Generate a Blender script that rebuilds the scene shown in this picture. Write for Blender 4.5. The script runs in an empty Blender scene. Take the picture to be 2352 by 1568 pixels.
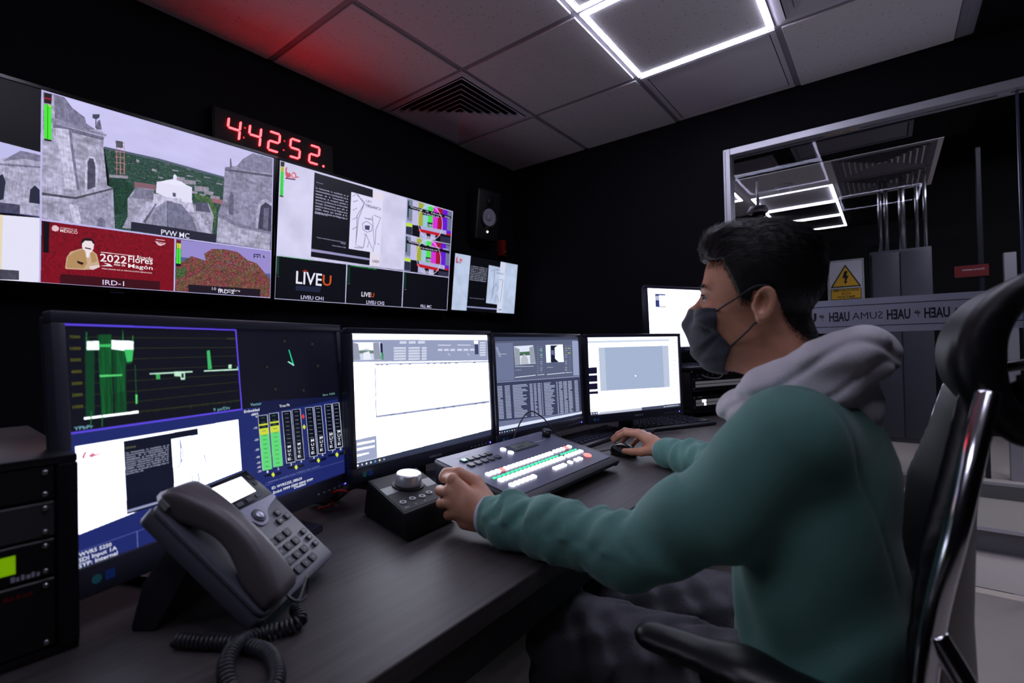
import bpy, bmesh, math, random
import numpy as np
from mathutils import Matrix, Vector
random.seed(7)
SC = bpy.context.scene
COL = SC.collection
CAMH = 1.10                     # camera height; desk top is 0.36 m below it
# ---------------- camera ----------------
cam = bpy.data.cameras.new('camera'); cam.sensor_width = 36.0; cam.lens = 1127.0/2352*36
cam.clip_start = 0.02; cam.clip_end = 60
cam.dof.use_dof = True; cam.dof.focus_distance = 1.5; cam.dof.aperture_fstop = 3.6
co = bpy.data.objects.new('camera', cam); COL.objects.link(co)
co.matrix_world = Matrix(((0.60708123, 0.00282035, -0.79463478, 0), (-0.79435189, -0.02476167, -0.60695299, 0),
                          (-0.02138831, 0.9996894, -0.01279199, CAMH), (0, 0, 0, 1)))
SC.camera = co
# ---------------- world, exposure ----------------
wd = bpy.data.worlds.new('world'); SC.world = wd; wd.use_nodes = True
wd.node_tree.nodes['Background'].inputs[0].default_value = (0.6, 0.62, 0.9, 1)
wd.node_tree.nodes['Background'].inputs[1].default_value = 0.004
SC.view_settings.view_transform = 'Standard'; SC.view_settings.look = 'None'
SC.view_settings.exposure = 0.0; SC.view_settings.gamma = 1.0
SC.view_settings.use_curve_mapping = False
LED_STRENGTH = 50.0             # the LED channels in the ceiling
# ---------------- room sizes (camera stands at x=0, y=0) ----------------
WX, WY, CZ, DZ = 2.885, 2.16, 2.41, 0.74     # right wall, screen wall, ceiling, desk top

def lin(c):
    c = np.asarray(c, float)/255.0
    return np.where(c <= 0.04045, c/12.92, ((c+0.055)/1.055)**2.4)
MATS = {}
def mat(name, rgb=(128, 128, 128), rough=0.5, metal=0.0, emit=None, es=1.0, bump=0, bscale=200, spec=0.5, coat=0, alpha=1, trans=0, sheen=0, var=0, sss=0):
    if name in MATS: return MATS[name]
    m = bpy.data.materials.new(name); m.use_nodes = True
    nt = m.node_tree; b = nt.nodes['Principled BSDF']
    c = lin(rgb); b.inputs['Base Color'].default_value = (*c, 1)
    b.inputs['Roughness'].default_value = rough; b.inputs['Metallic'].default_value = metal
    b.inputs['Specular IOR Level'].default_value = spec
    if coat: b.inputs['Coat Weight'].default_value = coat
    if alpha < 1: b.inputs['Alpha'].default_value = alpha
    if trans: b.inputs['Transmission Weight'].default_value = trans
    if sheen: b.inputs['Sheen Weight'].default_value = sheen; b.inputs['Sheen Roughness'].default_value = .4
    if sss:
        b.inputs['Subsurface Weight'].default_value = sss; b.inputs['Subsurface Scale'].default_value = .004
        b.inputs['Subsurface Radius'].default_value = (1, .35, .2)
    if emit is not None:
        b.inputs['Emission Color'].default_value = (*lin(emit), 1); b.inputs['Emission Strength'].default_value = es
    tc = None
    if bump or var:
        tc = nt.nodes.new('ShaderNodeTexCoord')
        n = nt.nodes.new('ShaderNodeTexNoise'); n.inputs['Scale'].default_value = bscale; n.inputs['Detail'].default_value = 4
        nt.links.new(tc.outputs['Object'], n.inputs['Vector'])
        if bump:
            bp = nt.nodes.new('ShaderNodeBump'); bp.inputs['Strength'].default_value = bump; bp.inputs['Distance'].default_value = .002
            nt.links.new(n.outputs['Fac'], bp.inputs['Height']); nt.links.new(bp.outputs['Normal'], b.inputs['Normal'])
        if var:
            n2 = nt.nodes.new('ShaderNodeTexNoise'); n2.inputs['Scale'].default_value = 14; n2.inputs['Detail'].default_value = 5
            nt.links.new(tc.outputs['Object'], n2.inputs['Vector'])
            mx = nt.nodes.new('ShaderNodeMix'); mx.data_type = 'RGBA'
            mx.inputs[6].default_value = (*(c*(1-var)), 1); mx.inputs[7].default_value = (*np.minimum(c*(1+var), 1), 1)
            nt.links.new(n2.outputs['Fac'], mx.inputs[0]); nt.links.new(mx.outputs[2], b.inputs['Base Color'])
    MATS[name] = m
    return m
def emat(name, rgb, s):
    return mat(name, (4, 4, 4), 0.5, emit=rgb, es=s)

# ---------------- mesh helpers ----------------
class MB:
    """collects shapes, becomes ONE mesh object"""
    def __init__(s): s.v = []; s.f = []; s.m = []; s.sm = []
    def add(s, vs, fs, mi=0, smooth=False):
        o = len(s.v); s.v.extend([tuple(map(float, v)) for v in vs])
        for f in fs: s.f.append([i+o for i in f]); s.m.append(mi); s.sm.append(smooth)
        return s
    def box(s, a, b, mi=0, M=None):
        x0, y0, z0 = a; x1, y1, z1 = b
        vs = [(x0, y0, z0), (x1, y0, z0), (x1, y1, z0), (x0, y1, z0), (x0, y0, z1), (x1, y0, z1), (x1, y1, z1), (x0, y1, z1)]
        if M is not None: vs = [M @ Vector(v) for v in vs]
        return s.add(vs, [(0, 3, 2, 1), (4, 5, 6, 7), (0, 1, 5, 4), (1, 2, 6, 5), (2, 3, 7, 6), (3, 0, 4, 7)], mi)
    def prism(s, pts, z0, z1, mi=0, M=None, smooth=False):
        n = len(pts); vs = [(x, y, z0) for x, y in pts]+[(x, y, z1) for x, y in pts]
        if M is not None: vs = [M @ Vector(v) for v in vs]
        return s.add(vs, [list(range(n))[::-1], list(range(n, 2*n))]+[(i, (i+1) % n, n+(i+1) % n, n+i) for i in range(n)], mi, smooth)
    def lathe(s, prof, M=None, n=32, mi=0, cap=True):
        vs = [(r*math.cos(2*math.pi*i/n), r*math.sin(2*math.pi*i/n), z) for r, z in prof for i in range(n)]
        if M is not None: vs = [M @ Vector(v) for v in vs]
        fs = [(j*n+i, j*n+(i+1) % n, (j+1)*n+(i+1) % n, (j+1)*n+i) for j in range(len(prof)-1) for i in range(n)]
        s.add(vs, fs, mi, True)
        if cap:
            o = len(s.v)-len(vs)
            s.f.append([o+i for i in range(n)][::-1]); s.m.append(mi); s.sm.append(False)
            s.f.append([o+(len(prof)-1)*n+i for i in range(n)]); s.m.append(mi); s.sm.append(False)
        return s
    def tube(s, pts, r, n=8, mi=0, closed=False, flat=1.0):
        P = [Vector(p) for p in pts]; N = len(P)
        rs = r if hasattr(r, '__len__') else [r]*N
        up = Vector((0, 0, 1)); vs = []
        t0 = (P[1]-P[0]).normalized()
        if abs(t0.dot(up)) > .95: up = Vector((1, 0, 0))
        u = (up-t0*up.dot(t0)).normalized()
        for i in range(N):
            a = P[(i-1) % N] if (i > 0 or closed) else P[0]; b = P[(i+1) % N] if (i < N-1 or closed) else P[-1]
            t = (b-a).normalized(); u = (u-t*u.dot(t)).normalized(); w = t.cross(u)
            for k in range(n):
                an = 2*math.pi*k/n; vs.append(P[i]+(u*math.cos(an)*flat+w*math.sin(an))*rs[i])
        fs = [(i*n+k, i*n+(k+1) % n, ((i+1) % N)*n+(k+1) % n, ((i+1) % N)*n+k) for i in range(N if closed else N-1) for k in range(n)]
        o = len(s.v); s.add(vs, fs, mi, True)
        if not closed:
            s.f.append([o+k for k in range(n)][::-1]); s.m.append(mi); s.sm.append(True)
            s.f.append([o+(N-1)*n+k for k in range(n)]); s.m.append(mi); s.sm.append(True)
        return s
    def build(s, name, mats, parent=None, bevel=0, segs=2, M=None):
        me = bpy.data.meshes.new(name); me.from_pydata(s.v, [], s.f)
        if not isinstance(mats, (list, tuple)): mats = [mats]
        for m in mats: me.materials.append(m)
        me.polygons.foreach_set('material_index', s.m); me.polygons.foreach_set('use_smooth', s.sm)
        bm = bmesh.new(); bm.from_mesh(me); bmesh.ops.recalc_face_normals(bm, faces=bm.faces)
        if bevel:
            es = [e for e in bm.edges if len(e.link_faces) == 2 and e.calc_face_angle(0) > .5]
            bmesh.ops.bevel(bm, geom=es, offset=bevel, segments=segs, affect='EDGES', profile=.5, clamp_overlap=True)
            for f in bm.faces: f.smooth = True
        bm.to_mesh(me); bm.free(); me.update()
        if bevel:
            try: me.set_sharp_from_angle(angle=.6)
            except Exception: pass
        o = bpy.data.objects.new(name, me); COL.objects.link(o)
        if M is not None: o.matrix_world = M
        if parent: o.parent = parent
        return o
def thing(name, label, cat, loc=(0, 0, 0), M=None, group=None):
    o = bpy.data.objects.new(name, None); COL.objects.link(o); o.empty_display_size = .02
    if M is not None: o.matrix_world = M
    else: o.location = loc
    return tag(o, label, cat, group)
def tag(o, label, cat, group=None):
    o['label'] = label; o['category'] = cat
    if group: o['group'] = group
    return o
def struct(o): o['kind'] = 'structure'; return o
def frame(loc, yaw, tilt=0):
    """matrix of an upright panel: local x = right as seen by a viewer in front, y = up, z = out of the face"""
    y, t = math.radians(yaw), math.radians(tilt)
    n0 = Vector((math.cos(y), math.sin(y), 0)); up = Vector((0, 0, 1))
    r = up.cross(n0); n = n0*math.cos(t)+up*math.sin(t); u = n.cross(r)
    return Matrix(((r.x, u.x, n.x, loc[0]), (r.y, u.y, n.y, loc[1]), (r.z, u.z, n.z, loc[2]), (0, 0, 0, 1)))
def link_mesh(name, V, F, m, parent=None, smooth=True, M=None):
    me = bpy.data.meshes.new(name)
    V = np.asarray(V, np.float32); F = np.asarray(F, np.int32); k = F.shape[1]
    me.vertices.add(len(V)); me.vertices.foreach_set('co', V.ravel())
    me.loops.add(F.size); me.loops.foreach_set('vertex_index', F.ravel())
    me.polygons.add(len(F)); me.polygons.foreach_set('loop_start', np.arange(0, F.size, k, dtype=np.int32))
    me.update(calc_edges=True); me.validate()
    me.polygons.foreach_set('use_smooth', [smooth]*len(me.polygons))
    for mm in (m if isinstance(m, (list, tuple)) else [m]): me.materials.append(mm)
    o = bpy.data.objects.new(name, me); COL.objects.link(o)
    if M is not None: o.matrix_world = M
    if parent: o.parent = parent
    return o
# ---- text as flat mesh ----
def text_geo(txt, w, h, bold=0.0):
    cu = bpy.data.curves.new('t', 'FONT'); cu.body = txt; cu.size = 1; cu.resolution_u = 2; cu.fill_mode = 'FRONT'; cu.offset = bold
    ob = bpy.data.objects.new('t', cu); COL.objects.link(ob)
    bpy.context.view_layer.update()
    me = ob.evaluated_get(bpy.context.evaluated_depsgraph_get()).to_mesh()
    V = np.array([v.co[:] for v in me.vertices]) if len(me.vertices) else np.zeros((0, 3)); F = [list(p.vertices) for p in me.polygons]
    bpy.data.objects.remove(ob); bpy.data.curves.remove(cu)
    if len(V) == 0: return [], []
    V[:, 0] -= V[:, 0].min(); sx = w/max(V[:, 0].max(), 1e-6) if w else None
    sy = h/0.73
    if sx is None: sx = sy
    V[:, 0] *= sx; V[:, 1] *= sy
    return V, F

def print_marks(n, w, h):
    # small print too blurred to read in the photo: a row of short bars
    V = []; F = []; st = w/n
    for k in range(n):
        a = st*k; b = a+st*(.62 if k % 3 else .78); y1 = h*(.73 if k % 2 else 1.0)
        o = len(V); V += [(a, 0, 0), (b, 0, 0), (b, y1, 0), (a, y1, 0)]; F.append([o, o+1, o+2, o+3])
    return np.array(V), F
# ---- implicit surfaces: smooth unions of shapes meshed by surface nets ----
def smin(a, b, k):
    h = np.clip(.5+.5*(b-a)/k, 0, 1); return b*(1-h)+a*h-k*h*(1-h)
def ssub(a, b, k): return -smin(-a, b, k)       # a minus b
def s_ell(P, c, r, R=None):
    q = P-np.asarray(c, np.float32)
    if R is not None: q = q @ np.asarray(R, np.float32)
    r = np.asarray(r, np.float32)
    k0 = np.linalg.norm(q/r, axis=-1); k1 = np.linalg.norm(q/(r*r), axis=-1)+1e-9
    return k0*(k0-1)/k1
def s_cap(P, a, b, ra, rb, sq=None):
    a = np.asarray(a, np.float32); b = np.asarray(b, np.float32); ab = b-a
    q = P-a; t = np.clip((q@ab)/(ab@ab), 0, 1)
    d = q-t[..., None]*ab
    if sq is not None:            # flatten along unit vector sq[0] by factor sq[1]
        n = np.asarray(sq[0], np.float32); n = n/np.linalg.norm(n); dn = d@n
        d = d+(dn*(1/sq[1]-1))[..., None]*n
    return np.linalg.norm(d, axis=-1)-(ra+(rb-ra)*t)
def s_chain(P, pts, rs, k=.01, sq=None):
    d = None
    for i in range(len(pts)-1):
        e = s_cap(P, pts[i], pts[i+1], rs[i], rs[i+1], sq); d = e if d is None else smin(d, e, k)
    return d
def s_box(P, c, h, r, R=None):
    q = P-np.asarray(c, np.float32)
    if R is not None: q = q @ np.asarray(R, np.float32)
    q = np.abs(q)-(np.asarray(h, np.float32)-r)
    return np.linalg.norm(np.maximum(q, 0), axis=-1)+np.minimum(q.max(-1), 0)-r
def nets(fn, lo, hi, st):
    lo = np.asarray(lo, float); hi = np.asarray(hi, float)
    n = np.ceil((hi-lo)/st).astype(int)+1
    ax = [(lo[i]+st*np.arange(n[i])).astype(np.float32) for i in range(3)]
    D = np.empty(n, np.float32)
    for i0 in range(0, n[0], 16):
        X, Y, Z = np.meshgrid(ax[0][i0:i0+16], ax[1], ax[2], indexing='ij')
        D[i0:i0+16] = fn(np.stack([X, Y, Z], -1))
    I = D < 0
    c = I[:-1, :-1, :-1].astype(np.int8)
    for dx in (0, 1):
        for dy in (0, 1):
            for dz in (0, 1):
                if dx+dy+dz: c = c+I[dx:n[0]-1+dx, dy:n[1]-1+dy, dz:n[2]-1+dz]
    act = (c > 0) & (c < 8)
    idx = -np.ones(act.shape, np.int64); cells = np.argwhere(act); idx[act] = np.arange(len(cells))
    acc = np.zeros((len(cells), 3)); cnt = np.zeros(len(cells))
    co_ = [(a, b, c_) for a in (0, 1) for b in (0, 1) for c_ in (0, 1)]
    for a in range(3):
        for b in co_:
            if b[a]: continue
            e = list(b); e[a] = 1
            p0 = cells+np.array(b); p1 = cells+np.array(e)
            d0 = D[tuple(p0.T)]; d1 = D[tuple(p1.T)]
            k = (d0 < 0) != (d1 < 0); t = np.where(k, d0/(d0-d1+1e-12), 0)
            pp = p0.astype(float); pp[:, a] += t
            acc += pp*k[:, None]; cnt += k
    V = lo+st*acc/cnt[:, None]
    F = []
    for a in range(3):
        b, c_ = (a+1) % 3, (a+2) % 3
        sl0 = [slice(None)]*3; sl1 = [slice(None)]*3; sl0[a] = slice(0, -1); sl1[a] = slice(1, None)
        s0, s1 = I[tuple(sl0)], I[tuple(sl1)]
        e = np.argwhere(s0 != s1)
        e = e[(e[:, b] > 0) & (e[:, c_] > 0) & (e[:, b] < n[b]-1) & (e[:, c_] < n[c_]-1)]
        flip = s0[tuple(e.T)]
        def g(db, dc):
            q = e.copy(); q[:, b] -= db; q[:, c_] -= dc; return idx[tuple(q.T)]
        q = np.stack([g(1, 1), g(0, 1), g(0, 0), g(1, 0)], 1)
        q[~flip] = q[~flip][:, ::-1]; F.append(q)
    return V, np.concatenate(F)
def relax(V, F, it=2, lam=.5):
    V = V.copy(); n = len(V)
    E = np.concatenate([F[:, [0, 1]], F[:, [1, 2]], F[:, [2, 3]], F[:, [3, 0]]]); E = np.concatenate([E, E[:, ::-1]])
    cnt = np.bincount(E[:, 0], minlength=n)[:, None]+1e-9
    for _ in range(it):
        S = np.stack([np.bincount(E[:, 0], V[E[:, 1], k], minlength=n) for k in range(3)], 1)
        V = V*(1-lam)+S/cnt*lam
    return V
def sdf_obj(name, fn, lo, hi, st, m, parent=None, it=2, M=None, post=None):
    V, F = nets(fn, lo, hi, st); V = relax(V, F, it)
    if post is not None: V = post(V)
    return link_mesh(name, V, F, m, parent, True, M)
# ---- small numpy noise ----
def vnoise(x, y, seed=0):
    xi = np.floor(x).astype(int); yi = np.floor(y).astype(int); xf = x-xi; yf = y-yi
    def h(a, b):
        n = (a*374761393+b*668265263+seed*982451653) & 0x7fffffff
        n = ((n ^ (n >> 13))*1274126177) & 0x7fffffff
        return ((n ^ (n >> 16)) & 0xffff)/65535.0
    u = xf*xf*(3-2*xf); v = yf*yf*(3-2*yf)
    return (h(xi, yi)*(1-u)+h(xi+1, yi)*u)*(1-v)+(h(xi, yi+1)*(1-u)+h(xi+1, yi+1)*u)*v
def fbm(x, y, o=4, seed=0):
    s = 0; a = .5
    for i in range(o): s = s+a*vnoise(x*2**i, y*2**i, seed+i); a *= .5
    return s
# ================= the room =================
def wood_mat():
    m = bpy.data.materials.new('desk_laminate'); m.use_nodes = True; nt = m.node_tree; b = nt.nodes['Principled BSDF']
    tc = nt.nodes.new('ShaderNodeTexCoord'); mp = nt.nodes.new('ShaderNodeMapping'); mp.inputs['Scale'].default_value = (2.2, 60, 60)
    n = nt.nodes.new('ShaderNodeTexNoise'); n.inputs['Scale'].default_value = 1.6; n.inputs['Detail'].default_value = 8; n.inputs['Roughness'].default_value = .65
    n2 = nt.nodes.new('ShaderNodeTexNoise'); n2.inputs['Scale'].default_value = .35; n2.inputs['Detail'].default_value = 3
    cr = nt.nodes.new('ShaderNodeValToRGB'); cr.color_ramp.elements[0].position = .3; cr.color_ramp.elements[1].position = .72
    cr.color_ramp.elements[0].color = (.032, .027, .029, 1); cr.color_ramp.elements[1].color = (.082, .070, .074, 1)
    mx = nt.nodes.new('ShaderNodeMath'); mx.operation = 'MULTIPLY_ADD'; mx.inputs[1].default_value = .75; 
    ml = nt.nodes.new('ShaderNodeMath'); ml.operation = 'MULTIPLY'; ml.inputs[1].default_value = .25
    L = nt.links.new
    L(tc.outputs['Object'], mp.inputs['Vector']); L(mp.outputs[0], n.inputs['Vector']); L(mp.outputs[0], n2.inputs['Vector'])
    L(n2.outputs['Fac'], ml.inputs[0]); L(n.outputs['Fac'], mx.inputs[0]); L(ml.outputs[0], mx.inputs[2]); L(mx.outputs[0], cr.inputs[0])
    L(cr.outputs[0], b.inputs['Base Color']); b.inputs['Roughness'].default_value = .48; b.inputs['Specular IOR Level'].default_value = .38
    bp = nt.nodes.new('ShaderNodeBump'); bp.inputs['Strength'].default_value = .25; bp.inputs['Distance'].default_value = .0006
    L(n.outputs['Fac'], bp.inputs['Height']); L(bp.outputs[0], b.inputs['Normal'])
    return m
def tile_mat():
    m = bpy.data.materials.new('mineral_tile'); m.use_nodes = True; nt = m.node_tree; b = nt.nodes['Principled BSDF']
    tc = nt.nodes.new('ShaderNodeTexCoord'); L = nt.links.new
    v = nt.nodes.new('ShaderNodeTexVoronoi'); v.inputs['Scale'].default_value = 62; v.inputs['Randomness'].default_value = 1
    n = nt.nodes.new('ShaderNodeTexNoise'); n.inputs['Scale'].default_value = 45; n.inputs['Detail'].default_value = 6
    wn = nt.nodes.new('ShaderNodeMath'); wn.operation = 'LESS_THAN'; wn.inputs[1].default_value = .17
    sep = nt.nodes.new('ShaderNodeMath'); sep.operation = 'GREATER_THAN'; sep.inputs[1].default_value = .50
    mul = nt.nodes.new('ShaderNodeMath'); mul.operation = 'MULTIPLY'
    L(tc.outputs['Object'], v.inputs['Vector']); L(tc.outputs['Object'], n.inputs['Vector'])
    L(v.outputs['Distance'], wn.inputs[0]); L(n.outputs['Fac'], sep.inputs[0]); L(wn.outputs[0], mul.inputs[0]); L(sep.outputs[0], mul.inputs[1])
    mx = nt.nodes.new('ShaderNodeMix'); mx.data_type = 'RGBA'; mx.inputs[6].default_value = (.80, .77, .80, 1); mx.inputs[7].default_value = (.36, .34, .37, 1)
    L(mul.outputs[0], mx.inputs[0]); L(mx.outputs[2], b.inputs['Base Color']); b.inputs['Roughness'].default_value = .9
    bp = nt.nodes.new('ShaderNodeBump'); bp.inputs['Strength'].default_value = .3; bp.inputs['Distance'].default_value = .001
    L(n.outputs['Fac'], bp.inputs['Height']); L(bp.outputs[0], b.inputs['Normal'])
    return m
M_black = mat('black_wall_paint', (14, 14, 19), .85, bump=.25, bscale=120, spec=.12)
M_tile = tile_mat()
M_grid = mat('ceiling_grid_metal', (150, 146, 156), .55)
M_vent = mat('white_vent_metal', (220, 215, 225), .5)
M_ventdark = mat('duct_dark', (10, 10, 12), .9)
M_floor = mat('light_floor', (204, 194, 186), .45, var=.05)
M_alu = mat('brushed_aluminium', (176, 176, 184), .42, .6)
M_led = emat('led_diffuser', (230, 229, 255), LED_STRENGTH)

struct(MB().box((-2.2, -2.6, -.1), (2.885, 2.3, 0)).build('floor', M_floor))
struct(MB().box((-2.2, WY, 0), (2.885, WY+.12, 2.75)).build('wall_screens', M_black))
struct(MB().box((-2.32, -2.7, 0), (-2.2, WY+.12, 2.75)).build('wall_left', M_black))
struct(MB().box((-2.2, -2.72, 0), (2.885, -2.6, 2.75)).build('wall_back', M_black))
# right wall: solid left of the glass, and over it
FRY, FRZ = .695, 2.165          # left edge and top of the glass partition frame
struct(MB().box((WX, FRY, 0), (WX+.10, WY+.12, 2.75)).build('wall_right', M_black))
struct(MB().box((WX, -2.7, FRZ), (WX+.10, FRY, 2.75)).build('wall_right_header', M_black))
# suspended ceiling: lay-in tiles standing proud of the grid
XG = [2.89-.6*k for k in range(9)]; YG = [2.16, 1.55, .94, .33, -.28]
def is_special(i, j): return (i, j) in SPECIAL
SPECIAL = {(0, 2): 'grille', (1, 0): 'vent', (1, 2): 'led', (2, 2): 'led', (1, 3): 'vent2', (4, 3): 'led', (6, 1): 'led', (5, 2): 'led', (4, 0): 'led'}
SPECIAL = {k: v for k, v in SPECIAL.items() if k not in ((5, 2), (4, 0))}
ct = MB()
for i in range(8):
    for j in range(4):
        if SPECIAL.get((i, j)) in ('grille', 'vent', 'vent2'): continue
        x1, x0 = XG[i]-.014, XG[i+1]+.014; y1, y0 = YG[j]-.014, YG[j+1]+.014
        if i == 0: x1 += .012
        if j == 0: y1 += .012
        if j == 3: y0 += 0
        if SPECIAL.get((i, j)) == 'led': x1 -= .018; x0 += .018; y1 -= .018; y0 += .018
        ct.box((x0, y0, CZ-.006), (x1, y1, CZ+.015))
struct(ct.build('ceiling', M_tile, bevel=.002, segs=1))
g = MB()
for x in XG[1:]: g.box((x-.012, YG[4]-.02, CZ), (x+.012, WY, CZ+.02))
for y in YG[1:]: g.box((-2.2, y-.012, CZ+.0005), (WX, y+.012, CZ+.0205))
g.box((-2.2, WY-.018, CZ-.001), (WX, WY, CZ+.02)); g.box((WX-.016, YG[4]-.045, CZ-.001), (WX, WY-.018, CZ+.02)); g.box((-2.2, YG[4]-.047, CZ-.004), (WX-.016, YG[4]-.012, CZ+.02))
struct(g.build('trim_1', M_grid))
struct(MB().box((-2.2, -2.6, CZ+.03), (WX, WY, CZ+.06)).build('ceiling_deck', M_black))
struct(MB().box((-2.2, -2.6, CZ-.03), (WX, YG[4]-.048, CZ+.028)).build('ceiling_dark', M_black))
# LED frame lights set into the ceiling grid
def led_frame(name, x0, y0, x1, y1, z, label, w=.0125, d=.008, cat='ceiling light', group=None, m=None):
    t = thing(name, label, cat, ((x0+x1)/2, (y0+y1)/2, z), group=group)
    b = MB(); cx, cy = (x0+x1)/2, (y0+y1)/2; X, Y = (x1-x0)/2, (y1-y0)/2
    b.box((-X, -Y, -d), (X, -Y+w, .002)); b.box((-X, Y-w, -d), (X, Y, .002)); b.box((-X, -Y+w, -d), (-X+w, Y-w, .002)); b.box((X-w, -Y+w, -d), (X, Y-w, .002))
    b.build('diffuser', m or M_led, t)
    b = MB(); e = .004
    b.box((-X-e, -Y-e, -.004), (X+e, -Y-.0005, .012)); b.box((-X-e, Y+.0005, -.004), (X+e, Y+e, .012)); b.box((-X-e, -Y-.0005, -.004), (-X-.0005, Y+.0005, .012)); b.box((X+.0005, -Y-.0005, -.004), (X+e, Y+.0005, .012))
    b.build('housing', M_grid, t)
    return t
LL = {(1, 2): 'square LED frame ceiling light nearest the glass partition, lit white', (2, 2): 'square LED frame ceiling light cut off at the top edge of the photo',
      (4, 3): 'square LED frame ceiling light behind the camera by the dark soffit', (6, 1): 'square LED frame ceiling light over the far left end of the desk'}
for (i, j), s in SPECIAL.items():
    if s == 'led': led_frame('led_frame_light', XG[i+1]+.012, YG[j+1]+.012, XG[i]-.012, YG[j]-.012, CZ-.001, LL[(i, j)])
# four-way square air diffuser
def diffuser(x0, y0, x1, y1, z, label, mm=None, group=None):
    mm = mm or M_vent
    t = thing('air_diffuser', label, 'ceiling vent', ((x0+x1)/2, (y0+y1)/2, z), group=group); H = (x1-x0)/2; K = (y1-y0)/2
    b = MB()
    def ring(a, z0, c, z1, th=.0035):
        P = lambda h, zz: [(-h*H, -h*K, zz), (h*H, -h*K, zz), (h*H, h*K, zz), (-h*H, h*K, zz)]
        vs = P(a, z0)+P(c, z1)+P(a, z0+th)+P(c, z1+th); fs = []
        for q in range(4):
            r = (q+1) % 4; fs += [(q, r, 4+r, 4+q), (8+q, 12+q, 12+r, 8+r), (q, 8+q, 8+r, r), (4+q, 4+r, 12+r, 12+q)]
        b.add(vs, fs)
    fl = MB(); s_, b_ = b, None
    b = fl; ring(1, -.004, .90, -.006); fl.build('flange', mm, t)
    b = MB()
    for q in range(7):
        a = .88-.118*q; ring(a, -.012, a-.098, .008)
    b.build('louvers', mm, t)
    MB().box((-.03*H, -.03*K, -.006), (.03*H, .03*K, 0)).build('centre_cap', mm, t)
    MB().box((-.9*H, -.9*K, .021), (.9*H, .9*K, .024)).build('duct_throat', M_ventdark, t)
    return t
diffuser(XG[2]+.006, YG[1]+.006, XG[1]-.006, YG[0]-.012, CZ, 'square louvered air diffuser above the wall screens in the ceiling corner')
diffuser(XG[2]+.006, YG[4]+.006, XG[1]-.006, YG[3]-.006, CZ, 'square louvered air diffuser partly cut off at the top right of the photo')
def grille(x0, y0, x1, y1, z, label, along='y', mm=None, n=26, group=None):
    mm = mm or M_vent
    t = thing('return_air_grille', label, 'ceiling vent', ((x0+x1)/2, (y0+y1)/2, z), group=group); X, Y = (x1-x0)/2, (y1-y0)/2; w = .022
    b = MB(); b.box((-X, -Y, -.006), (X, -Y+w, .003)); b.box((-X, Y-w, -.006), (X, Y, .003)); b.box((-X, -Y+w, -.006), (-X+w, Y-w, .003)); b.box((X-w, -Y+w, -.006), (X, Y-w, .003))
    b.build('flange', mm, t, bevel=.001, segs=1)
    b = MB(); step = (2*X-2*w-.012)/n
    for q in range(n):
        x = -X+w+.006+step*(q+.5); b.add([(x-step*.50, -Y+w+.005, .003), (x+step*.47, -Y+w+.005, -.003), (x+step*.47, Y-w-.005, -.003), (x-step*.50, Y-w-.005, .003), (x-step*.50, -Y+w+.005, .0045), (x+step*.47, -Y+w+.005, -.0015), (x+step*.47, Y-w-.005, -.0015), (x-step*.50, Y-w-.005, .0045)],
            [(0, 3, 2, 1), (4, 5, 6, 7), (0, 1, 5, 4), (1, 2, 6, 5), (2, 3, 7, 6), (3, 0, 4, 7)])
    b.build('slats', mm, t)
    MB().box((-X+w, -Y+w, .010), (X-w, Y-w, .012)).build('duct_throat', M_ventdark, t)
    return t
grille(XG[1]+.010, YG[3]+.010, XG[0]-.012, YG[2]-.010, CZ, 'square slatted return air grille between the LED frame and the right wall')

# ---- glass partition (window_1) ----
win = bpy.data.objects.new('window_1', None); COL.objects.link(win); win.location = (WX, FRY, 0); struct(win)
fr = MB()
fr.box((-.02, -.036, .02), (.07, 0, FRZ)); fr.box((-.02, -3.3, FRZ-.036), (.07, -.036, FRZ))
fr.box((-.022, -.014, .02), (-.018, -.008, FRZ-.01))
fr.build('window_frame', M_alu, win, bevel=.002, segs=1)
gm = bpy.data.materials.new('partition_glass'); gm.use_nodes = True; nt = gm.node_tree; nt.nodes.clear()
out = nt.nodes.new('ShaderNodeOutputMaterial'); tr = nt.nodes.new('ShaderNodeBsdfTransparent'); tr.inputs[0].default_value = (.88, .89, .93, 1)
gl = nt.nodes.new('ShaderNodeBsdfGlossy'); gl.inputs['Roughness'].default_value = .0; gl.inputs[0].default_value = (.9, .9, 1, 1)
fz = nt.nodes.new('ShaderNodeFresnel'); fz.inputs[0].default_value = 1.13; ms = nt.nodes.new('ShaderNodeMixShader')
nt.links.new(fz.outputs[0], ms.inputs[0]); nt.links.new(tr.outputs[0], ms.inputs[1]); nt.links.new(gl.outputs[0], ms.inputs[2]); nt.links.new(ms.outputs[0], out.inputs[0])
MB().box((.024, -1.15, .022), (.032, -.038, FRZ-.038)).build('glass_pane', gm, win)
MB().box((.024, -3.29, .022), (.032, -1.154, FRZ-.038)).build('glass_pane', gm, win)
MB().box((.018, -1.1555, .022), (.038, -1.1485, FRZ-.038)).build('pane_joint', mat('joint_gasket', (60, 66, 90), .3), win)
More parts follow.
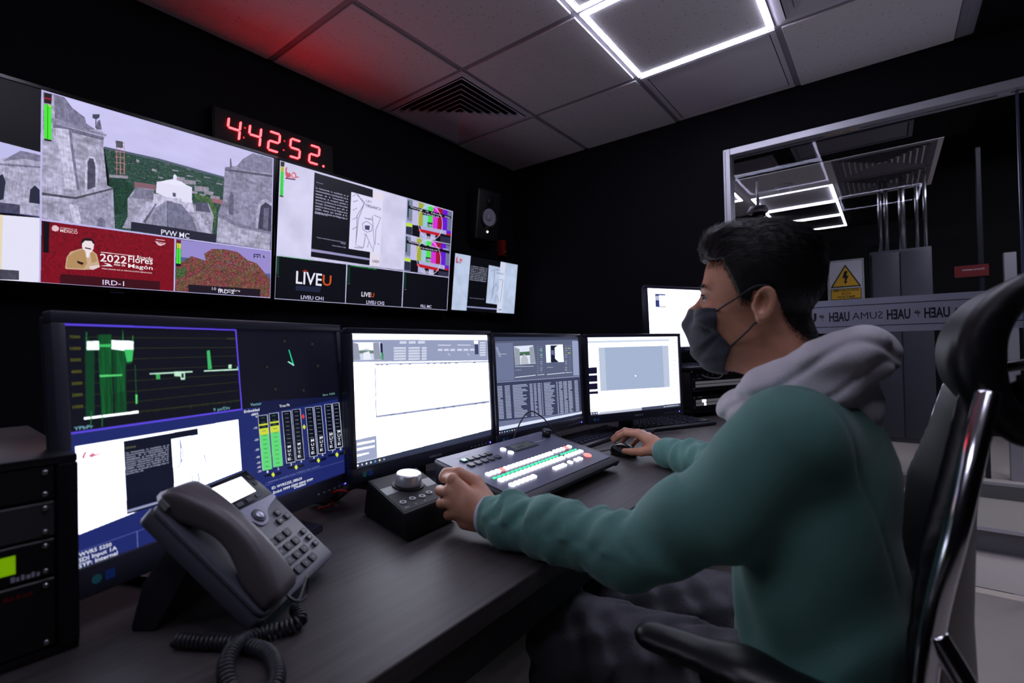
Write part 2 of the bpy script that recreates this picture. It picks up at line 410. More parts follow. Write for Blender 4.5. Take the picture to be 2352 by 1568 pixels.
# frosted band with mirrored lettering, stuck on the far side of the glass
fm = bpy.data.materials.new('frosted_film'); fm.use_nodes = True; b_ = fm.node_tree.nodes['Principled BSDF']
b_.inputs['Base Color'].default_value = (.42, .42, .45, 1); b_.inputs['Roughness'].default_value = .6; b_.inputs['Alpha'].default_value = .80
zt, zb = CAMH+.202, CAMH+.038
MB().box((.0335, -3.28, zb), (.0342, -.04, zt)).build('frosted_band', fm, win)
st = MB(); st.box((.0325, -3.28, zt-.033), (.0333, -.04, zt-.030)); st.box((.0325, -3.28, zb+.030), (.0333, -.04, zb+.033))
M_decal = mat('decal_black', (14, 14, 18), .6)
st.build('band_stripe', M_decal, win)
lt = MB()
def decal_text(y_left, txt, h, w, bold=.0):
    # readable from outside, mirrored from inside; y_left = left end as seen from inside
    V, F = text_geo(txt, w, h, bold)
    if len(V) == 0: return
    zc = (zt+zb)/2-h/2
    lt.add([(.0328, y_left-(w-v[0]), zc+v[1]) for v in V], F)
def decal_sprout(yc):
    zc = (zt+zb)/2
    for a, r in ((40, .017), (65, .02), (95, .021), (130, .018), (160, .014)):
        a = math.radians(a); y = yc; z = zc-.004; dy, dz = math.cos(a)*r, math.sin(a)*r; ny, nz = -math.sin(a)*.0022, math.cos(a)*.0022
        lt.add([(.0328, y, z), (.0328, y+dy*.6+ny, z+dz*.6+nz), (.0328, y+dy, z+dz), (.0328, y+dy*.6-ny, z+dz*.6-nz)], [(0, 1, 2, 3)])
    lt.add([(.0328, yc-.001, zc), (.0328, yc+.001, zc), (.0328, yc-.004, zc-.02), (.0328, yc-.006, zc-.02)], [(0, 1, 2, 3)])
def px_y(px):     # where a decal seen at this column sits along the glass
    tX = (0.60708123*(px-1176)+.79463478*1127); return (-.79435189*(px-1176)+.60695299*1127)/tX*(WX+.0328)-FRY
for a0, a1, tx, bo in ((1853, 1877, 'U', .03), (1906, 1953, 'UAEH', .03), (1959, 2029, 'SUMA', -.005), (2039, 2093, 'UAEH', .03), (2125, 2184, 'UAEH', .03), (2190, 2262, 'SUMA', -.005), (2272, 2330, 'UAEH', .03), (2366, 2426, 'UAEH', .03)):
    y0, y1 = px_y(a0), px_y(a1); decal_text(y0, tx, .046 if bo > 0 else .036, y0-y1, bo)
for p in (1889, 2109, 2348): decal_sprout(px_y(p))
lt.build('band_lettering', M_decal, win)

# ---- the corridor behind the glass ----
X2 = 7.6
M_back = mat('dark_back_wall', (8, 8, 11), .7, spec=.2); M_step = mat('beige_step', (176, 170, 160), .5); M_stepg = mat('grey_step_face', (128, 126, 128), .6)
struct(MB().box((2.885, -3.4, -.1), (X2, 2.3, 0)).build('floor_corridor', M_floor))
s = MB(); s.box((3.49, -3.4, 0), (4.15, 2.2, .118)); struct(s.build('trim_2', M_stepg))
struct(MB().box((3.475, -3.4, .118), (4.15, 2.2, .128)).build('trim_3', M_step))
struct(MB().box((3.462, -3.4, .113), (3.475, 2.2, .129)).build('trim_4', mat('step_nosing', (225, 225, 232), .3, .6)))
struct(MB().box((4.12, -3.4, .128), (4.2, 2.2, .21)).build('baseboard_corridor', M_stepg))
struct(MB().box((X2, -3.4, 0), (X2+.1, 2.3, 3.2)).build('wall_corridor_end', M_back))
struct(MB().box((2.99, 2.2, 0), (X2, 2.3, 3.2)).build('wall_corridor_left', M_black))
struct(MB().box((2.99, -3.5, 0), (X2, -3.4, 3.2)).build('wall_corridor_right', M_black))
struct(MB().box((2.885, -3.4, 3.1), (X2, 2.3, 3.2)).build('ceiling_corridor_dark', M_black))
struct(MB().box((4.25, -.33, CZ), (5.47, 2.2, CZ+.02)).build('ceiling_corridor', M_tile))
struct(MB().box((3.0, -.45, CZ-.0068), (4.22, 2.2, CZ+.02)).build('ceiling_corridor_soffit', M_black))
struct(MB().box((5.472, -.33, CZ+.0005), (6.9, 2.2, CZ+.02)).build('ceiling_corridor_black', M_black))
struct(MB().box((4.83, .115, 0), (4.90, 2.2, 1.93)).build('wall_corridor_partition', M_back))
grille(3.75, -.16, 4.04, .485, CZ-.01, 'long slatted grille seen through the glass, nearest the frame top', mm=mat('corridor_vent_metal', (120, 118, 128), .5), n=16, group=None)
grille(3.80, .60, 4.09, 1.25, CZ-.01, 'short slatted grille behind the glass, at the frame corner', mm=MATS['corridor_vent_metal'], n=16)
diffuser(4.25, -.30, 4.82, .29, CZ-.004, 'square air diffuser behind the glass, nearer of the two', mm=MATS['corridor_vent_metal'])
diffuser(4.84, -.30, 5.41, .29, CZ-.004, 'square air diffuser behind the glass, farther of the two', mm=MATS['corridor_vent_metal'])
M_led2 = emat('corridor_led', (236, 234, 255), 22)
for a, bb, lb in ((4.88, 5.47, 'nearest rung of the LED frame lights behind the glass'), (5.49, 6.10, 'middle LED frame light of the row behind the glass'), (6.12, 6.72, 'farthest LED frame light of the row behind the glass')):
    led_frame('led_frame_light', a, .33, bb, .95, CZ-.001, lb, w=.016, d=.006, m=M_led2)
led_frame('led_frame_light', 4.27, 1.02, 4.87, 1.62, CZ-.001, 'LED frame light behind the glass, cut by the partition frame corner', w=.016, d=.006, m=M_led2)
for x, y, lb in ((3.4, -1.6, 'LED frame light of the corridor outside the picture, near the step'), (4.6, -2.4, 'LED frame light of the corridor outside the picture, far from the step'), (3.4, 1.2, 'LED frame light of the corridor behind the solid wall')):
    led_frame('led_frame_light', x, y, x+.6, y+.6, 3.09, lb, w=.03, d=.01, m=emat('corridor_led_bright', (240, 238, 250), 110))  # strong fill lamps, added out of view to brighten the corridor
# smoke detector, dome camera
t = thing('smoke_detector', 'round white smoke detector on the corridor ceiling seen through the glass', 'smoke detector', (4.66, .655, CZ))
MB().lathe([(.02, -.045), (.04, -.042), (.05, -.03), (.052, -.02)], n=28).build('sensor_head', M_vent, t); MB().lathe([(.062, -.02), (.07, -.012), (.07, 0)], n=28).build('base', M_vent, t)
t = thing('dome_camera', 'white dome security camera behind the glass near the frame edge', 'security camera', (4.30, .79, 2.13))
MB().lathe([(.072, .0), (.078, .02), (.06, .05), (.02, .06)], n=32).build('housing', M_vent, t)
MB().lathe([(.005, -.055), (.03, -.05), (.052, -.03), (.062, 0)], n=32).build('dome', mat('smoked_dome', (8, 8, 10), .05), t)
MB().lathe([(.012, .06), (.012, .27)], n=12).build('pendant_rod', M_vent, t)
# electrical cabinet with conduits and the warning sign
CXD = 4.86
t = thing('electrical_cabinet', 'tall grey electrical cabinet under the steel conduits behind the glass', 'cabinet', (CXD, -.095, 0))
cb = mat('cabinet_grey', (74, 76, 86), .45)
MB().box((0, -.19, .3), (.3, .19, 1.80)).build('body', cb, t, bevel=.006)
MB().box((-.012, -.175, .34), (0, -.004, 1.78)).build('door', cb, t, bevel=.003)
MB().box((-.012, .004, .34), (0, .175, 1.78)).build('door', cb, t, bevel=.003)
MB().box((-.03, -.02, 1.2), (-.012, -.012, 1.34)).build('handle', M_alu, t)
M_cond = mat('galvanised_conduit', (170, 170, 176), .25, .9)
for k, (y, r) in enumerate(((.065, .014), (.025, .014), (-.075, .022), (-.165, .012), (-.215, .012))):
    tag(MB().lathe([(r, 0), (r, .72)], n=16).build('steel_conduit', M_cond, M=Matrix.Translation((CXD+.12, -.095+y+.05, 1.80))),
        ['leftmost thin conduit rising from the grey cabinet', 'second conduit from the left above the grey cabinet', 'thick middle conduit above the grey cabinet', 'thin conduit right of the thick one above the cabinet', 'rightmost conduit rising from the grey cabinet'][k], 'pipe', 'conduits above the cabinet')
# warning sign
t = thing('warning_sign', 'white and yellow high voltage warning sign behind the glass', 'sign', M=frame((4.824, .255, CAMH+.487), 180, 0))
MB().box((-.123, -.170, 0), (.123, .170, .004)).build('panel', mat('sign_white', (205, 205, 215), .5), t)
b = MB()
for a in ((-.116, -.163, .116, -.160), (-.116, .160, .116, .163), (-.116, -.163, -.113, .163), (.113, -.163, .116, .163)): b.box((a[0], a[1], .004), (a[2], a[3], .005))
b.prism([(-.104, -.052), (.104, -.052), (0, .132)], .004, .0052); b.box((-.104, -.152, .004), (.104, -.063, .0052))
b.build('sign_border', M_decal, t)
b = MB(); b.prism([(-.088, -.043), (.088, -.043), (0, .114)], .0052, .006); b.box((-.099, -.147, .0052), (.099, -.068, .006))
b.build('yellow_field', mat('sign_yellow', (222, 172, 40), .5), t)
b = MB(); b.prism([(-.006, .078), (.016, .078), (.006, .04), (.022, .042), (.004, -.004), (.014, -.004), (-.002, -.03), (-.012, -.002), (-.003, -.002), (-.006, .024), (-.022, .020)], .006, .0068)
for tx, y, w, h in (('PRECAUCIÓN', -.086, .17, .017), ('ALTO', -.112, .062, .017), ('VOLTAJE', -.139, .12, .018)):
    V, F = text_geo(tx, w, h, .02); b.add([(v[0]-w/2, v[1]+y, .0066) for v in V], F)
b.build('sign_lettering', M_decal, t)
# racks and frames seen dimly farther right
M_rk = mat('rack_frame_dark', (40, 42, 52), .4, .5)
for k, (x, y, w, h) in enumerate(((5.3, -.62, .03, 2.6), (5.3, -.80, .07, 1.75), (5.3, -1.0, .03, 2.3), (5.6, -1.25, .05, 2.5), (5.6, -1.7, .06, 2.5), (5.6, -2.1, .06, 2.5))):
    tag(MB().box((x, y, 0), (x+.05, y+w, h)).build('steel_upright', M_rk if k != 1 else M_alu, bevel=.003, segs=1),
        ['thin steel upright right of the cabinet behind the glass', 'short bright upright behind the frosted band', 'slim upright between short bright one and dark frames', 'first broad dark upright behind the glass', 'dark upright right of the broad one', 'rightmost dark upright behind the headrest'][k], 'post')
t = thing('notice_sign', 'small dark red sign beside the grey cabinet behind the glass', 'sign', M=frame((5.293, -.545, CAMH+.53), 180, 0))
MB().box((-.10, -.045, 0), (.10, .045, .004)).build('panel', mat('sign_red', (110, 14, 22), .5), t)
V, F = text_geo('Control maestro', .13, .012, .01); MB().add([(.075-v[0], v[1]+.006, .0046) for v in V], F).build('sign_lettering', mat('sign_white', (205, 205, 215)), t)
# ---- what the screens show: polygons (u,v in thousandths, v down) and captions ----
TVL_P = '''c 4 4 8 p 3 -95 315 -9 316 322 -5 293;c 190 188 235 p -5 293 316 322 316 655 -12 660;c 168 165 192 p -11 592 229 406 251 379 274 337 297 336 316 338 316 660 -12 660;
c 120 118 145 p 251 379 274 337 297 336 316 338 316 371 280 373 238 409;p 232 420 316 395 316 404 232 431;c 40 42 62 p 292 591 294 525 304 498 314 517 315 590;
p 232 482 238 471 244 507 240 595 230 606;c 70 70 95 p 230 614 273 610 273 658 230 665;c 228 226 246 p -13 714 316 662 314 1000 -19 1018;
c 228 215 185 p -13 714 239 674 236 1005 -19 1018;c 70 70 85 p 208 948 272 946 272 993 208 1000;c 60 60 110 p -12 660 316 655 316 660 -12 664;
c 200 196 240 sky p 320 5 998 2 1003 196 819 219 462 217 319 202;c 38 70 58 land p 462 214 607 208 820 221 817 359 802 645 758 646 480 671 475 370;
c 80 92 110 p 462 212 607 203 820 216 820 229 607 217 462 224;c 172 165 185 town p 659 287 688 281 688 312 659 319;town p 683 295 723 285 723 311 684 323;
town p 718 318 765 307 765 339 719 352;town p 749 335 781 330 781 352 750 359;town p 590 272 603 273 603 286 590 287;town p 475 362 525 346 525 362 475 379;
town p 546 239 554 242 554 258 546 257;town p 771 357 803 352 803 374 771 381;town p 693 261 713 260 713 267 693 270;town p 649 248 668 247 668 254 649 258;
town p 608 310 622 311 622 319 608 319;town p 630 224 642 226 642 228 630 228;town p 693 223 707 224 707 226 693 227;town p 748 246 769 244 769 248 748 252;
town p 791 267 813 266 813 272 791 275;town p 723 277 738 278 738 284 723 285;town p 704 354 729 352 729 365 704 370;town p 734 361 755 361 755 373 734 375;
c 130 95 105 p 542 372 601 364 602 397 542 404;c 150 100 110 p 774 374 814 370 815 401 777 400;c 30 62 48 tree p 475 379 504 371 540 395 538 478 523 484 521 567 488 587;
c 70 100 60 tree p 719 368 766 369 793 429 790 575 777 466 761 411 724 405;c 190 120 125 p 493 187 495 186 496 352 494 353;
p 503 182 504 181 506 348 503 349;p 513 176 514 175 516 343 513 344;c 190 130 140 p 490 171 515 163 515 166 490 175;p 490 193 515 185 515 188 490 196;
p 490 223 515 215 515 219 490 227;p 490 254 515 246 515 250 490 257;p 490 285 515 277 515 281 490 288;p 490 320 515 313 515 316 490 323;
c 85 85 95 p 491 162 510 158 510 195 493 200;c 150 148 172 p 546 402 597 394 595 456 715 439 766 409 783 484 779 620 511 652 525 583 524 479;
c 190 186 214 p 595 418 712 410 720 486 591 504;c 225 222 245 p 604 345 650 310 711 331 711 430 680 434 677 416 636 426 602 411;
c 232 230 250 p 617 348 629 324 652 307 679 311 699 332;c 225 222 245 p 652 285 657 273 663 283 663 313 652 314;c 90 88 120 p 651 390 661 389 661 412 652 412;
c 112 112 138 p 591 608 602 500 637 444 680 452 713 519 737 632 657 646;c 135 134 160 p 602 500 637 444 639 641 591 636;c 60 60 80 p 636 446 637 445 639 641 637 642;
c 175 172 200 p 534 608 577 472 604 480 565 635;c 95 93 118 p 567 597 602 477 605 480 573 604;c 175 172 200 p 720 506 736 486 779 620 753 627;
c 85 84 108 p 722 421 761 409 772 468 725 475;c 120 118 142 p 546 402 597 399 595 456 534 471;c 168 165 192 stone p 320 5 364 -1 385 49 414 80 418 111 440 131 456 130 468 149 462 161 460 205 471 425 484 433 492 663 315 672;
c 120 118 145 p 343 1 364 -1 385 49 414 80 418 111 440 131 425 140 346 130;c 130 128 155 p 319 131 468 142 467 153 342 156 319 162;
c 105 104 130 p 342 158 462 161 460 179 342 180;c 190 188 214 p 347 177 377 168 382 263 398 482 372 501 359 309 349 225;c 120 118 146 p 377 168 384 168 388 260 404 480 398 482 382 263;
c 150 148 172 p 365 487 402 485 405 513 363 523;c 75 75 98 p 422 472 422 318 427 295 436 294 441 335 442 446;c 188 186 212 p 417 483 416 313 425 283 439 284 446 332 448 444 442 446 441 335 436 294 427 295 422 318 422 472;
c 75 75 90 p 316 528 394 522 484 433 486 441 398 533 316 542;c 150 148 174 p 394 534 486 441 492 663 409 667;c 190 188 214 p 379 566 401 566 409 667 390 668;
c 115 113 140 p 447 663 448 623 457 607 467 626 468 665;c 95 93 120 p 442 130 445 82 451 70 456 122;c 60 70 85 p 440 123 440 72 442 71 443 121;
p 433 52 450 41 450 58 442 75 433 72;c 140 138 165 stone p 819 152 861 122 883 64 917 8 998 2 996 659 793 657 799 458 814 370 817 214;
c 120 118 145 p 861 122 883 64 917 8 998 2 999 109 872 137;c 78 77 98 p 819 162 1000 120 999 136 820 174;c 110 108 132 p 819 152 836 144 835 93 839 79 844 140 828 177;
c 95 94 118 p 836 456 836 341 842 302 852 324 852 460;c 165 163 190 p 933 520 945 330 972 295 999 320 999 342 972 321 954 353 944 519;
c 62 62 84 p 944 519 953 359 972 324 997 343 997 522;c 100 98 124 p 964 510 966 366 986 358 983 516;c 120 118 144 p 799 458 867 508 994 523 995 540 868 530 798 479;
c 172 170 196 stone p 798 490 868 535 994 544 992 654 796 648;c 38 38 56 p 535 608 591 606 681 604 724 606 794 605 792 656 534 659;
c 25 8 22 p 322 11 339 8 338 61 322 64;c 150 20 30 p 322 35 339 30 339 39 322 44;c 70 230 50 p 322 70 338 67 339 246 323 247;
c 150 230 60 p 331 68 338 68 338 77 331 77;c 20 60 25 p 330 69 331 68 331 246 330 247;c 30 30 40 p 323 247 339 246 339 254 323 257;
c 132 14 32 red p 321 674 660 669 658 997 318 1001;c 12 10 18 p 322 676 336 676 335 840 323 840;c 60 12 22 p 361 946 618 944 618 997 361 1002;
c 222 190 200 p 341 705 344 692 351 689 358 700 356 716 349 723 342 718;c 200 170 140 p 372 911 375 854 384 821 408 798 432 796 447 819 453 867 455 889 439 906 416 913 374 917;
c 178 140 95 p 375 902 378 849 393 819 416 798 424 874 416 906 378 911;p 430 801 444 820 448 859 435 871;c 235 228 238 p 419 799 431 801 428 842 422 843;
c 40 20 28 p 399 866 416 875 412 887 401 879;c 236 224 228 p 409 762 418 747 436 748 440 763 439 790 433 814 422 814 412 797;
c 35 15 22 p 408 767 412 744 424 734 437 739 442 761 438 764 434 749 418 751 411 769 411 784;p 418 788 433 791 433 797 418 794;
c 225 205 205 p 429 890 453 878 455 889 439 908 431 908;c 236 226 230 p 457 803 547 804 547 807 457 807;p 455 883 488 880 480 866 463 863 475 873;
c 225 190 200 p 601 702 634 706 629 716 618 727 610 723;c 132 14 32 p 610 706 627 709 625 713 612 711;c 225 190 200 p 605 689 630 688 630 692 605 694;
c 150 138 205 p 661 672 1000 664 1002 999 663 999;c 85 92 150 p 662 782 698 779 760 822 933 831 999 824 1002 999 663 999;
c 118 78 88 autumn p 683 808 713 766 760 786 754 740 780 703 824 693 870 701 907 747 944 762 970 813 997 865 1002 999 663 999 665 842;
c 70 95 55 tree p 664 862 698 835 694 897 664 922;c 20 15 30 p 665 675 679 675 680 840 665 840;c 130 20 40 p 666 675 678 676 679 694 666 693;
c 200 215 60 p 666 695 679 696 679 729 667 728;c 70 225 60 p 666 729 679 730 680 823 665 823;c 30 60 30 p 671 676 672 676 673 838 672 838;
c 30 22 34 p 704 948 959 942 959 1000 705 997;c 60 50 110 p 930 698 956 694 957 723 930 727;c 150 145 190 p 961 692 980 690 980 724 961 724;
c 70 60 120 p 966 700 970 699 976 718 967 718;c 190 185 235 p 318 -5 1001 -1 1001 5 318 5;p 316 665 1000 656 1000 665 315 675;
p 659 669 663 669 663 999 659 998;p 316 -8 320 -7 318 1002 314 1002;p 316 998 1002 995 1002 1004 316 1005;p 996 2 1001 1 1003 1004 999 1004'''
TVL_T = '''MÉXICO|235 210 215|360|721|40|160
GOBIERNO DE|220 180 190|360|703|39|90
2022|240 232 235|455|856|69|450
Flores|240 232 235|528|845|68|390
Ricardo|240 232 235|552|820|44|210
Magón|240 232 235|528|877|68|240
Año de|240 232 235|490|873|30|150
PRECURSOR DE LA REVOLUCIÓN MEXICANA|240 220 225|460|900|135|70
IRD-1|205 200 235|462|987|56|290
PVW MC|225 222 240|619|657|86|330
22|190 180 225|933|725|22|220
10 de octubre|190 186 200|782|972|100|190
IRD-2|225 222 245|804|987|56|270'''
TVR_P = '''c 214 212 242 paper p 0 -1 664 2 678 659 -2 679;c 226 218 235 p 452 16 517 19 515 654 454 649;c 14 14 24 p 152 14 454 15 456 82 339 83 339 547 456 544 456 658 152 656;
c 150 148 190 p 153 594 456 598 456 615 152 616;c 222 220 246 p 337 84 513 91 516 551 456 544 338 545;c 110 112 150 p 344 119 369 86 368 83 343 116;
p 368 86 408 156 410 152 370 83;p 408 153 373 263 376 264 410 155;p 373 264 374 515 376 515 376 263;p 368 98 412 143 414 139 370 94;
p 411 141 381 283 384 284 414 142;p 381 284 373 492 376 492 384 283;p 466 228 508 238 509 233 467 224;p 507 235 482 344 485 345 509 236;
p 482 345 481 476 484 475 485 344;p 419 516 427 408 424 409 416 516;p 426 407 417 398 415 402 425 410;p 425 398 446 456 448 454 428 395;
p 446 455 439 510 442 510 448 455;p 446 456 468 516 470 513 448 454;p 416 153 456 167 457 163 417 149;p 457 167 481 164 481 160 457 163;
p 349 162 375 141 374 137 348 158;p 350 229 373 203 372 200 349 226;p 351 307 376 276 374 273 350 304;p 353 386 377 356 375 353 351 383;
p 458 235 476 465 478 464 461 234;p 476 465 472 537 475 537 478 465;p 495 462 508 470 509 466 496 458;p 368 531 414 525 414 520 368 526;
p 382 515 417 518 418 514 383 511;p 408 317 430 293 429 289 406 314;p 429 293 461 317 463 314 430 289;p 461 316 458 363 461 363 463 315;
p 459 361 432 381 433 385 460 365;p 433 381 411 365 409 369 432 385;p 411 366 408 315 405 316 409 367;c 70 72 110 p 419 329 448 322 446 362 421 363;
c 35 12 18 p 4 5 20 1 19 36 4 40;c 185 190 70 p 4 42 19 38 19 74 4 77;c 70 215 90 p 4 77 19 74 20 246 5 246;c 40 60 40 p 10 4 11 3 13 247 12 247;
c 60 60 60 p 5 246 20 246 20 256 5 256;c 200 90 110 p 24 46 32 27 30 63 41 82 25 95;c 205 80 95 p 27 89 44 66 51 93 30 112;
c 210 110 130 p 50 73 60 51 72 63 71 94 55 101;c 214 212 242 p 54 76 60 64 66 74 66 89 58 92;c 110 50 90 p 26 110 69 101 68 111 26 120;
c 210 110 130 p 70 79 88 78 72 94;c 165 165 215 p 664 8 999 0 999 329 665 339;c 120 130 150 p 669 12 703 12 708 199 673 201;
c 30 60 60 p 671 24 680 23 682 173 673 173;c 190 186 225 p 703 9 744 9 747 231 707 227;c 165 170 60 p 745 6 779 6 781 234 747 235;
c 150 200 215 p 779 5 813 5 816 232 781 234;c 70 225 75 p 813 4 849 4 852 230 816 232;c 215 50 215 p 849 3 885 3 888 228 852 230;
c 160 20 50 p 885 2 922 2 925 227 888 228;c 100 25 215 p 922 1 959 1 962 225 925 227;c 110 115 150 p 959 0 998 0 1001 223 962 225;
c 195 225 60 p 669 222 709 219 709 250 668 253;c 45 48 70 p 668 256 709 252 710 332 669 335;c 12 12 20 p 710 230 763 222 958 206 994 204 999 329 763 330 711 336;
c 175 172 215 p 763 220 958 206 958 247 912 247 770 257;c 190 25 40 p 750 260 769 250 912 247 913 277 756 276;c 100 25 215 p 958 202 996 201 996 229 959 229;
c 180 20 50 p 959 229 996 229 997 249 959 251;c 175 172 215 p 763 278 810 277 811 333 763 334;p 840 275 876 275 879 324 841 325;
c 45 46 70 p 913 273 995 264 999 329 916 331;c 12 12 20 p 676 62 989 55 988 80 677 91;p 772 88 903 75 904 97 773 113;p 813 171 849 166 849 206 815 211;
c 225 220 245 p 926 153 926 190 922 190 923 153;p 926 190 920 227 917 225 922 190;p 920 227 911 260 908 257 917 225;p 911 260 897 288 895 284 908 257;
p 897 288 880 310 879 305 895 284;p 880 310 861 325 860 319 879 305;p 861 325 841 331 841 326 860 319;p 841 331 821 330 821 324 841 326;
p 821 330 801 320 802 315 821 324;p 801 320 783 303 785 298 802 315;p 783 303 768 280 771 276 785 298;p 768 280 757 251 759 248 771 276;
p 757 251 749 218 752 217 759 248;p 749 218 745 184 748 183 752 217;p 745 184 746 148 749 149 748 183;p 746 148 751 114 753 115 749 149;
p 751 114 759 82 762 85 753 115;p 759 82 772 54 774 58 762 85;p 772 54 788 32 789 36 774 58;p 788 32 806 16 807 21 789 36;
p 806 16 826 7 826 13 807 21;p 826 7 846 7 845 13 826 13;p 846 7 866 15 865 20 845 13;p 866 15 884 31 882 36 865 20;p 884 31 900 54 898 58 882 36;
p 900 54 913 83 910 86 898 58;p 913 83 922 116 919 118 910 86;p 922 116 926 153 923 153 919 118;c 165 165 215 p 665 323 1002 348 1002 681 666 658;
c 120 130 150 p 670 327 704 330 708 521 673 519;c 30 60 60 p 671 340 680 340 683 491 674 491;c 190 186 225 p 704 328 745 331 748 557 708 549;
c 165 170 60 p 746 328 780 331 783 563 748 561;c 150 200 215 p 780 331 815 334 818 564 783 563;c 70 225 75 p 815 333 850 337 853 566 818 564;
c 215 50 215 p 850 336 887 339 890 568 853 566;c 160 20 50 p 887 338 924 342 927 570 890 568;c 100 25 215 p 924 341 962 345 965 572 927 570;
c 110 115 150 p 962 344 1001 347 1004 574 965 572;c 195 225 60 p 669 540 709 541 710 572 669 570;c 45 48 70 p 669 574 710 574 711 655 669 654;
c 12 12 20 p 711 552 764 549 961 552 997 554 1002 681 764 658 712 659;c 175 172 215 p 764 547 961 552 961 594 914 589 771 585;
c 190 25 40 p 751 586 771 578 914 589 916 620 757 603;c 100 25 215 p 960 548 999 551 999 579 962 575;c 180 20 50 p 962 575 999 579 1000 600 962 597;
c 175 172 215 p 764 606 812 609 812 667 765 662;p 842 610 878 614 881 664 842 661;c 45 46 70 p 915 616 998 614 1002 681 918 675;
c 12 12 20 p 676 379 991 402 991 427 678 407;p 773 414 905 414 906 437 774 440;p 815 503 851 501 851 541 817 543;c 225 220 245 p 929 495 928 533 925 532 925 495;
p 928 533 923 569 920 567 925 532;p 923 569 913 602 910 598 920 567;p 913 602 899 629 897 625 910 598;p 899 629 882 650 881 645 897 625;
p 882 650 863 663 862 657 881 645;p 863 663 843 668 842 662 862 657;p 843 668 822 664 823 658 842 662;p 822 664 803 652 804 647 823 658;
p 803 652 785 633 786 629 804 647;p 785 633 770 608 772 604 786 629;p 770 608 758 578 760 575 772 604;p 758 578 750 544 753 542 760 575;
p 750 544 746 508 749 508 753 542;p 746 508 747 472 750 473 749 508;p 747 472 752 438 754 440 750 473;p 752 438 761 407 763 410 754 440;
p 761 407 773 380 775 384 763 410;p 773 380 789 359 791 364 775 384;p 789 359 807 344 808 350 791 364;p 807 344 827 338 827 344 808 350;
p 827 338 848 340 847 345 827 344;p 848 340 868 350 866 355 847 345;p 868 350 886 367 884 372 866 355;p 886 367 902 392 900 396 884 372;
p 902 392 915 423 913 426 900 396;p 915 423 924 458 921 459 913 426;p 924 458 929 495 925 495 921 459;c 7 8 16 p -2 679 678 659 998 661 1001 1000 0 1000;
c 30 35 60 p 88 888 210 881 201 926 90 925;c 20 60 35 p 2 683 13 682 14 822 5 822;c 10 50 30 p 337 685 350 684 353 831 341 831;
p 672 679 685 679 688 824 676 823;c 150 150 170 p 8 832 10 831 10 835 8 836;p 13 832 16 831 16 835 14 836;p 342 832 345 831 345 836 342 836;
p 350 832 353 831 353 836 350 836;p 679 831 682 830 683 835 679 836;p 687 831 691 830 691 836 687 836;c 200 50 30 p 133 787 132 785 131 789 131 790;
p 132 785 130 783 130 788 131 789;p 130 783 129 783 129 788 130 788;p 129 783 127 784 128 789 129 788;p 127 784 126 786 127 789 128 789;
p 126 786 125 788 127 791 127 789;p 137 780 135 776 133 780 135 784;p 135 776 132 773 131 778 133 780;p 132 773 129 773 129 778 131 778;
p 129 773 126 775 126 779 129 778;p 126 775 123 778 124 782 126 779;p 123 778 121 783 123 786 124 782;p 141 774 138 767 136 772 139 777;
p 138 767 133 763 133 768 136 772;p 133 763 129 763 129 768 133 768;p 129 763 124 765 125 770 129 768;p 124 765 120 770 121 774 125 770;
p 120 770 116 778 118 780 121 774;c 200 198 235 p 0 -3 999 -1 1000 7 0 4;p -2 677 335 669 666 664 998 661 999 669 667 673 335 678 -2 686;
p 329 672 335 672 336 1000 332 1001;p 661 6 666 5 673 1001 667 1001;p 0 996 1001 996 1002 1003 1 1002;p 995 2 1000 1 1003 1000 997 1000;
p 0 -1 3 -3 2 1000 -1 1001;p 669 335 999 329 999 336 669 343'''
TVR_T = '''La  Autonomía  se  manifestó  en  el|190 188 220|161|131|161|120
reconocimiento y participación de la|190 188 220|161|154|161|130
esencia   de   la   Universidad:  sus|190 188 220|161|177|161|130
estudiantes,  al  otorgarle  paridad  a|190 188 220|161|199|161|130
alumnos y profesores en el Honorable|190 188 220|162|222|160|130
Consejo  Universitario;  para  ello  se|190 188 220|162|245|160|130
solicitó la reforma a la Ley Orgánica de la|190 188 220|162|268|160|130
UAEH,  misma  que  atendió  el  H.|190 188 220|162|291|160|140
Congreso de Estado de Hidalgo bajo el|190 188 220|162|314|160|140
decreto No. 42.|190 188 220|161|322|61|120
1977 09 30|170 168 200|162|87|31|70
Fondo: Universidad Autónoma del Estado de|150 150 180|176|505|145|100
Hidalgo|150 150 180|295|517|26|110
Archivo Histórico UAEH|150 150 180|251|547|71|110
LEY|110 108 140|419|133|33|200
ORGANICA|110 108 140|418|174|89|260
uah|90 90 130|417|274|43|180
UAEH|40 40 60|471|628|39|260
Thursday   10   February   2022|215 212 240|688|78|293|120
16:42:52:10|215 212 240|777|102|118|130
UAEH|220 220 245|817|205|32|250
BARS|215 212 240|807|326|56|310
Thursday   10   February   2022|215 212 240|688|396|295|130
16:42:52:10|215 212 240|778|428|119|120
UAEH|220 220 245|818|538|33|270
BARS|215 212 240|809|659|56|320
LIVEU CH1|205 200 235|114|986|107|290
LIVEU CH2|205 200 235|449|989|107|310
FILL MC|205 200 235|797|987|79|270
1100_TRANSCODERDATA_Instant-B1Z3R01|60 190 90|16|686|147|90
1100_TRANSCODERDATA_Instant-B1Z3R01|60 190 90|352|687|146|90
LIVE|228 228 245|89|872|120|990
U|205 80 30|213|866|43|870
LIVE|228 228 245|419|929|53|410
U|205 80 30|473|928|19|400'''
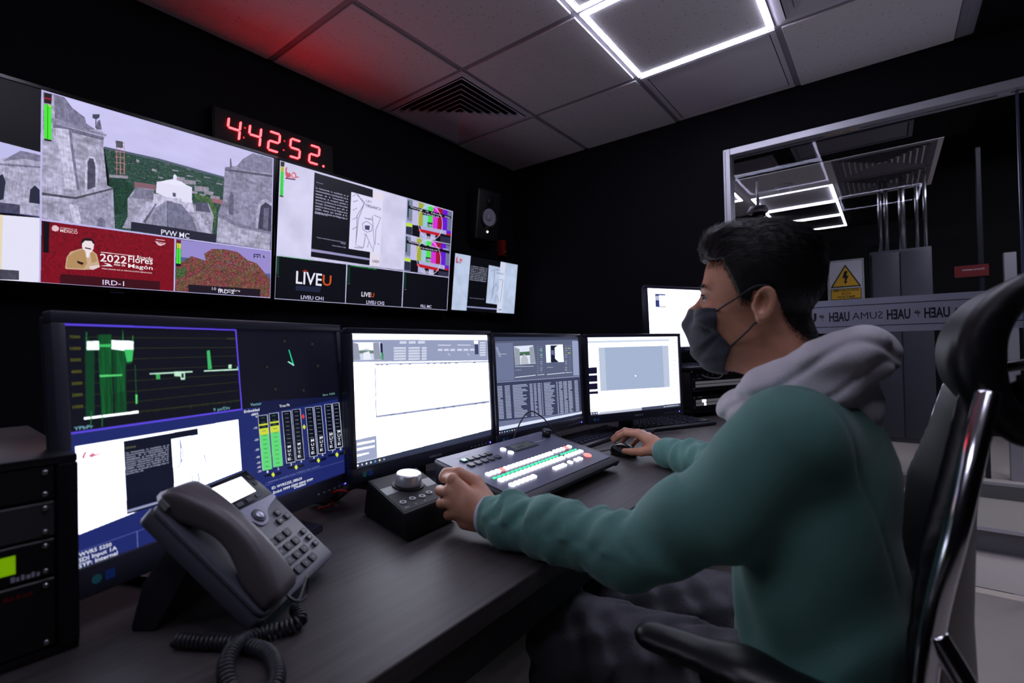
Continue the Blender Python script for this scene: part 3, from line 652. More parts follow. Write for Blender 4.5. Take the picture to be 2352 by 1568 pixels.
TVS_P = '''c 186 200 228 paper p -1 -5 1001 0 1000 999 0 1001;c 6 6 12 p 224 -14 700 -8 694 112 510 105 507 829 693 841 694 1005 216 1007;
c 140 145 185 p 219 914 696 917 697 944 220 940;c 205 212 232 p 700 -3 786 0 779 997 694 999;c 120 128 160 p 545 220 611 181 608 174 543 214;
p 606 178 607 742 614 742 613 177;p 606 178 607 473 613 472 613 177;p 607 472 575 772 581 773 613 473;p 702 353 760 348 760 340 702 345;
p 757 344 738 780 744 780 764 344;p 651 792 666 654 659 653 645 791;p 684 679 716 811 722 809 691 676;p 623 526 652 440 646 438 617 523;
p 646 441 686 516 692 512 652 437;p 686 513 656 585 661 588 692 516;c 190 90 110 p 18 87 41 44 40 131 65 138 18 158;c 195 110 130 p 61 101 83 67 109 98 103 134 71 136;
c 140 70 110 p 17 153 96 146 96 158 18 168'''
TVS_T = '''La  Autonomía  se  manifestó  en  el|170 175 200|236|184|255|180
reconocimiento y participación de la|170 175 200|235|215|255|180
esencia   de   la   Universidad:  sus|170 175 200|235|246|254|180
estudiantes,  al  otorgarle  paridad  a|170 175 200|235|277|253|190
alumnos y profesores en el Honorable|170 175 200|234|308|253|190
Consejo  Universitario;  para  ello  se|170 175 200|234|339|253|190
solicitó la reforma a la Ley Orgánica de la|170 175 200|234|371|252|200
UAEH,  misma  que  atendió  el  H.|170 175 200|233|402|252|210
Congreso de Estado de Hidalgo bajo el|170 175 200|233|433|251|210
Fondo: Universidad Autónoma|130 130 160|252|767|225|160
LEY|110 108 140|633|183|51|290
ORGANICA|110 108 140|637|247|132|320
UAEH|40 40 60|714|956|57|350'''
WFM_P = '''c 9 12 26 p 0 0 1000 0 1000 999 0 1000;c 30 40 105 p -2 451 506 452 987 459 1000 999 0 1000;c 10 12 24 p 5 10 503 9 500 451 -2 447;
c 12 13 26 p 503 9 1000 3 989 457 505 454;c 44 50 22 p 46 55 505 55 504 58 46 58;p 44 104 503 104 503 107 44 107;p 42 154 501 152 501 155 42 157;
p 40 204 499 206 499 209 40 207;p 38 253 497 255 497 258 38 256;p 37 302 495 299 495 302 36 305;p 35 352 493 346 493 349 34 355;
p 35 395 505 400 505 404 35 399;c 70 76 30 p 175 396 176 396 175 409 174 409;p 179 400 180 401 180 405 179 405;p 184 400 185 401 184 405 184 405;
p 188 400 189 401 189 406 188 405;p 193 400 194 401 194 406 193 405;p 197 401 198 401 198 406 197 405;p 202 401 203 401 203 406 202 406;
p 207 401 208 401 207 406 206 406;p 211 401 212 401 212 406 211 406;p 216 401 217 401 217 406 216 406;p 221 397 222 397 221 410 220 410;
p 226 401 227 401 226 406 225 406;p 230 401 231 401 231 406 230 406;p 235 401 236 401 236 406 235 406;p 240 401 241 401 241 406 240 406;
p 245 401 246 401 246 406 245 406;p 250 401 251 401 251 406 250 406;p 255 401 256 401 256 407 255 406;p 260 401 261 401 261 407 260 406;
p 265 401 266 402 266 407 265 406;p 270 397 271 397 270 411 269 411;p 275 401 276 402 276 407 275 407;p 280 401 281 402 281 407 280 407;
p 285 402 286 402 286 407 285 407;p 290 402 291 402 291 407 290 407;p 295 402 296 402 296 407 295 407;p 301 402 302 402 302 407 300 407;
p 306 402 307 402 307 407 306 407;p 311 402 312 402 312 407 311 407;p 316 402 318 402 317 407 316 407;p 322 397 323 398 323 412 321 412;
p 327 402 328 402 328 408 327 407;p 333 402 334 402 334 408 332 407;p 338 402 339 402 339 408 338 407;p 344 402 345 402 345 408 343 408;
p 349 402 350 402 350 408 349 408;p 355 402 356 403 356 408 355 408;p 360 402 362 403 361 408 360 408;p 366 402 367 403 367 408 366 408;
p 372 402 373 403 373 408 371 408;p 378 398 379 398 378 413 377 413;p 383 403 384 403 384 408 383 408;p 389 403 390 403 390 408 389 408;
p 395 403 396 403 396 409 395 408;p 401 403 402 403 402 409 400 408;p 407 403 408 403 408 409 406 408;p 412 403 414 403 414 409 412 409;
p 418 403 420 403 420 409 418 409;p 425 403 426 403 426 409 424 409;p 431 403 432 403 432 409 430 409;p 437 398 438 399 438 414 436 414;
p 443 403 444 404 444 409 443 409;p 449 403 450 404 450 409 449 409;p 455 403 457 404 456 409 455 409;p 462 404 463 404 463 410 461 409;
p 468 404 469 404 469 410 468 409;p 474 404 476 404 475 410 474 409;p 481 404 482 404 482 410 481 410;p 487 404 489 404 488 410 487 410;
p 494 404 495 404 495 410 493 410;c 10 60 34 p 46 54 57 72 66 113 57 390 37 400;c 12 80 38 wave p 75 46 109 43 101 401 73 409;
c 14 90 42 wave p 79 107 106 100 101 401 76 402;c 12 70 36 wave p 109 93 163 86 157 174 141 180 135 393 106 394;c 16 90 45 wave p 119 108 139 101 134 298 116 303;
c 225 245 235 p 49 74 78 73 77 112 48 112;p 108 69 165 72 163 117 139 117 107 109;c 60 190 100 p 78 88 106 86 106 100 78 99;
p 139 111 163 112 158 166 144 169;c 240 250 245 p 33 395 166 394 166 405 33 404;c 90 220 120 p 74 221 130 223 130 230 75 230;
p 161 319 166 320 165 360 160 363;c 40 150 70 p 49 35 51 35 49 72 48 72;p 138 23 139 23 138 70 136 70;p 163 47 165 47 164 75 162 74;
c 30 120 60 p 49 373 51 373 48 440 46 439;p 74 394 76 395 74 444 72 443;c 20 90 45 p 164 183 166 183 164 319 162 319;c 190 235 210 p 203 225 334 225 334 232 203 231;
p 276 223 309 225 308 266 295 266 294 249 275 246;c 60 170 90 p 221 231 233 231 232 256 221 255;c 10 12 24 p 298 234 305 235 304 257 297 256;
c 190 235 210 p 373 225 500 226 500 234 372 232;c 60 180 100 p 387 123 398 119 401 219 387 222;c 190 235 210 p 463 201 475 200 474 223 462 222;
c 90 200 120 p 495 214 501 214 500 229 494 228;c 30 200 140 p 730 123 736 124 754 221 746 217;c 150 240 210 p 721 200 728 196 754 220 752 229;
c 50 52 30 p 711 62 720 62 719 75 710 75;p 856 80 866 80 865 94 855 94;p 619 219 627 220 627 232 619 232;p 878 228 888 229 888 243 878 243;
p 650 355 659 356 658 369 650 368;p 789 382 798 384 798 397 788 396;c 92 72 225 p 0 0 503 4 503 11 0 9;p 498 6 504 6 505 454 500 453;
p -3 449 506 450 505 459 -2 458;c 245 248 255 p 10 510 485 508 485 788 5 866;c 12 16 36 p 123 521 338 519 338 551 253 549 254 759 250 801 337 796 338 843 120 843;
c 150 155 190 p 121 824 339 825 338 834 120 835;c 140 150 190 p 264 554 278 557 281 558 268 555;p 278 557 286 649 289 650 281 558;
p 286 649 264 694 268 695 289 650;p 278 557 276 672 280 673 281 558;p 308 738 309 784 312 785 311 740;p 328 742 329 784 333 785 332 744;
p 352 656 357 703 360 705 356 657;c 205 90 110 p 23 558 29 539 37 538 31 550 28 568;c 215 120 140 p 37 556 49 546 55 562 44 567;
c 230 160 170 p 53 555 68 554 66 560 55 563;c 18 24 62 p 573 421 988 459 988 823 574 835;c 30 40 105 p 572 503 988 478 988 811 574 830;
c 200 205 225 p 566 504 609 506 612 829 569 823;c 8 12 30 p 568 507 606 509 610 825 572 821;c 95 215 120 p 569 619 609 622 611 829 571 823;
c 205 215 60 p 568 581 608 583 609 622 569 619;p 568 555 608 557 608 567 568 565;c 50 120 70 p 580 519 595 521 595 524 580 522;
p 580 545 596 547 595 550 580 548;p 580 570 596 573 596 576 580 573;p 581 596 596 598 596 601 580 599;p 581 621 596 624 596 627 581 625;
p 581 647 597 650 596 653 581 650;p 581 673 597 676 597 679 581 676;p 582 698 597 702 597 705 581 702;p 582 724 597 728 597 731 582 727;
p 582 750 598 754 598 757 582 753;p 582 776 598 779 598 783 582 779;p 583 801 598 806 598 809 582 805;c 200 205 225 p 615 502 660 504 662 828 617 821;
c 8 12 30 p 617 505 657 507 660 823 619 819;c 95 215 120 p 617 617 659 620 661 827 618 821;c 205 215 60 p 617 579 659 581 659 620 617 617;
p 617 553 658 555 658 565 617 563;c 50 120 70 p 629 517 645 519 645 522 629 521;p 629 543 645 545 645 548 629 546;p 629 568 646 571 645 574 629 572;
p 629 594 646 596 646 600 629 597;p 630 620 646 622 646 625 630 623;p 630 645 646 648 646 651 630 648;p 630 671 646 674 646 677 630 674;
p 630 697 647 700 646 703 630 700;p 630 722 647 726 647 729 630 725;p 631 748 647 752 647 755 630 751;p 631 774 647 778 647 781 631 777;
p 631 800 647 804 647 807 631 803;c 200 205 225 p 675 502 720 506 723 829 678 820;c 8 12 30 p 677 505 717 509 721 824 681 818;
c 120 130 130 p 689 518 706 520 706 523 689 521;p 689 544 706 546 706 549 689 547;p 689 569 707 571 706 575 689 572;p 690 595 707 597 707 600 689 598;
p 690 620 707 623 707 626 690 623;p 690 646 707 649 707 652 690 649;p 690 671 708 674 708 678 690 674;p 691 697 708 700 708 703 690 700;
p 691 722 708 726 708 729 691 726;p 691 748 708 752 708 755 691 751;p 691 774 709 778 709 781 691 777;p 692 799 709 804 709 807 691 803;
c 200 205 225 p 725 501 769 504 771 829 727 821;c 8 12 30 p 727 503 766 506 769 824 729 818;c 120 130 130 p 738 516 756 518 756 521 738 519;
p 738 542 756 544 756 547 738 545;p 738 567 756 570 756 573 738 571;p 738 593 756 596 756 599 738 596;p 738 619 757 622 756 625 738 622;
p 739 644 757 648 757 651 738 648;p 739 670 757 674 757 677 739 674;p 739 696 757 700 757 703 739 699;p 739 722 757 726 757 729 739 725;
p 739 748 757 752 757 755 739 751;p 739 774 758 778 757 781 739 777;p 740 799 758 804 758 807 739 803;c 200 205 225 p 794 502 837 506 842 831 797 823;
c 8 12 30 p 796 505 834 509 839 827 800 821;c 120 130 130 p 806 518 825 520 825 523 806 521;p 806 544 826 546 825 549 806 547;
p 806 569 826 572 826 575 806 573;p 807 595 826 598 826 601 807 598;p 807 621 827 624 826 627 807 624;p 807 646 827 650 827 653 807 650;
p 808 672 827 676 827 679 808 676;p 808 698 828 702 827 705 808 702;p 808 724 828 728 828 731 808 727;p 809 750 828 754 828 757 809 753;
p 809 776 829 780 828 784 809 779;p 809 802 829 806 829 810 809 805;c 200 205 225 p 842 503 885 506 889 828 846 821;c 8 12 30 p 845 506 882 509 886 823 849 818;
c 120 130 130 p 854 518 874 520 874 524 853 522;p 854 544 874 546 874 550 854 547;p 854 569 874 572 874 575 854 573;p 854 595 875 597 875 601 854 598;
p 855 620 875 623 875 627 855 624;p 855 646 875 649 875 652 855 649;p 855 671 876 675 876 678 855 675;p 856 697 876 700 876 704 856 700;
p 856 722 876 726 876 730 856 726;p 856 748 877 752 876 755 856 751;p 857 773 877 778 877 781 856 777;p 857 799 877 804 877 807 857 803;
c 200 205 225 p 902 501 947 504 948 824 903 817;c 8 12 30 p 905 504 943 507 945 819 906 814;c 120 130 130 p 913 516 935 519 935 522 913 520;
p 914 542 935 544 935 548 913 545;p 914 567 935 569 935 573 914 571;p 914 592 935 595 935 599 914 596;p 914 618 935 621 935 624 914 621;
p 914 643 935 646 935 650 914 646;p 914 668 936 672 935 675 914 672;p 914 694 936 697 936 701 914 697;p 914 719 936 723 936 727 914 723;
p 915 744 936 749 936 752 914 748;p 915 770 936 774 936 778 915 773;p 915 795 936 800 936 804 915 799;c 200 205 225 p 951 502 995 504 996 820 952 814;
c 8 12 30 p 954 505 991 507 993 815 956 811;c 120 130 130 p 962 516 984 518 984 522 962 520;p 962 541 984 544 984 547 962 545;
p 962 566 984 569 984 572 962 570;p 962 591 984 594 984 598 962 595;p 962 616 984 619 984 623 962 620;p 962 641 984 645 984 648 962 645;
p 962 666 985 670 984 674 962 670;p 962 691 985 695 984 699 962 695;p 962 716 985 721 985 724 962 720;p 962 742 985 746 985 750 962 745;
p 963 767 985 771 985 775 962 770;p 963 792 985 797 985 800 962 796;c 225 60 50 p 771 554 781 539 789 558 780 573;c 215 220 70 p 772 621 782 607 790 626 781 641;
c 215 230 60 p 606 860 615 848 622 867 614 879;p 716 857 726 844 733 864 724 877;p 835 857 845 843 853 864 844 878;p 944 855 956 841 965 863 954 878;
c 10 16 36 p 575 849 605 851 604 868 575 861;p 624 857 652 858 651 873 624 874;p 681 845 715 847 714 865 681 858;p 736 854 767 854 766 870 735 871;
p 796 844 833 847 832 865 795 858;p 857 853 891 854 890 870 856 872;p 901 843 942 845 941 864 901 857;p 969 852 1006 852 1006 870 968 871;
c 70 80 150 p 5 932 611 909 611 913 4 936;c 110 120 180 p 142 927 144 927 143 1003 141 1004;c 70 80 140 p 576 899 996 914 996 918 575 902'''
WFM_T = '''7500|92 94 28|11|62|23|120
1000|92 94 28|11|111|23|130
5000|92 94 28|10|159|23|130
4000|92 94 28|10|208|23|130
3000|92 94 28|10|257|23|130
2000|92 94 28|9|305|23|130
1000|92 94 28|9|354|23|130
La  Autonomía  se  manifestó  en  el|170 175 200|127|578|117|70
reconocimiento y participación de la|170 175 200|126|588|117|70
esencia   de   la   Universidad:  sus|170 175 200|126|598|117|70
estudiantes,  al  otorgarle  paridad  a|170 175 200|126|609|116|80
alumnos y profesores en el Honorable|170 175 200|125|619|117|70
Consejo  Universitario;  para  ello  se|170 175 200|125|629|117|70
solicitó la reforma a la Ley Orgánica de la|170 175 200|124|639|117|70
UAEH,  misma  que  atendió  el  H.|170 175 200|124|649|117|70
Congreso de Estado de Hidalgo bajo el|170 175 200|124|660|116|70
decreto No. 42.|170 175 200|123|670|46|70
1977 09 30|120 120 80|127|557|25|80
M|225 228 240|690|731|14|160
U|225 228 240|689|756|14|160
T|225 228 240|688|781|14|160
E|225 228 240|687|806|14|160
M|225 228 240|740|730|14|170
U|225 228 240|739|755|14|170
T|225 228 240|738|781|14|170
E|225 228 240|737|806|14|160
M|225 228 240|811|729|16|180
U|225 228 240|810|755|16|170
T|225 228 240|809|782|16|180
E|225 228 240|808|808|16|170
M|225 228 240|860|724|17|170
U|225 228 240|859|751|17|170
T|225 228 240|858|778|17|170
E|225 228 240|857|805|16|170
M|225 228 240|918|718|18|180
U|225 228 240|917|746|18|190
T|225 228 240|916|773|17|180
E|225 228 240|915|801|17|180
M|225 228 240|968|713|18|190
U|225 228 240|967|741|18|180
T|225 228 240|966|769|18|180
E|225 228 240|965|798|18|190
0|215 220 235|556|514|7|120
-10|215 220 235|543|577|16|120
-20|215 220 235|543|645|17|120
-30|215 220 235|543|702|17|120
-40|215 220 235|544|744|17|120
-50|215 220 235|546|777|16|120
-60|215 220 235|546|802|17|120
-70|215 220 235|547|827|16|120
1|215 220 235|586|843|7|140
2|215 220 235|635|844|7|150
3|215 220 235|696|841|8|150
4|215 220 235|747|842|8|160
5|215 220 235|815|841|9|160
6|215 220 235|864|839|9|170
7|215 220 235|925|836|10|170
8|215 220 235|974|837|10|170
Vector|120 170 190|538|444|47|170
True Pk|225 228 240|665|476|51|160
Embedded|235 238 245|510|477|64|160
dBFS|235 238 245|538|499|30|130
Bars 100%|110 150 150|898|443|73|140
9 µs/Div|110 160 170|395|444|62|170
YPbPr|120 170 190|9|443|43|140
100%|60 62 30|463|63|34|130
ID: WVR5250_08Ih24|230 234 245|603|946|145|170
Embd: PPPP PPPP PPPP PPPP|230 234 245|608|974|198|160
Disabled|230 234 245|706|987|59|160
remote sess/ph hold TP/DN chls nession|110 120 170|587|901|262|90
WVR5 5250|225 230 245|4|954|74|160
SDI Input 1A|225 230 245|3|976|87|170
SYP: Internal|225 230 245|2|998|89|170'''
MA_P = '''c 255 255 255 p 0 0 1000 0 1001 1001 0 1000;c 150 158 190 p 2 45 998 47 998 254 2 213;c 250 250 255 p 0 0 1000 0 998 47 2 45;
c 205 210 230 p 3 65 167 64 177 205 2 202;c 225 230 245 p 14 67 144 67 139 100 120 135 81 111 29 133;c 110 135 120 p 38 127 124 129 123 153 37 150;
c 150 155 175 p 5 67 35 76 44 199 2 200;p 121 70 155 67 166 201 124 201;c 215 218 232 p 63 145 97 134 109 199 61 199;c 20 30 60 p 164 74 177 74 179 203 166 202;
c 60 200 100 p 165 148 173 148 177 201 168 200;c 205 210 228 p 288 57 334 57 334 78 287 80;p 349 57 397 56 398 78 349 80;
p 414 56 464 56 464 78 413 80;p 248 107 329 106 329 123 248 123;p 346 108 426 107 426 124 345 124;p 440 109 476 108 475 125 439 126;
p 248 129 328 129 328 145 247 145;p 345 131 426 131 425 148 344 147;p 439 132 475 131 475 149 438 149;p 247 151 328 152 327 168 247 167;
p 344 153 425 154 424 171 344 170;p 438 156 474 155 474 173 438 173;p 246 173 327 174 326 191 246 189;p 343 176 424 178 424 195 343 193;
p 437 179 474 179 473 196 437 196;p 246 195 326 197 326 213 245 211;p 343 199 423 201 423 218 342 216;p 437 203 473 203 472 220 436 220;
p 925 68 982 66 981 83 925 84;p 924 92 981 91 980 108 924 109;p 923 116 980 115 979 132 923 133;p 922 141 979 140 978 157 922 157;
p 922 165 978 165 978 182 921 182;p 921 189 977 189 977 206 920 206;c 60 66 100 p 875 90 909 90 909 189 875 189;c 220 222 238 p 869 53 911 52 909 87 871 87;
c 205 210 228 p 563 89 669 92 668 101 562 99;p 561 127 598 128 597 147 561 147;p 610 128 648 129 648 148 610 148;p 661 129 700 130 699 150 660 149;
p 641 166 659 191 656 196 637 171;p 721 90 839 93 839 102 721 100;p 720 130 761 131 760 151 719 150;p 774 131 816 131 815 152 774 151;
p 830 132 874 132 873 153 830 152;p 808 171 828 197 825 203 803 175;c 185 192 222 p 125 231 1014 259 1013 275 126 243;c 90 98 140 p 126 247 130 247 127 652 123 651;
c 150 158 195 p 125 637 995 658 994 678 127 652;c 60 64 90 p 137 241 153 241 153 246 137 247;p 162 242 178 242 178 247 161 248;
p 194 243 211 243 211 248 194 249;p 282 246 300 246 300 251 282 252;p 343 248 362 248 362 253 343 255;p 475 253 495 253 495 258 474 259;
p 521 254 542 254 542 259 521 261;p 575 256 597 256 597 261 575 263;p 606 257 628 257 628 263 606 264;p 637 258 660 258 660 264 637 265;
p 695 260 719 260 719 266 695 267;p 854 265 881 265 880 271 854 273;c 70 74 100 p 210 648 232 647 232 653 210 654;p 294 650 317 650 317 656 294 656;
p 531 657 558 656 557 663 531 664;p 580 658 607 658 607 665 579 665;p 655 660 684 660 684 667 655 667;p 847 666 879 665 878 673 846 673;
p 921 668 954 667 954 675 920 675;c 160 168 198 p 0 793 121 789 122 962 4 962;c 235 238 248 p 10 818 111 819 110 835 9 836;
p 8 857 110 860 109 876 8 875;p 7 902 75 905 75 916 7 919;c 50 56 80 p -1 966 1003 947 1000 1006 1 1004;c 235 238 245 p 5 978 14 978 15 992 5 992;
c 200 205 220 p 29 978 38 978 39 992 30 992;c 215 218 230 p 54 978 63 978 64 992 54 992;p 79 978 88 978 89 992 79 992;c 80 170 230 p 104 978 114 978 115 992 105 992;
c 235 230 180 p 130 978 141 978 141 992 131 992;c 160 165 200 p 157 978 167 978 168 992 158 993;c 225 228 240 p 881 1005 888 1004 888 1013 880 1014;
p 894 1005 902 1004 901 1013 894 1014;p 908 1005 915 1004 915 1013 907 1014;p 921 1004 929 1003 929 1012 921 1013;p 935 1004 943 1003 942 1012 935 1013;
p 949 1004 957 1003 956 1012 948 1013;p 963 1004 971 1003 970 1012 962 1013;p 977 1004 985 1003 984 1012 977 1013'''
MA_T = ''''''
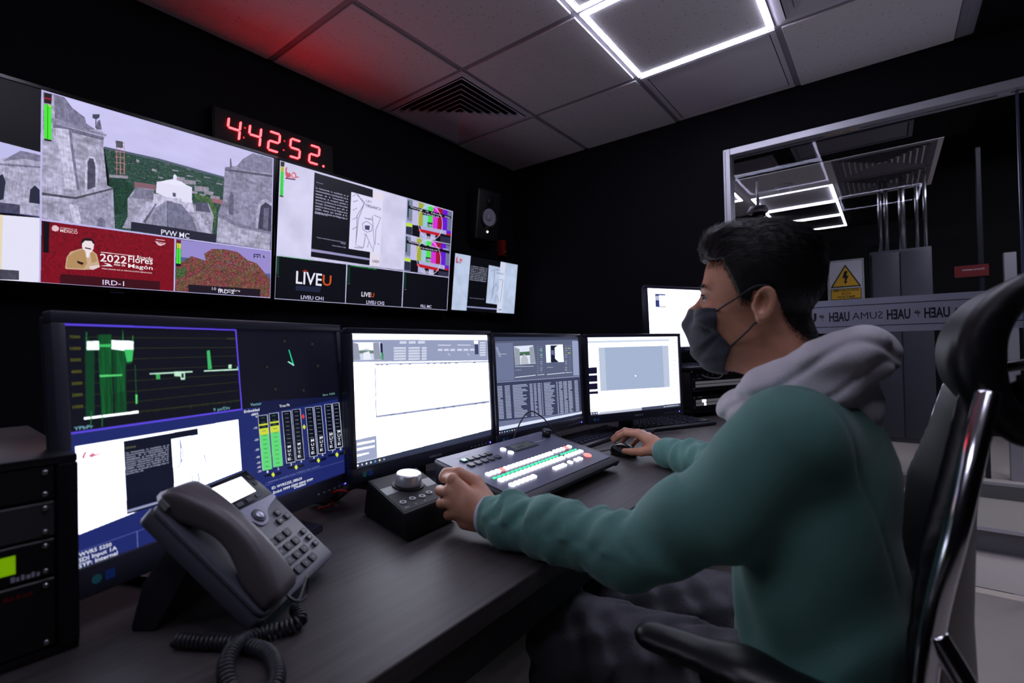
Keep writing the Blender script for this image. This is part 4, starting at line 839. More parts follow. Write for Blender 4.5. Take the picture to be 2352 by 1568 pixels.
MB_P = '''c 88 96 124 p 0 0 1000 0 1000 1000 0 1000;c 60 66 92 p 0 0 1000 0 1001 26 -1 47;c 108 118 150 p 3 67 186 61 184 461 3 454;
c 150 160 195 p 912 41 1002 46 989 483 906 476;c 215 222 240 p 197 99 407 90 429 298 199 300;c 70 105 85 p 229 165 373 159 371 201 232 203;
c 150 158 170 p 201 107 254 132 255 298 199 298;p 363 116 414 99 427 295 366 295;c 185 190 200 p 266 232 304 183 340 234 346 297 263 298;
c 228 232 245 p 556 90 780 86 784 301 556 297;c 14 20 44 p 619 99 711 99 670 123 667 255 712 298 613 297;c 100 108 150 p 625 154 660 154 661 209 626 208;
c 225 228 240 p 194 429 422 425 422 432 193 436;p 557 429 791 429 790 436 556 436;p 440 427 525 426 525 432 440 432;p 805 430 887 432 887 438 805 436;
c 170 176 200 p 199 311 405 323 404 331 198 321;p 197 352 260 354 260 359 197 356;p 561 349 638 352 637 358 561 355;c 120 128 155 p 451 104 476 104 476 111 451 111;
p 492 104 518 104 518 111 492 111;p 810 105 840 105 840 113 810 113;p 864 105 894 105 894 113 863 113;p 450 129 475 129 474 136 449 136;
c 180 186 210 p 491 129 517 129 516 136 491 136;p 809 132 839 132 838 139 808 139;c 120 128 155 p 862 132 893 132 892 140 862 140;
p 448 153 474 153 473 160 448 160;c 180 186 210 p 490 154 515 154 515 161 490 161;p 807 158 837 159 836 166 807 166;c 120 128 155 p 861 159 891 159 891 167 860 167;
p 447 177 472 178 472 185 447 184;p 489 178 514 179 514 186 488 185;p 806 185 835 185 835 193 805 192;p 859 186 889 186 889 194 858 193;
p 446 202 471 202 471 209 446 209;c 180 186 210 p 487 203 513 203 513 211 487 210;p 804 211 834 212 833 219 804 219;c 120 128 155 p 857 212 888 213 887 221 857 220;
p 445 226 470 227 469 234 444 233;c 180 186 210 p 486 227 512 228 511 235 486 234;p 802 238 832 238 832 246 802 245;c 120 128 155 p 856 239 886 240 885 248 855 247;
p 444 250 469 251 468 258 443 257;p 485 252 510 253 510 260 484 259;p 801 264 830 265 830 273 800 271;p 854 266 884 267 884 275 853 274;
p 442 275 467 276 467 283 442 281;c 180 186 210 p 484 276 509 277 509 285 483 283;p 799 290 829 292 828 299 799 298;c 120 128 155 p 852 293 883 294 882 302 852 300;
p 441 299 466 300 466 307 441 306;c 180 186 210 p 482 301 508 302 507 309 482 308;p 798 317 827 318 827 326 797 324;c 120 128 155 p 851 319 881 321 880 328 850 327;
p 440 323 465 324 465 331 440 330;p 481 325 507 327 506 334 481 332;p 796 343 826 345 825 352 796 350;p 849 346 879 348 879 355 849 353;
p 439 347 464 349 463 356 438 354;c 180 186 210 p 480 350 505 351 505 358 479 357;p 794 369 824 371 823 379 794 377;c 120 128 155 p 847 372 878 374 877 382 847 380;
p 438 371 462 373 462 380 437 378;c 180 186 210 p 479 374 504 376 504 383 478 381;p 793 395 822 397 822 405 792 403;c 120 128 155 p 846 399 876 401 875 409 845 407;
p 436 395 461 397 461 404 436 402;p 477 398 503 400 502 407 477 405;p 791 422 821 424 820 431 791 429;p 844 425 874 428 874 435 844 433;
c 90 200 120 p 480 143 507 143 506 152 479 152;p 482 196 510 196 509 205 482 204;c 200 200 60 p 847 132 880 132 879 142 847 141;
p 844 189 876 190 875 199 843 199;c 200 205 225 p 13 109 34 109 34 116 12 116;p 18 127 39 127 39 133 17 133;p 23 144 44 144 44 150 22 150;
p 28 161 49 161 49 168 28 167;p 33 178 55 179 54 185 33 185;p 38 196 60 196 59 203 38 202;p 46 175 117 177 116 182 46 180;
c 56 62 90 p 0 454 996 484 1003 952 1 857;c 130 138 170 p 0 458 991 487 990 503 -1 469;c 168 176 205 p 9 505 58 507 58 515 9 514;
p 81 508 135 510 134 518 81 517;p 162 511 315 516 314 525 162 520;p 344 518 378 519 377 529 343 527;p 390 520 421 521 421 530 389 529;
p 435 522 471 523 470 532 435 531;p 480 524 491 524 491 534 479 533;p 511 525 598 528 598 537 510 534;p 667 531 685 532 684 541 666 541;
p 699 532 746 534 745 544 698 542;p 760 535 808 536 808 546 759 545;p 822 537 876 539 876 549 822 547;p 913 541 965 542 965 553 912 551;
p 9 521 58 522 58 531 9 529;p 81 524 135 526 135 534 81 532;p 162 527 327 533 327 542 162 536;p 344 535 378 536 377 545 344 544;
p 390 537 421 538 421 547 390 546;p 436 539 471 540 470 550 435 548;p 480 541 492 541 491 551 480 550;p 511 542 588 545 588 555 511 552;
p 667 549 685 549 684 559 666 558;p 699 550 746 552 746 562 698 560;p 760 552 808 554 808 565 759 563;p 822 555 876 557 876 568 822 565;
p 913 559 965 561 965 572 913 569;p 10 536 59 538 58 547 9 545;p 82 539 135 542 135 550 81 548;p 163 543 256 547 255 556 162 552;
p 344 551 378 553 378 562 344 561;p 390 554 422 555 421 564 390 563;p 436 556 471 557 470 567 435 565;p 480 558 492 558 491 568 480 567;
p 511 559 649 565 648 575 511 569;p 667 566 685 567 684 577 667 576;p 699 568 746 570 746 580 698 578;p 760 570 809 572 808 583 759 581;
p 823 573 877 576 876 586 822 584;p 913 577 966 580 965 590 913 588;p 10 552 59 554 58 562 10 560;p 82 555 135 558 135 566 81 564;
p 163 559 304 566 304 575 162 568;p 345 568 378 570 378 579 344 577;p 391 570 422 572 421 581 390 580;p 436 573 471 574 471 584 435 582;
p 481 575 492 575 491 585 480 584;p 511 576 646 582 645 592 511 586;p 667 584 685 585 685 595 667 594;p 699 585 746 587 746 598 699 595;
p 760 588 809 591 808 601 759 598;p 823 591 877 594 876 604 822 602;p 914 596 966 598 965 609 913 606;p 10 567 59 570 59 578 10 576;
p 82 571 136 574 135 582 82 580;p 163 575 321 583 321 592 163 584;p 345 585 378 586 378 596 344 594;p 391 587 422 589 422 598 390 596;
p 436 589 471 591 471 601 436 599;p 481 592 492 592 492 602 480 601;p 512 593 601 598 601 607 511 603;p 667 601 685 602 685 612 667 611;
p 699 603 747 605 746 615 699 613;p 760 606 809 609 808 619 760 616;p 823 609 877 612 876 623 822 620;p 914 614 966 617 965 627 913 625;
p 10 583 59 585 59 594 10 591;p 82 587 136 590 136 598 82 595;p 163 591 267 597 267 606 163 600;p 345 601 379 603 378 612 345 610;
p 391 604 422 605 422 615 391 613;p 436 606 472 608 471 618 436 616;p 481 609 492 609 492 619 480 618;p 512 610 640 617 639 627 511 620;
p 668 619 685 620 685 630 667 629;p 699 621 726 622 725 632 699 631;p 760 624 809 627 808 637 760 634;p 823 628 877 630 876 641 822 638;
p 914 633 966 635 965 646 913 643;p 11 598 60 601 59 610 10 607;p 83 602 136 606 136 614 82 611;p 164 607 264 613 264 622 163 616;
p 345 618 379 620 378 629 345 627;p 391 620 423 622 422 632 391 630;p 437 623 472 625 471 635 436 632;p 481 626 493 626 492 636 481 635;
p 512 628 635 635 634 644 512 637;p 668 637 686 638 685 648 667 646;p 700 638 747 641 746 651 699 648;p 761 642 809 645 809 655 760 652;
p 823 646 853 647 852 658 823 656;p 914 651 966 654 965 665 913 661;p 11 614 60 617 59 625 11 622;p 83 618 136 621 136 630 82 627;
p 164 623 306 632 306 641 163 632;p 345 634 379 636 379 646 345 643;p 391 637 423 639 422 648 391 646;p 437 640 472 642 472 652 436 649;
p 481 643 493 643 492 653 481 652;p 512 645 621 651 621 661 512 654;p 668 654 686 655 685 665 667 664;p 700 656 747 659 747 669 699 666;
p 761 660 809 663 809 673 760 670;p 823 664 877 667 877 677 823 674;p 914 669 966 673 966 683 913 680;p 11 629 38 631 38 639 11 638;
p 83 634 137 637 136 646 83 642;p 164 639 270 646 270 655 164 648;p 346 651 379 653 379 662 345 660;p 392 654 423 656 422 665 391 663;
p 437 657 472 659 472 669 437 666;p 482 660 493 660 492 670 481 669;p 512 662 615 668 614 678 512 671;p 668 672 686 673 685 683 668 682;
p 700 674 747 677 747 687 699 684;p 761 678 810 681 809 691 760 688;p 823 682 877 685 877 696 823 692;p 914 688 966 691 966 702 914 698;
p 11 645 60 648 60 657 11 653;p 83 650 137 653 137 662 83 658;p 164 655 312 665 312 674 164 664;p 346 667 380 670 379 679 345 677;
p 392 671 423 673 423 682 391 680;p 437 674 472 676 472 685 437 683;p 482 677 493 677 493 687 481 686;p 513 679 643 688 642 698 512 688;
p 668 689 686 691 686 700 668 699;p 700 691 747 695 747 705 700 701;p 761 696 810 699 809 709 760 706;p 824 700 878 704 877 714 823 710;
p 914 706 967 710 966 720 914 716;p 12 660 61 664 60 672 11 668;p 84 665 137 669 137 678 83 674;p 165 671 300 681 300 690 164 680;
p 346 684 380 686 379 696 346 693;p 392 687 423 690 423 699 392 696;p 437 690 473 693 472 702 437 700;p 482 694 493 694 493 704 481 703;
p 513 696 595 702 595 712 512 705;p 669 707 686 708 686 718 668 717;p 700 709 748 713 747 723 700 719;p 761 713 810 717 809 727 761 724;
p 824 718 878 722 877 732 823 728;p 915 724 967 728 966 739 914 735;p 12 676 61 679 60 688 12 684;p 84 681 137 685 137 694 83 689;
p 165 687 274 696 274 705 164 696;p 346 700 380 703 379 712 346 710;p 392 704 424 706 423 716 392 713;p 438 707 473 710 472 719 437 717;
p 482 711 494 711 493 721 482 720;p 513 713 625 722 624 731 513 722;p 669 724 687 726 686 736 668 734;p 701 727 748 730 747 741 700 737;
p 761 731 810 735 809 745 761 741;p 824 736 878 740 877 751 823 746;p 915 743 967 747 966 757 914 753;p 12 691 61 695 61 704 12 699;
p 84 697 138 701 137 710 84 705;p 165 703 297 714 296 723 165 712;p 347 717 380 720 380 729 346 726;p 393 721 410 722 409 731 392 730;
p 438 724 473 727 473 736 437 733;p 482 728 494 728 493 738 482 737;p 513 730 640 740 639 750 513 739;p 669 742 687 743 686 753 668 752;
p 701 744 748 748 747 758 700 754;p 762 749 788 751 788 761 761 759;p 824 754 878 758 877 769 823 764;p 915 761 967 765 966 776 914 771;
p 12 707 61 711 61 719 12 715;p 84 712 138 717 138 726 84 721;p 165 719 307 731 307 740 165 728;p 347 733 380 736 380 746 346 743;
p 393 737 424 740 424 749 392 746;p 438 741 473 744 473 753 438 750;p 483 744 494 745 493 755 482 754;p 513 747 614 756 614 765 513 756;
p 669 760 687 761 686 771 669 769;p 701 762 748 766 748 776 700 772;p 762 767 810 771 810 781 761 777;p 824 772 878 777 878 787 824 782;
p 915 779 967 784 966 794 914 790;p 13 722 62 726 61 735 12 730;p 85 728 138 733 138 741 84 736;p 166 735 244 742 243 751 165 743;
p 347 750 381 753 380 762 347 759;p 393 754 410 755 410 765 393 763;p 438 758 473 761 473 770 438 767;p 483 761 494 762 494 772 482 771;
p 514 764 635 775 634 785 513 773;p 669 777 687 779 687 789 669 787;p 701 780 748 784 748 794 700 790;p 762 785 810 789 810 799 761 795;
p 824 790 878 795 878 805 824 800;p 915 798 967 802 967 813 914 808;p 13 737 62 742 61 750 13 746;p 85 744 138 749 138 757 84 752;
p 166 751 244 758 244 767 165 759;p 347 766 381 770 380 779 347 776;p 393 771 424 773 424 783 393 780;p 438 774 474 778 473 787 438 784;
p 483 778 494 779 494 789 483 788;p 514 781 592 788 592 798 513 790;p 669 795 687 796 687 806 669 804;p 701 797 748 802 748 812 701 807;
p 762 803 811 807 810 817 761 813;p 825 808 879 813 878 823 824 818;p 915 816 967 821 967 831 915 826;p 13 753 62 758 62 766 13 761;
p 85 759 139 765 138 773 85 768;p 166 767 262 776 262 785 166 775;p 347 783 381 786 381 795 347 792;p 393 787 425 790 424 799 393 796;
p 439 791 474 795 473 804 438 801;p 483 795 495 796 494 806 483 805;p 514 798 598 806 598 816 514 807;p 670 812 687 814 687 824 669 822;
p 701 815 749 820 748 830 701 825;p 762 820 811 825 810 835 762 830;p 825 826 879 831 878 842 824 836;p 915 834 968 839 967 850 915 845;
p 13 768 62 773 62 782 13 777;p 85 775 139 781 139 789 85 783;p 166 783 308 797 307 806 166 791;p 348 799 381 803 381 812 347 809;
p 394 804 411 806 410 815 393 813;p 439 808 474 812 474 821 438 817;p 483 812 495 813 494 823 483 822;p 514 815 619 826 619 836 514 824;
p 670 830 688 831 687 841 669 839;p 702 833 749 837 748 847 701 842;p 762 838 811 843 810 853 762 848;p 825 844 879 850 878 860 824 854;
p 916 853 968 858 967 868 915 863;p 14 784 63 789 62 797 13 792;p 86 791 139 796 139 805 85 799;p 167 798 327 816 326 825 166 807;
p 348 816 381 820 381 829 347 825;p 394 820 425 824 425 833 393 830;p 439 825 474 829 474 838 439 834;p 484 829 495 830 495 840 483 838;
p 514 832 604 842 604 851 514 841;p 670 847 688 849 687 859 669 857;p 702 850 749 855 748 865 701 860;p 763 856 811 861 810 871 762 866;
p 825 862 879 868 878 878 824 872;p 916 871 968 876 967 887 915 881;p 14 799 63 805 62 813 14 807;p 86 806 139 812 139 821 86 815;
p 167 814 307 830 307 839 166 823;p 348 832 382 836 381 845 348 841;p 394 837 425 840 425 850 394 846;p 439 842 474 845 474 855 439 851;
p 484 846 495 847 495 857 483 855;p 515 849 619 861 619 870 514 858;p 670 865 688 867 687 876 670 874;p 702 868 749 873 749 883 701 878;
p 763 874 811 879 811 889 762 884;p 825 880 855 883 854 894 825 890;p 916 889 968 895 967 905 915 899;p 14 814 63 820 63 829 14 823;
p 86 822 140 828 139 837 86 830;p 167 830 278 843 277 852 167 839;p 348 849 382 853 381 862 348 858;p 394 854 425 857 425 866 394 863;
p 440 858 475 862 474 872 439 868;p 484 863 495 864 495 874 484 872;p 515 866 605 876 605 886 514 875;p 670 882 688 884 688 894 670 892;
p 702 885 749 891 749 901 702 895;p 763 892 811 897 811 907 762 902;p 825 898 879 904 879 914 825 908;p 916 907 968 913 967 924 915 918;
p 15 830 63 836 63 844 14 838;p 86 837 140 844 139 853 86 846;p 167 846 301 862 300 871 167 855;p 349 865 382 869 382 878 348 874;
p 394 870 426 874 425 883 394 879;p 440 875 475 879 474 889 439 884;p 484 880 496 881 495 890 484 889;p 515 883 593 892 593 902 515 892;
p 671 900 688 902 688 911 670 909;p 702 903 749 908 749 918 702 913;p 763 909 812 915 811 925 762 919;p 826 916 879 922 879 933 825 926;
p 916 926 968 932 967 942 915 936;c 110 118 150 p 1 865 1005 933 1002 971 3 918;c 215 222 242 p 3 918 1004 943 1001 983 2 960;
c 30 36 60 p 2 957 1002 968 1000 1004 0 1000;c 225 228 240 p 8 974 18 973 18 985 8 986;c 190 195 210 p 32 974 42 973 42 985 32 986;
c 205 208 222 p 57 974 67 974 66 986 56 986;p 81 975 92 974 91 986 81 987;c 80 170 230 p 106 975 117 974 116 987 106 987;
c 235 230 120 p 132 975 143 975 142 987 131 988;c 160 165 200 p 158 976 168 975 168 988 157 988;c 200 205 222 p 843 964 853 962 853 969 842 971;
p 861 963 872 961 871 968 861 970;p 879 962 891 960 890 968 879 969;p 898 961 909 959 909 967 898 968;p 917 960 928 958 928 966 917 967;
p 936 959 947 957 947 965 935 966;p 955 958 967 956 966 964 955 966;p 974 957 986 955 985 963 974 965'''
MB_T = ''''''
MC_P = '''c 246 249 255 p 0 0 1000 0 1000 1000 1 1000;c 205 216 235 p 2 45 915 33 918 64 4 74;c 188 200 222 p 109 132 885 127 883 715 114 700;
c 165 180 208 p 174 139 812 131 816 715 177 692;c 255 255 255 p 486 522 498 523 497 537 485 536;c 228 233 245 p 897 37 999 29 997 934 894 932;
c 235 238 246 p -4 931 998 901 997 934 -5 970;c 222 226 240 p 370 757 433 756 433 850 370 855;c 250 251 255 p 375 766 428 763 428 841 376 845;
c 222 226 240 p 520 773 585 772 585 868 520 873;c 250 251 255 p 524 782 579 780 580 859 525 863;c 222 226 240 p 605 782 671 781 671 878 605 883;
c 250 251 255 p 610 791 666 789 666 869 611 873;c 222 226 240 p 683 791 750 789 751 887 683 892;c 250 251 255 p 688 800 745 797 746 878 689 882;
c 222 226 240 p 745 797 813 796 813 895 745 899;c 250 251 255 p 750 806 807 804 808 886 751 889;c 16 16 44 p -6 389 86 387 85 470 -6 469;
p -5 490 87 490 86 573 -5 570;p -4 594 87 594 86 673 -3 670;p -2 695 88 697 89 731 0 727;c 190 196 215 p -1 971 999 960 1000 1000 1 1000;
c 70 76 100 p 547 963 1000 956 1000 1000 546 1005;c 50 56 84 p 2 963 78 962 77 1001 1 1000;c 225 230 245 p 10 972 23 972 23 988 9 988;
p 34 972 47 972 47 987 33 988;p 58 972 72 972 71 987 58 987;p 83 972 96 971 96 987 82 987;c 235 238 245 p 801 981 812 980 812 989 801 990;
p 820 981 830 980 830 988 819 989;p 838 980 849 979 848 988 837 989;p 856 980 867 979 867 987 856 988;p 874 979 885 978 885 987 874 988;
p 893 979 904 978 903 986 892 987;p 911 978 922 977 922 986 911 987;p 930 978 941 977 941 985 929 986;p 948 977 960 976 959 985 948 986;
p 967 977 978 976 978 984 967 985;c 190 196 214 p 932 81 979 80 979 85 932 86;p 930 146 976 146 976 150 930 150;p 928 211 974 211 974 215 928 215;
p 926 276 972 276 972 280 925 280;p 923 340 970 341 970 345 923 345;p 921 405 968 406 968 410 921 410;p 919 470 965 471 965 475 919 474;
p 917 535 963 536 963 540 917 539;p 915 599 961 601 961 605 915 604;p 913 664 959 666 959 670 912 668;p 910 729 957 731 956 735 910 733;
p 908 793 954 796 954 800 908 798'''
MC_T = ''''''
# ================= screens =================
def rgb_of(s): return tuple(int(v) for v in s.split())
def paint(polys, W, H, base=(0, 0, 0), rough=False):
    img = np.zeros((H, W, 3), np.float32); img[:] = base
    cu = (0, 0, 0)
    gy, gx = np.mgrid[0:H, 0:W].astype(np.float32)
    for item in polys.split(';'):
        tagn = ''; tk = item.split(); i = 0
        while i < len(tk) and tk[i] != 'p':
            if tk[i] == 'c': cu = tuple(float(q) for q in tk[i+1:i+4]); i += 4
            else: tagn = tk[i]; i += 1
        nn = [float(q) for q in tk[i+1:]]; pts = [(nn[q]/1000*(W-1), nn[q+1]/1000*(H-1)) for q in range(0, len(nn)-1, 2)]
        if len(pts) < 3: continue
        P = np.array(pts)
        x0, x1 = int(max(0, math.floor(P[:, 0].min()))), int(min(W-1, math.ceil(P[:, 0].max())))
        y0, y1 = int(max(0, math.floor(P[:, 1].min()))), int(min(H-1, math.ceil(P[:, 1].max())))
        if x1 < x0 or y1 < y0: continue
        cov = np.zeros((y1-y0+1, x1-x0+1), np.float32)
        xs, ys = gx[y0:y1+1, x0:x1+1], gy[y0:y1+1, x0:x1+1]
        for ox in (-.33, 0, .33):
            for oy in (-.33, 0, .33):
                ins = np.zeros(cov.shape, bool)
                for i in range(len(P)):
                    (ax, ay), (bx, by) = P[i], P[(i+1) % len(P)]
                    if ay == by: continue
                    c = ((ay > ys+oy) != (by > ys+oy)) & (xs+ox < (bx-ax)*(ys+oy-ay)/(by-ay)+ax); ins ^= c
                cov += ins/9.0
        col = np.zeros(cov.shape+(3,), np.float32); col[:] = cu
        sx, sy = xs/W*100, ys/W*100
        if rough and not tagn and 45 < cu[0] < 200 and abs(cu[0]-cu[1]) < 8 and 8 < cu[2]-cu[0] < 34: tagn = 'soft'
        if tagn == 'soft':
            n = fbm(sx*1.3, sy*1.3, 5, 21); n2 = fbm(sx*4.5, sy*.6, 4, 9); col = col*(.66+.45*n+.28*n2)[..., None]
        elif tagn == 'stone':
            n = fbm(sx*.8, sy*1.1, 5, 3); n2 = fbm(sx*3.2, sy*.5, 4, 9); n3 = fbm(sx*.25, sy*.3, 3, 31)
            col = col*(.45+.5*n+.3*n2+.35*n3)[..., None]
        elif tagn == 'land':
            n = fbm(sx*1.5, sy*3, 5, 5); col = col*(.55+.9*n)[..., None]
            s = fbm(sx*4, sy*8, 3, 8) > .66; col[s] = (150, 146, 165)
        elif tagn == 'tree':
            n = fbm(sx*3, sy*3, 5, 6); col = col*(.35+1.3*n)[..., None]
        elif tagn == 'town':
            n = fbm(sx*5, sy*8, 3, 7); col = col*(.45+.9*n)[..., None]
        elif tagn == 'sky':
            n = fbm(sx*.10, sy*.25, 4, 4); col = col*(.93+.12*n)[..., None]
        elif tagn == 'autumn':
            n = fbm(sx*3.5, sy*3.5, 5, 11); m = fbm(sx*.9, sy*.9, 3, 12)[..., None]
            a = np.array((150, 62, 72), np.float32); b = np.array((110, 92, 58), np.float32); col = (a*np.clip(m*2-.4, 0, 1)+b*(1-np.clip(m*2-.4, 0, 1)))*(.28+1.25*n)[..., None]
            cov = cov*(fbm(sx*5, sy*5, 3, 13) > .22)
        elif tagn == 'paper':
            n = fbm(sx*.12, sy*.12, 4, 14); col = col*(.90+.17*n)[..., None]
        elif tagn == 'red':
            n = fbm(sx*.25, sy*.25, 3, 15); r = np.abs(np.sin(n*38)) > .8; col[r] *= .84
        elif tagn == 'wave':
            n = fbm(sx*9, sy*.15, 3, 16); col = col*(.35+1.3*n)[..., None]
        cov = cov[..., None]
        img[y0:y1+1, x0:x1+1] = img[y0:y1+1, x0:x1+1]*(1-cov)+col*cov
    return np.clip(img, 0, 255)
def screen_mat():
    m = bpy.data.materials.new('screen_glow'); m.use_nodes = True; nt = m.node_tree; b = nt.nodes['Principled BSDF']
    a = nt.nodes.new('ShaderNodeAttribute'); a.attribute_name = 'pixels'
    b.inputs['Base Color'].default_value = (.01, .01, .012, 1); b.inputs['Roughness'].default_value = .35
    nt.links.new(a.outputs['Color'], b.inputs['Emission Color']); b.inputs['Emission Strength'].default_value = 1
    return m
M_screen = screen_mat()
def screen_grid(name, img, w, h, z, parent, boost=0.0, gain=1.0):
    H, W, _ = img.shape
    L = lin(img).astype(np.float32)*gain
    if boost: L = L*(1+boost*np.array((.9, .94, 1.15), np.float32)*np.clip((L.min(-1, keepdims=True)-.55)/.45, 0, 1)**2)
    y, x = np.mgrid[0:H, 0:W]
    V = np.stack([x/(W-1)*w-w/2, h/2-y/(H-1)*h, np.full(x.shape, z)], -1).reshape(-1, 3)
    i = (y*W+x)[:-1, :-1].ravel(); F = np.stack([i, i+W, i+W+1, i+1], 1)
    o = link_mesh(name, V, F, M_screen, parent, False)
    at = o.data.color_attributes.new('pixels', 'FLOAT_COLOR', 'POINT')
    at.data.foreach_set('color', np.concatenate([L.reshape(-1, 3), np.ones((H*W, 1), np.float32)], 1).astype(np.float32).ravel())
    return o
def screen_text(items, w, h, z, parent, gain=1.0, bold=.012, name='caption'):
    for line in items.split('\n'):
        if not line.strip(): continue
        tx, c, u, v, tw, th = line.split('|'); u, v, tw, th = float(u)/1000, float(v)/1000, float(tw)/1000, float(th)/10000
        V, F = text_geo(tx, tw*w, th*h, bold)
        if len(V): MB().add([(p[0]+u*w-w/2, p[1]+h/2-v*h, z) for p in V], F).build(name, emat('caption '+c, rgb_of(c), gain), parent)
M_bez = mat('monitor_black_plastic', (38, 39, 54), .32, spec=.5)
M_bez2 = mat('tv_gloss_black', (8, 8, 11), .18)
M_sil = mat('silver_print', (150, 150, 165), .4)
M_btn = emat('led_blue_dot', (110, 90, 255), 3)

def tv(name, label, loc, yaw, tilt, w, h, polys, texts, W, bz=.012, gain=1.0, depth=.05, boost=0):
    t = thing(name, label, 'television', M=frame(loc, yaw, tilt))
    b = MB(); X, Y = w/2+bz, h/2+bz
    b.box((-X, -Y, -.012), (X, -h/2, .003)); b.box((-X, h/2, -.012), (X, Y, .003)); b.box((-X, -h/2, -.012), (-w/2, h/2, .003)); b.box((w/2, -h/2, -.012), (X, h/2, .003))
    b.build('bezel', M_bez2, t, bevel=.0012, segs=1)
    MB().box((-X+.01, -Y+.01, -depth), (X-.01, Y-.01, -.0125)).build('back_housing', M_bez2, t)
    MB().box((-.02, -Y-.006, -.01), (.02, -Y+.0005, .0)).build('logo_tab', M_bez, t)
    H = int(W*h/w)
    screen_grid('screen', paint(polys, W, H, rough=(W == 900)), w, h, 0, t, boost, gain)
    screen_text(texts, w, h, .0007, t, gain)
    return t
tv('wall_television', 'large wall television at the left with the PVW MC church tower picture', (.5125, 2.056, .526+CAMH), 270, -4.5, 1.045, .588, TVL_P, TVL_T, 900)
tv('wall_television', 'large wall television in the middle with the white slide and colour bars', (1.583, 2.062, .525+CAMH), 269.9, -6.3, 1.045, .588, TVR_P, TVR_T, 760)
tv('wall_television', 'small wall television at the right of the big ones, under the speaker', (2.462, 2.079, .411+CAMH), 268.2, -7.2, .61, .344, TVS_P, TVS_T, 420, gain=1.05, depth=.03)
tag(MB().box((-.15, .03, -.2), (.15, .09, .2)).build('wall_bracket', M_bez2, M=Matrix.Translation((.51, WY-.09, CAMH+.5))), 'black wall bracket behind the left television', 'bracket')
tag(MB().box((-.15, .03, -.2), (.15, .09, .2)).build('wall_bracket', M_bez2, M=Matrix.Translation((1.58, WY-.09, CAMH+.5))), 'black wall bracket behind the middle television', 'bracket')
tag(MB().box((-.1, .05, -.1), (.1, .09, .1)).build('wall_bracket', M_bez2, M=Matrix.Translation((2.46, WY-.09, CAMH+.4))), 'black wall bracket behind the small television', 'bracket')

def monitor(name, label, loc, yaw, tilt, w, h, bz, img, boost, gain, texts=None, brand='SAMSUNG', chin=.034, stand='round', th=.03, base_z=DZ, led=True, btns=5, zt=None, rim=None):
    M = frame(loc, yaw, tilt); t = thing(name, label, 'monitor', M=M)
    X, T, B = w/2+bz, h/2+bz, h/2+chin
    b = MB(); b.box((-X, -B, -.014), (X, -h/2, .006)); b.box((-X, h/2, -.014), (X, T, .006)); b.box((-X, -h/2, -.014), (-w/2, h/2, .006)); b.box((w/2, -h/2, -.014), (X, h/2, .006))
    b.build('bezel', rim or M_bez, t, bevel=.002)
    b = MB(); P = [(-X+.004, -B+.004), (X-.004, -B+.004), (X-.004, T-.004), (-X+.004, T-.004)]; Q = [(-X*.62, -B*.62), (X*.62, -B*.62), (X*.62, T*.62), (-X*.62, T*.62)]
    b.add([(x, y, -.0145) for x, y in P]+[(x, y, -.03) for x, y in P]+[(x, y, -.03-th) for x, y in Q], [(0, 1, 2, 3), (0, 4, 5, 1), (1, 5, 6, 2), (2, 6, 7, 3), (3, 7, 4, 0), (4, 8, 9, 5), (5, 9, 10, 6), (6, 10, 11, 7), (7, 11, 8, 4), (11, 10, 9, 8)])
    b.build('back_housing', M_bez, t, bevel=.003)
    screen_grid('screen', img, w, h, .001, t, boost, gain)
    if texts: screen_text(texts, w, h, .0016, t)
    if brand:
        V, F = text_geo(brand, .045, .006, .02); MB().add([(v[0]-.0225, v[1]-h/2-chin*.58, .0064) for v in V], F).build('brand_lettering', M_sil, t)
    b = MB()
    for i in range(btns): x = X-.045-.016*(btns-1-i); b.box((x-.003, -h/2-chin*.62, .0062), (x+.003, -h/2-chin*.55, .0066))
    b.build('button_marks', M_sil, t)
    if led: MB().lathe([(.0025, .0062), (.0025, .0072)], M=Matrix.Translation((X-.026, -h/2-chin*.585, 0)), n=12).build('power_led', M_btn, t)
    # sticker bottom left
    MB().lathe([(.006, .0062), (.006, .0066)], M=Matrix.Translation((-w/2+.018, -h/2-chin*.5, 0)), n=20).build('round_sticker', mat('sticker_teal', (48, 120, 130), .5), t)
    MB().box((-w/2+.028, -h/2-chin*.66, .0062), (-w/2+.040, -h/2-chin*.34, .0066)).build('square_sticker', mat('sticker_blue', (30, 70, 150), .5), t)
    # stand, upright in the world
    Mi = M.inverted(); y_ = math.radians(yaw); n0 = Vector((math.cos(y_), math.sin(y_), 0)); r0 = Vector((0, 0, 1)).cross(n0)
    c = Vector(loc)-n0*.055
    MW = Matrix(((r0.x, -n0.x, 0, c.x), (r0.y, -n0.y, 0, c.y), (0, 0, 1, base_z), (0, 0, 0, 1)))
    L = Mi @ MW
    b = MB(); b.box((-.03, .0, .010), (.03, .028, loc[2]-base_z+.02), M=L); b.build('stand_neck', M_bez, t, bevel=.004)
    b = MB()
    if stand == 'round': b.prism([(.125*math.cos(a), .085*math.sin(a)) for a in [2*math.pi*i/36 for i in range(36)]], .0005, .012, M=L)
    else: b.prism([(-.15, .05), (-.13, -.12), (.13, -.12), (.15, .05), (.06, .09), (-.06, .09)], .0005, .014, M=L)
    b.build('stand_foot', M_bez, t, bevel=.003)
    return t
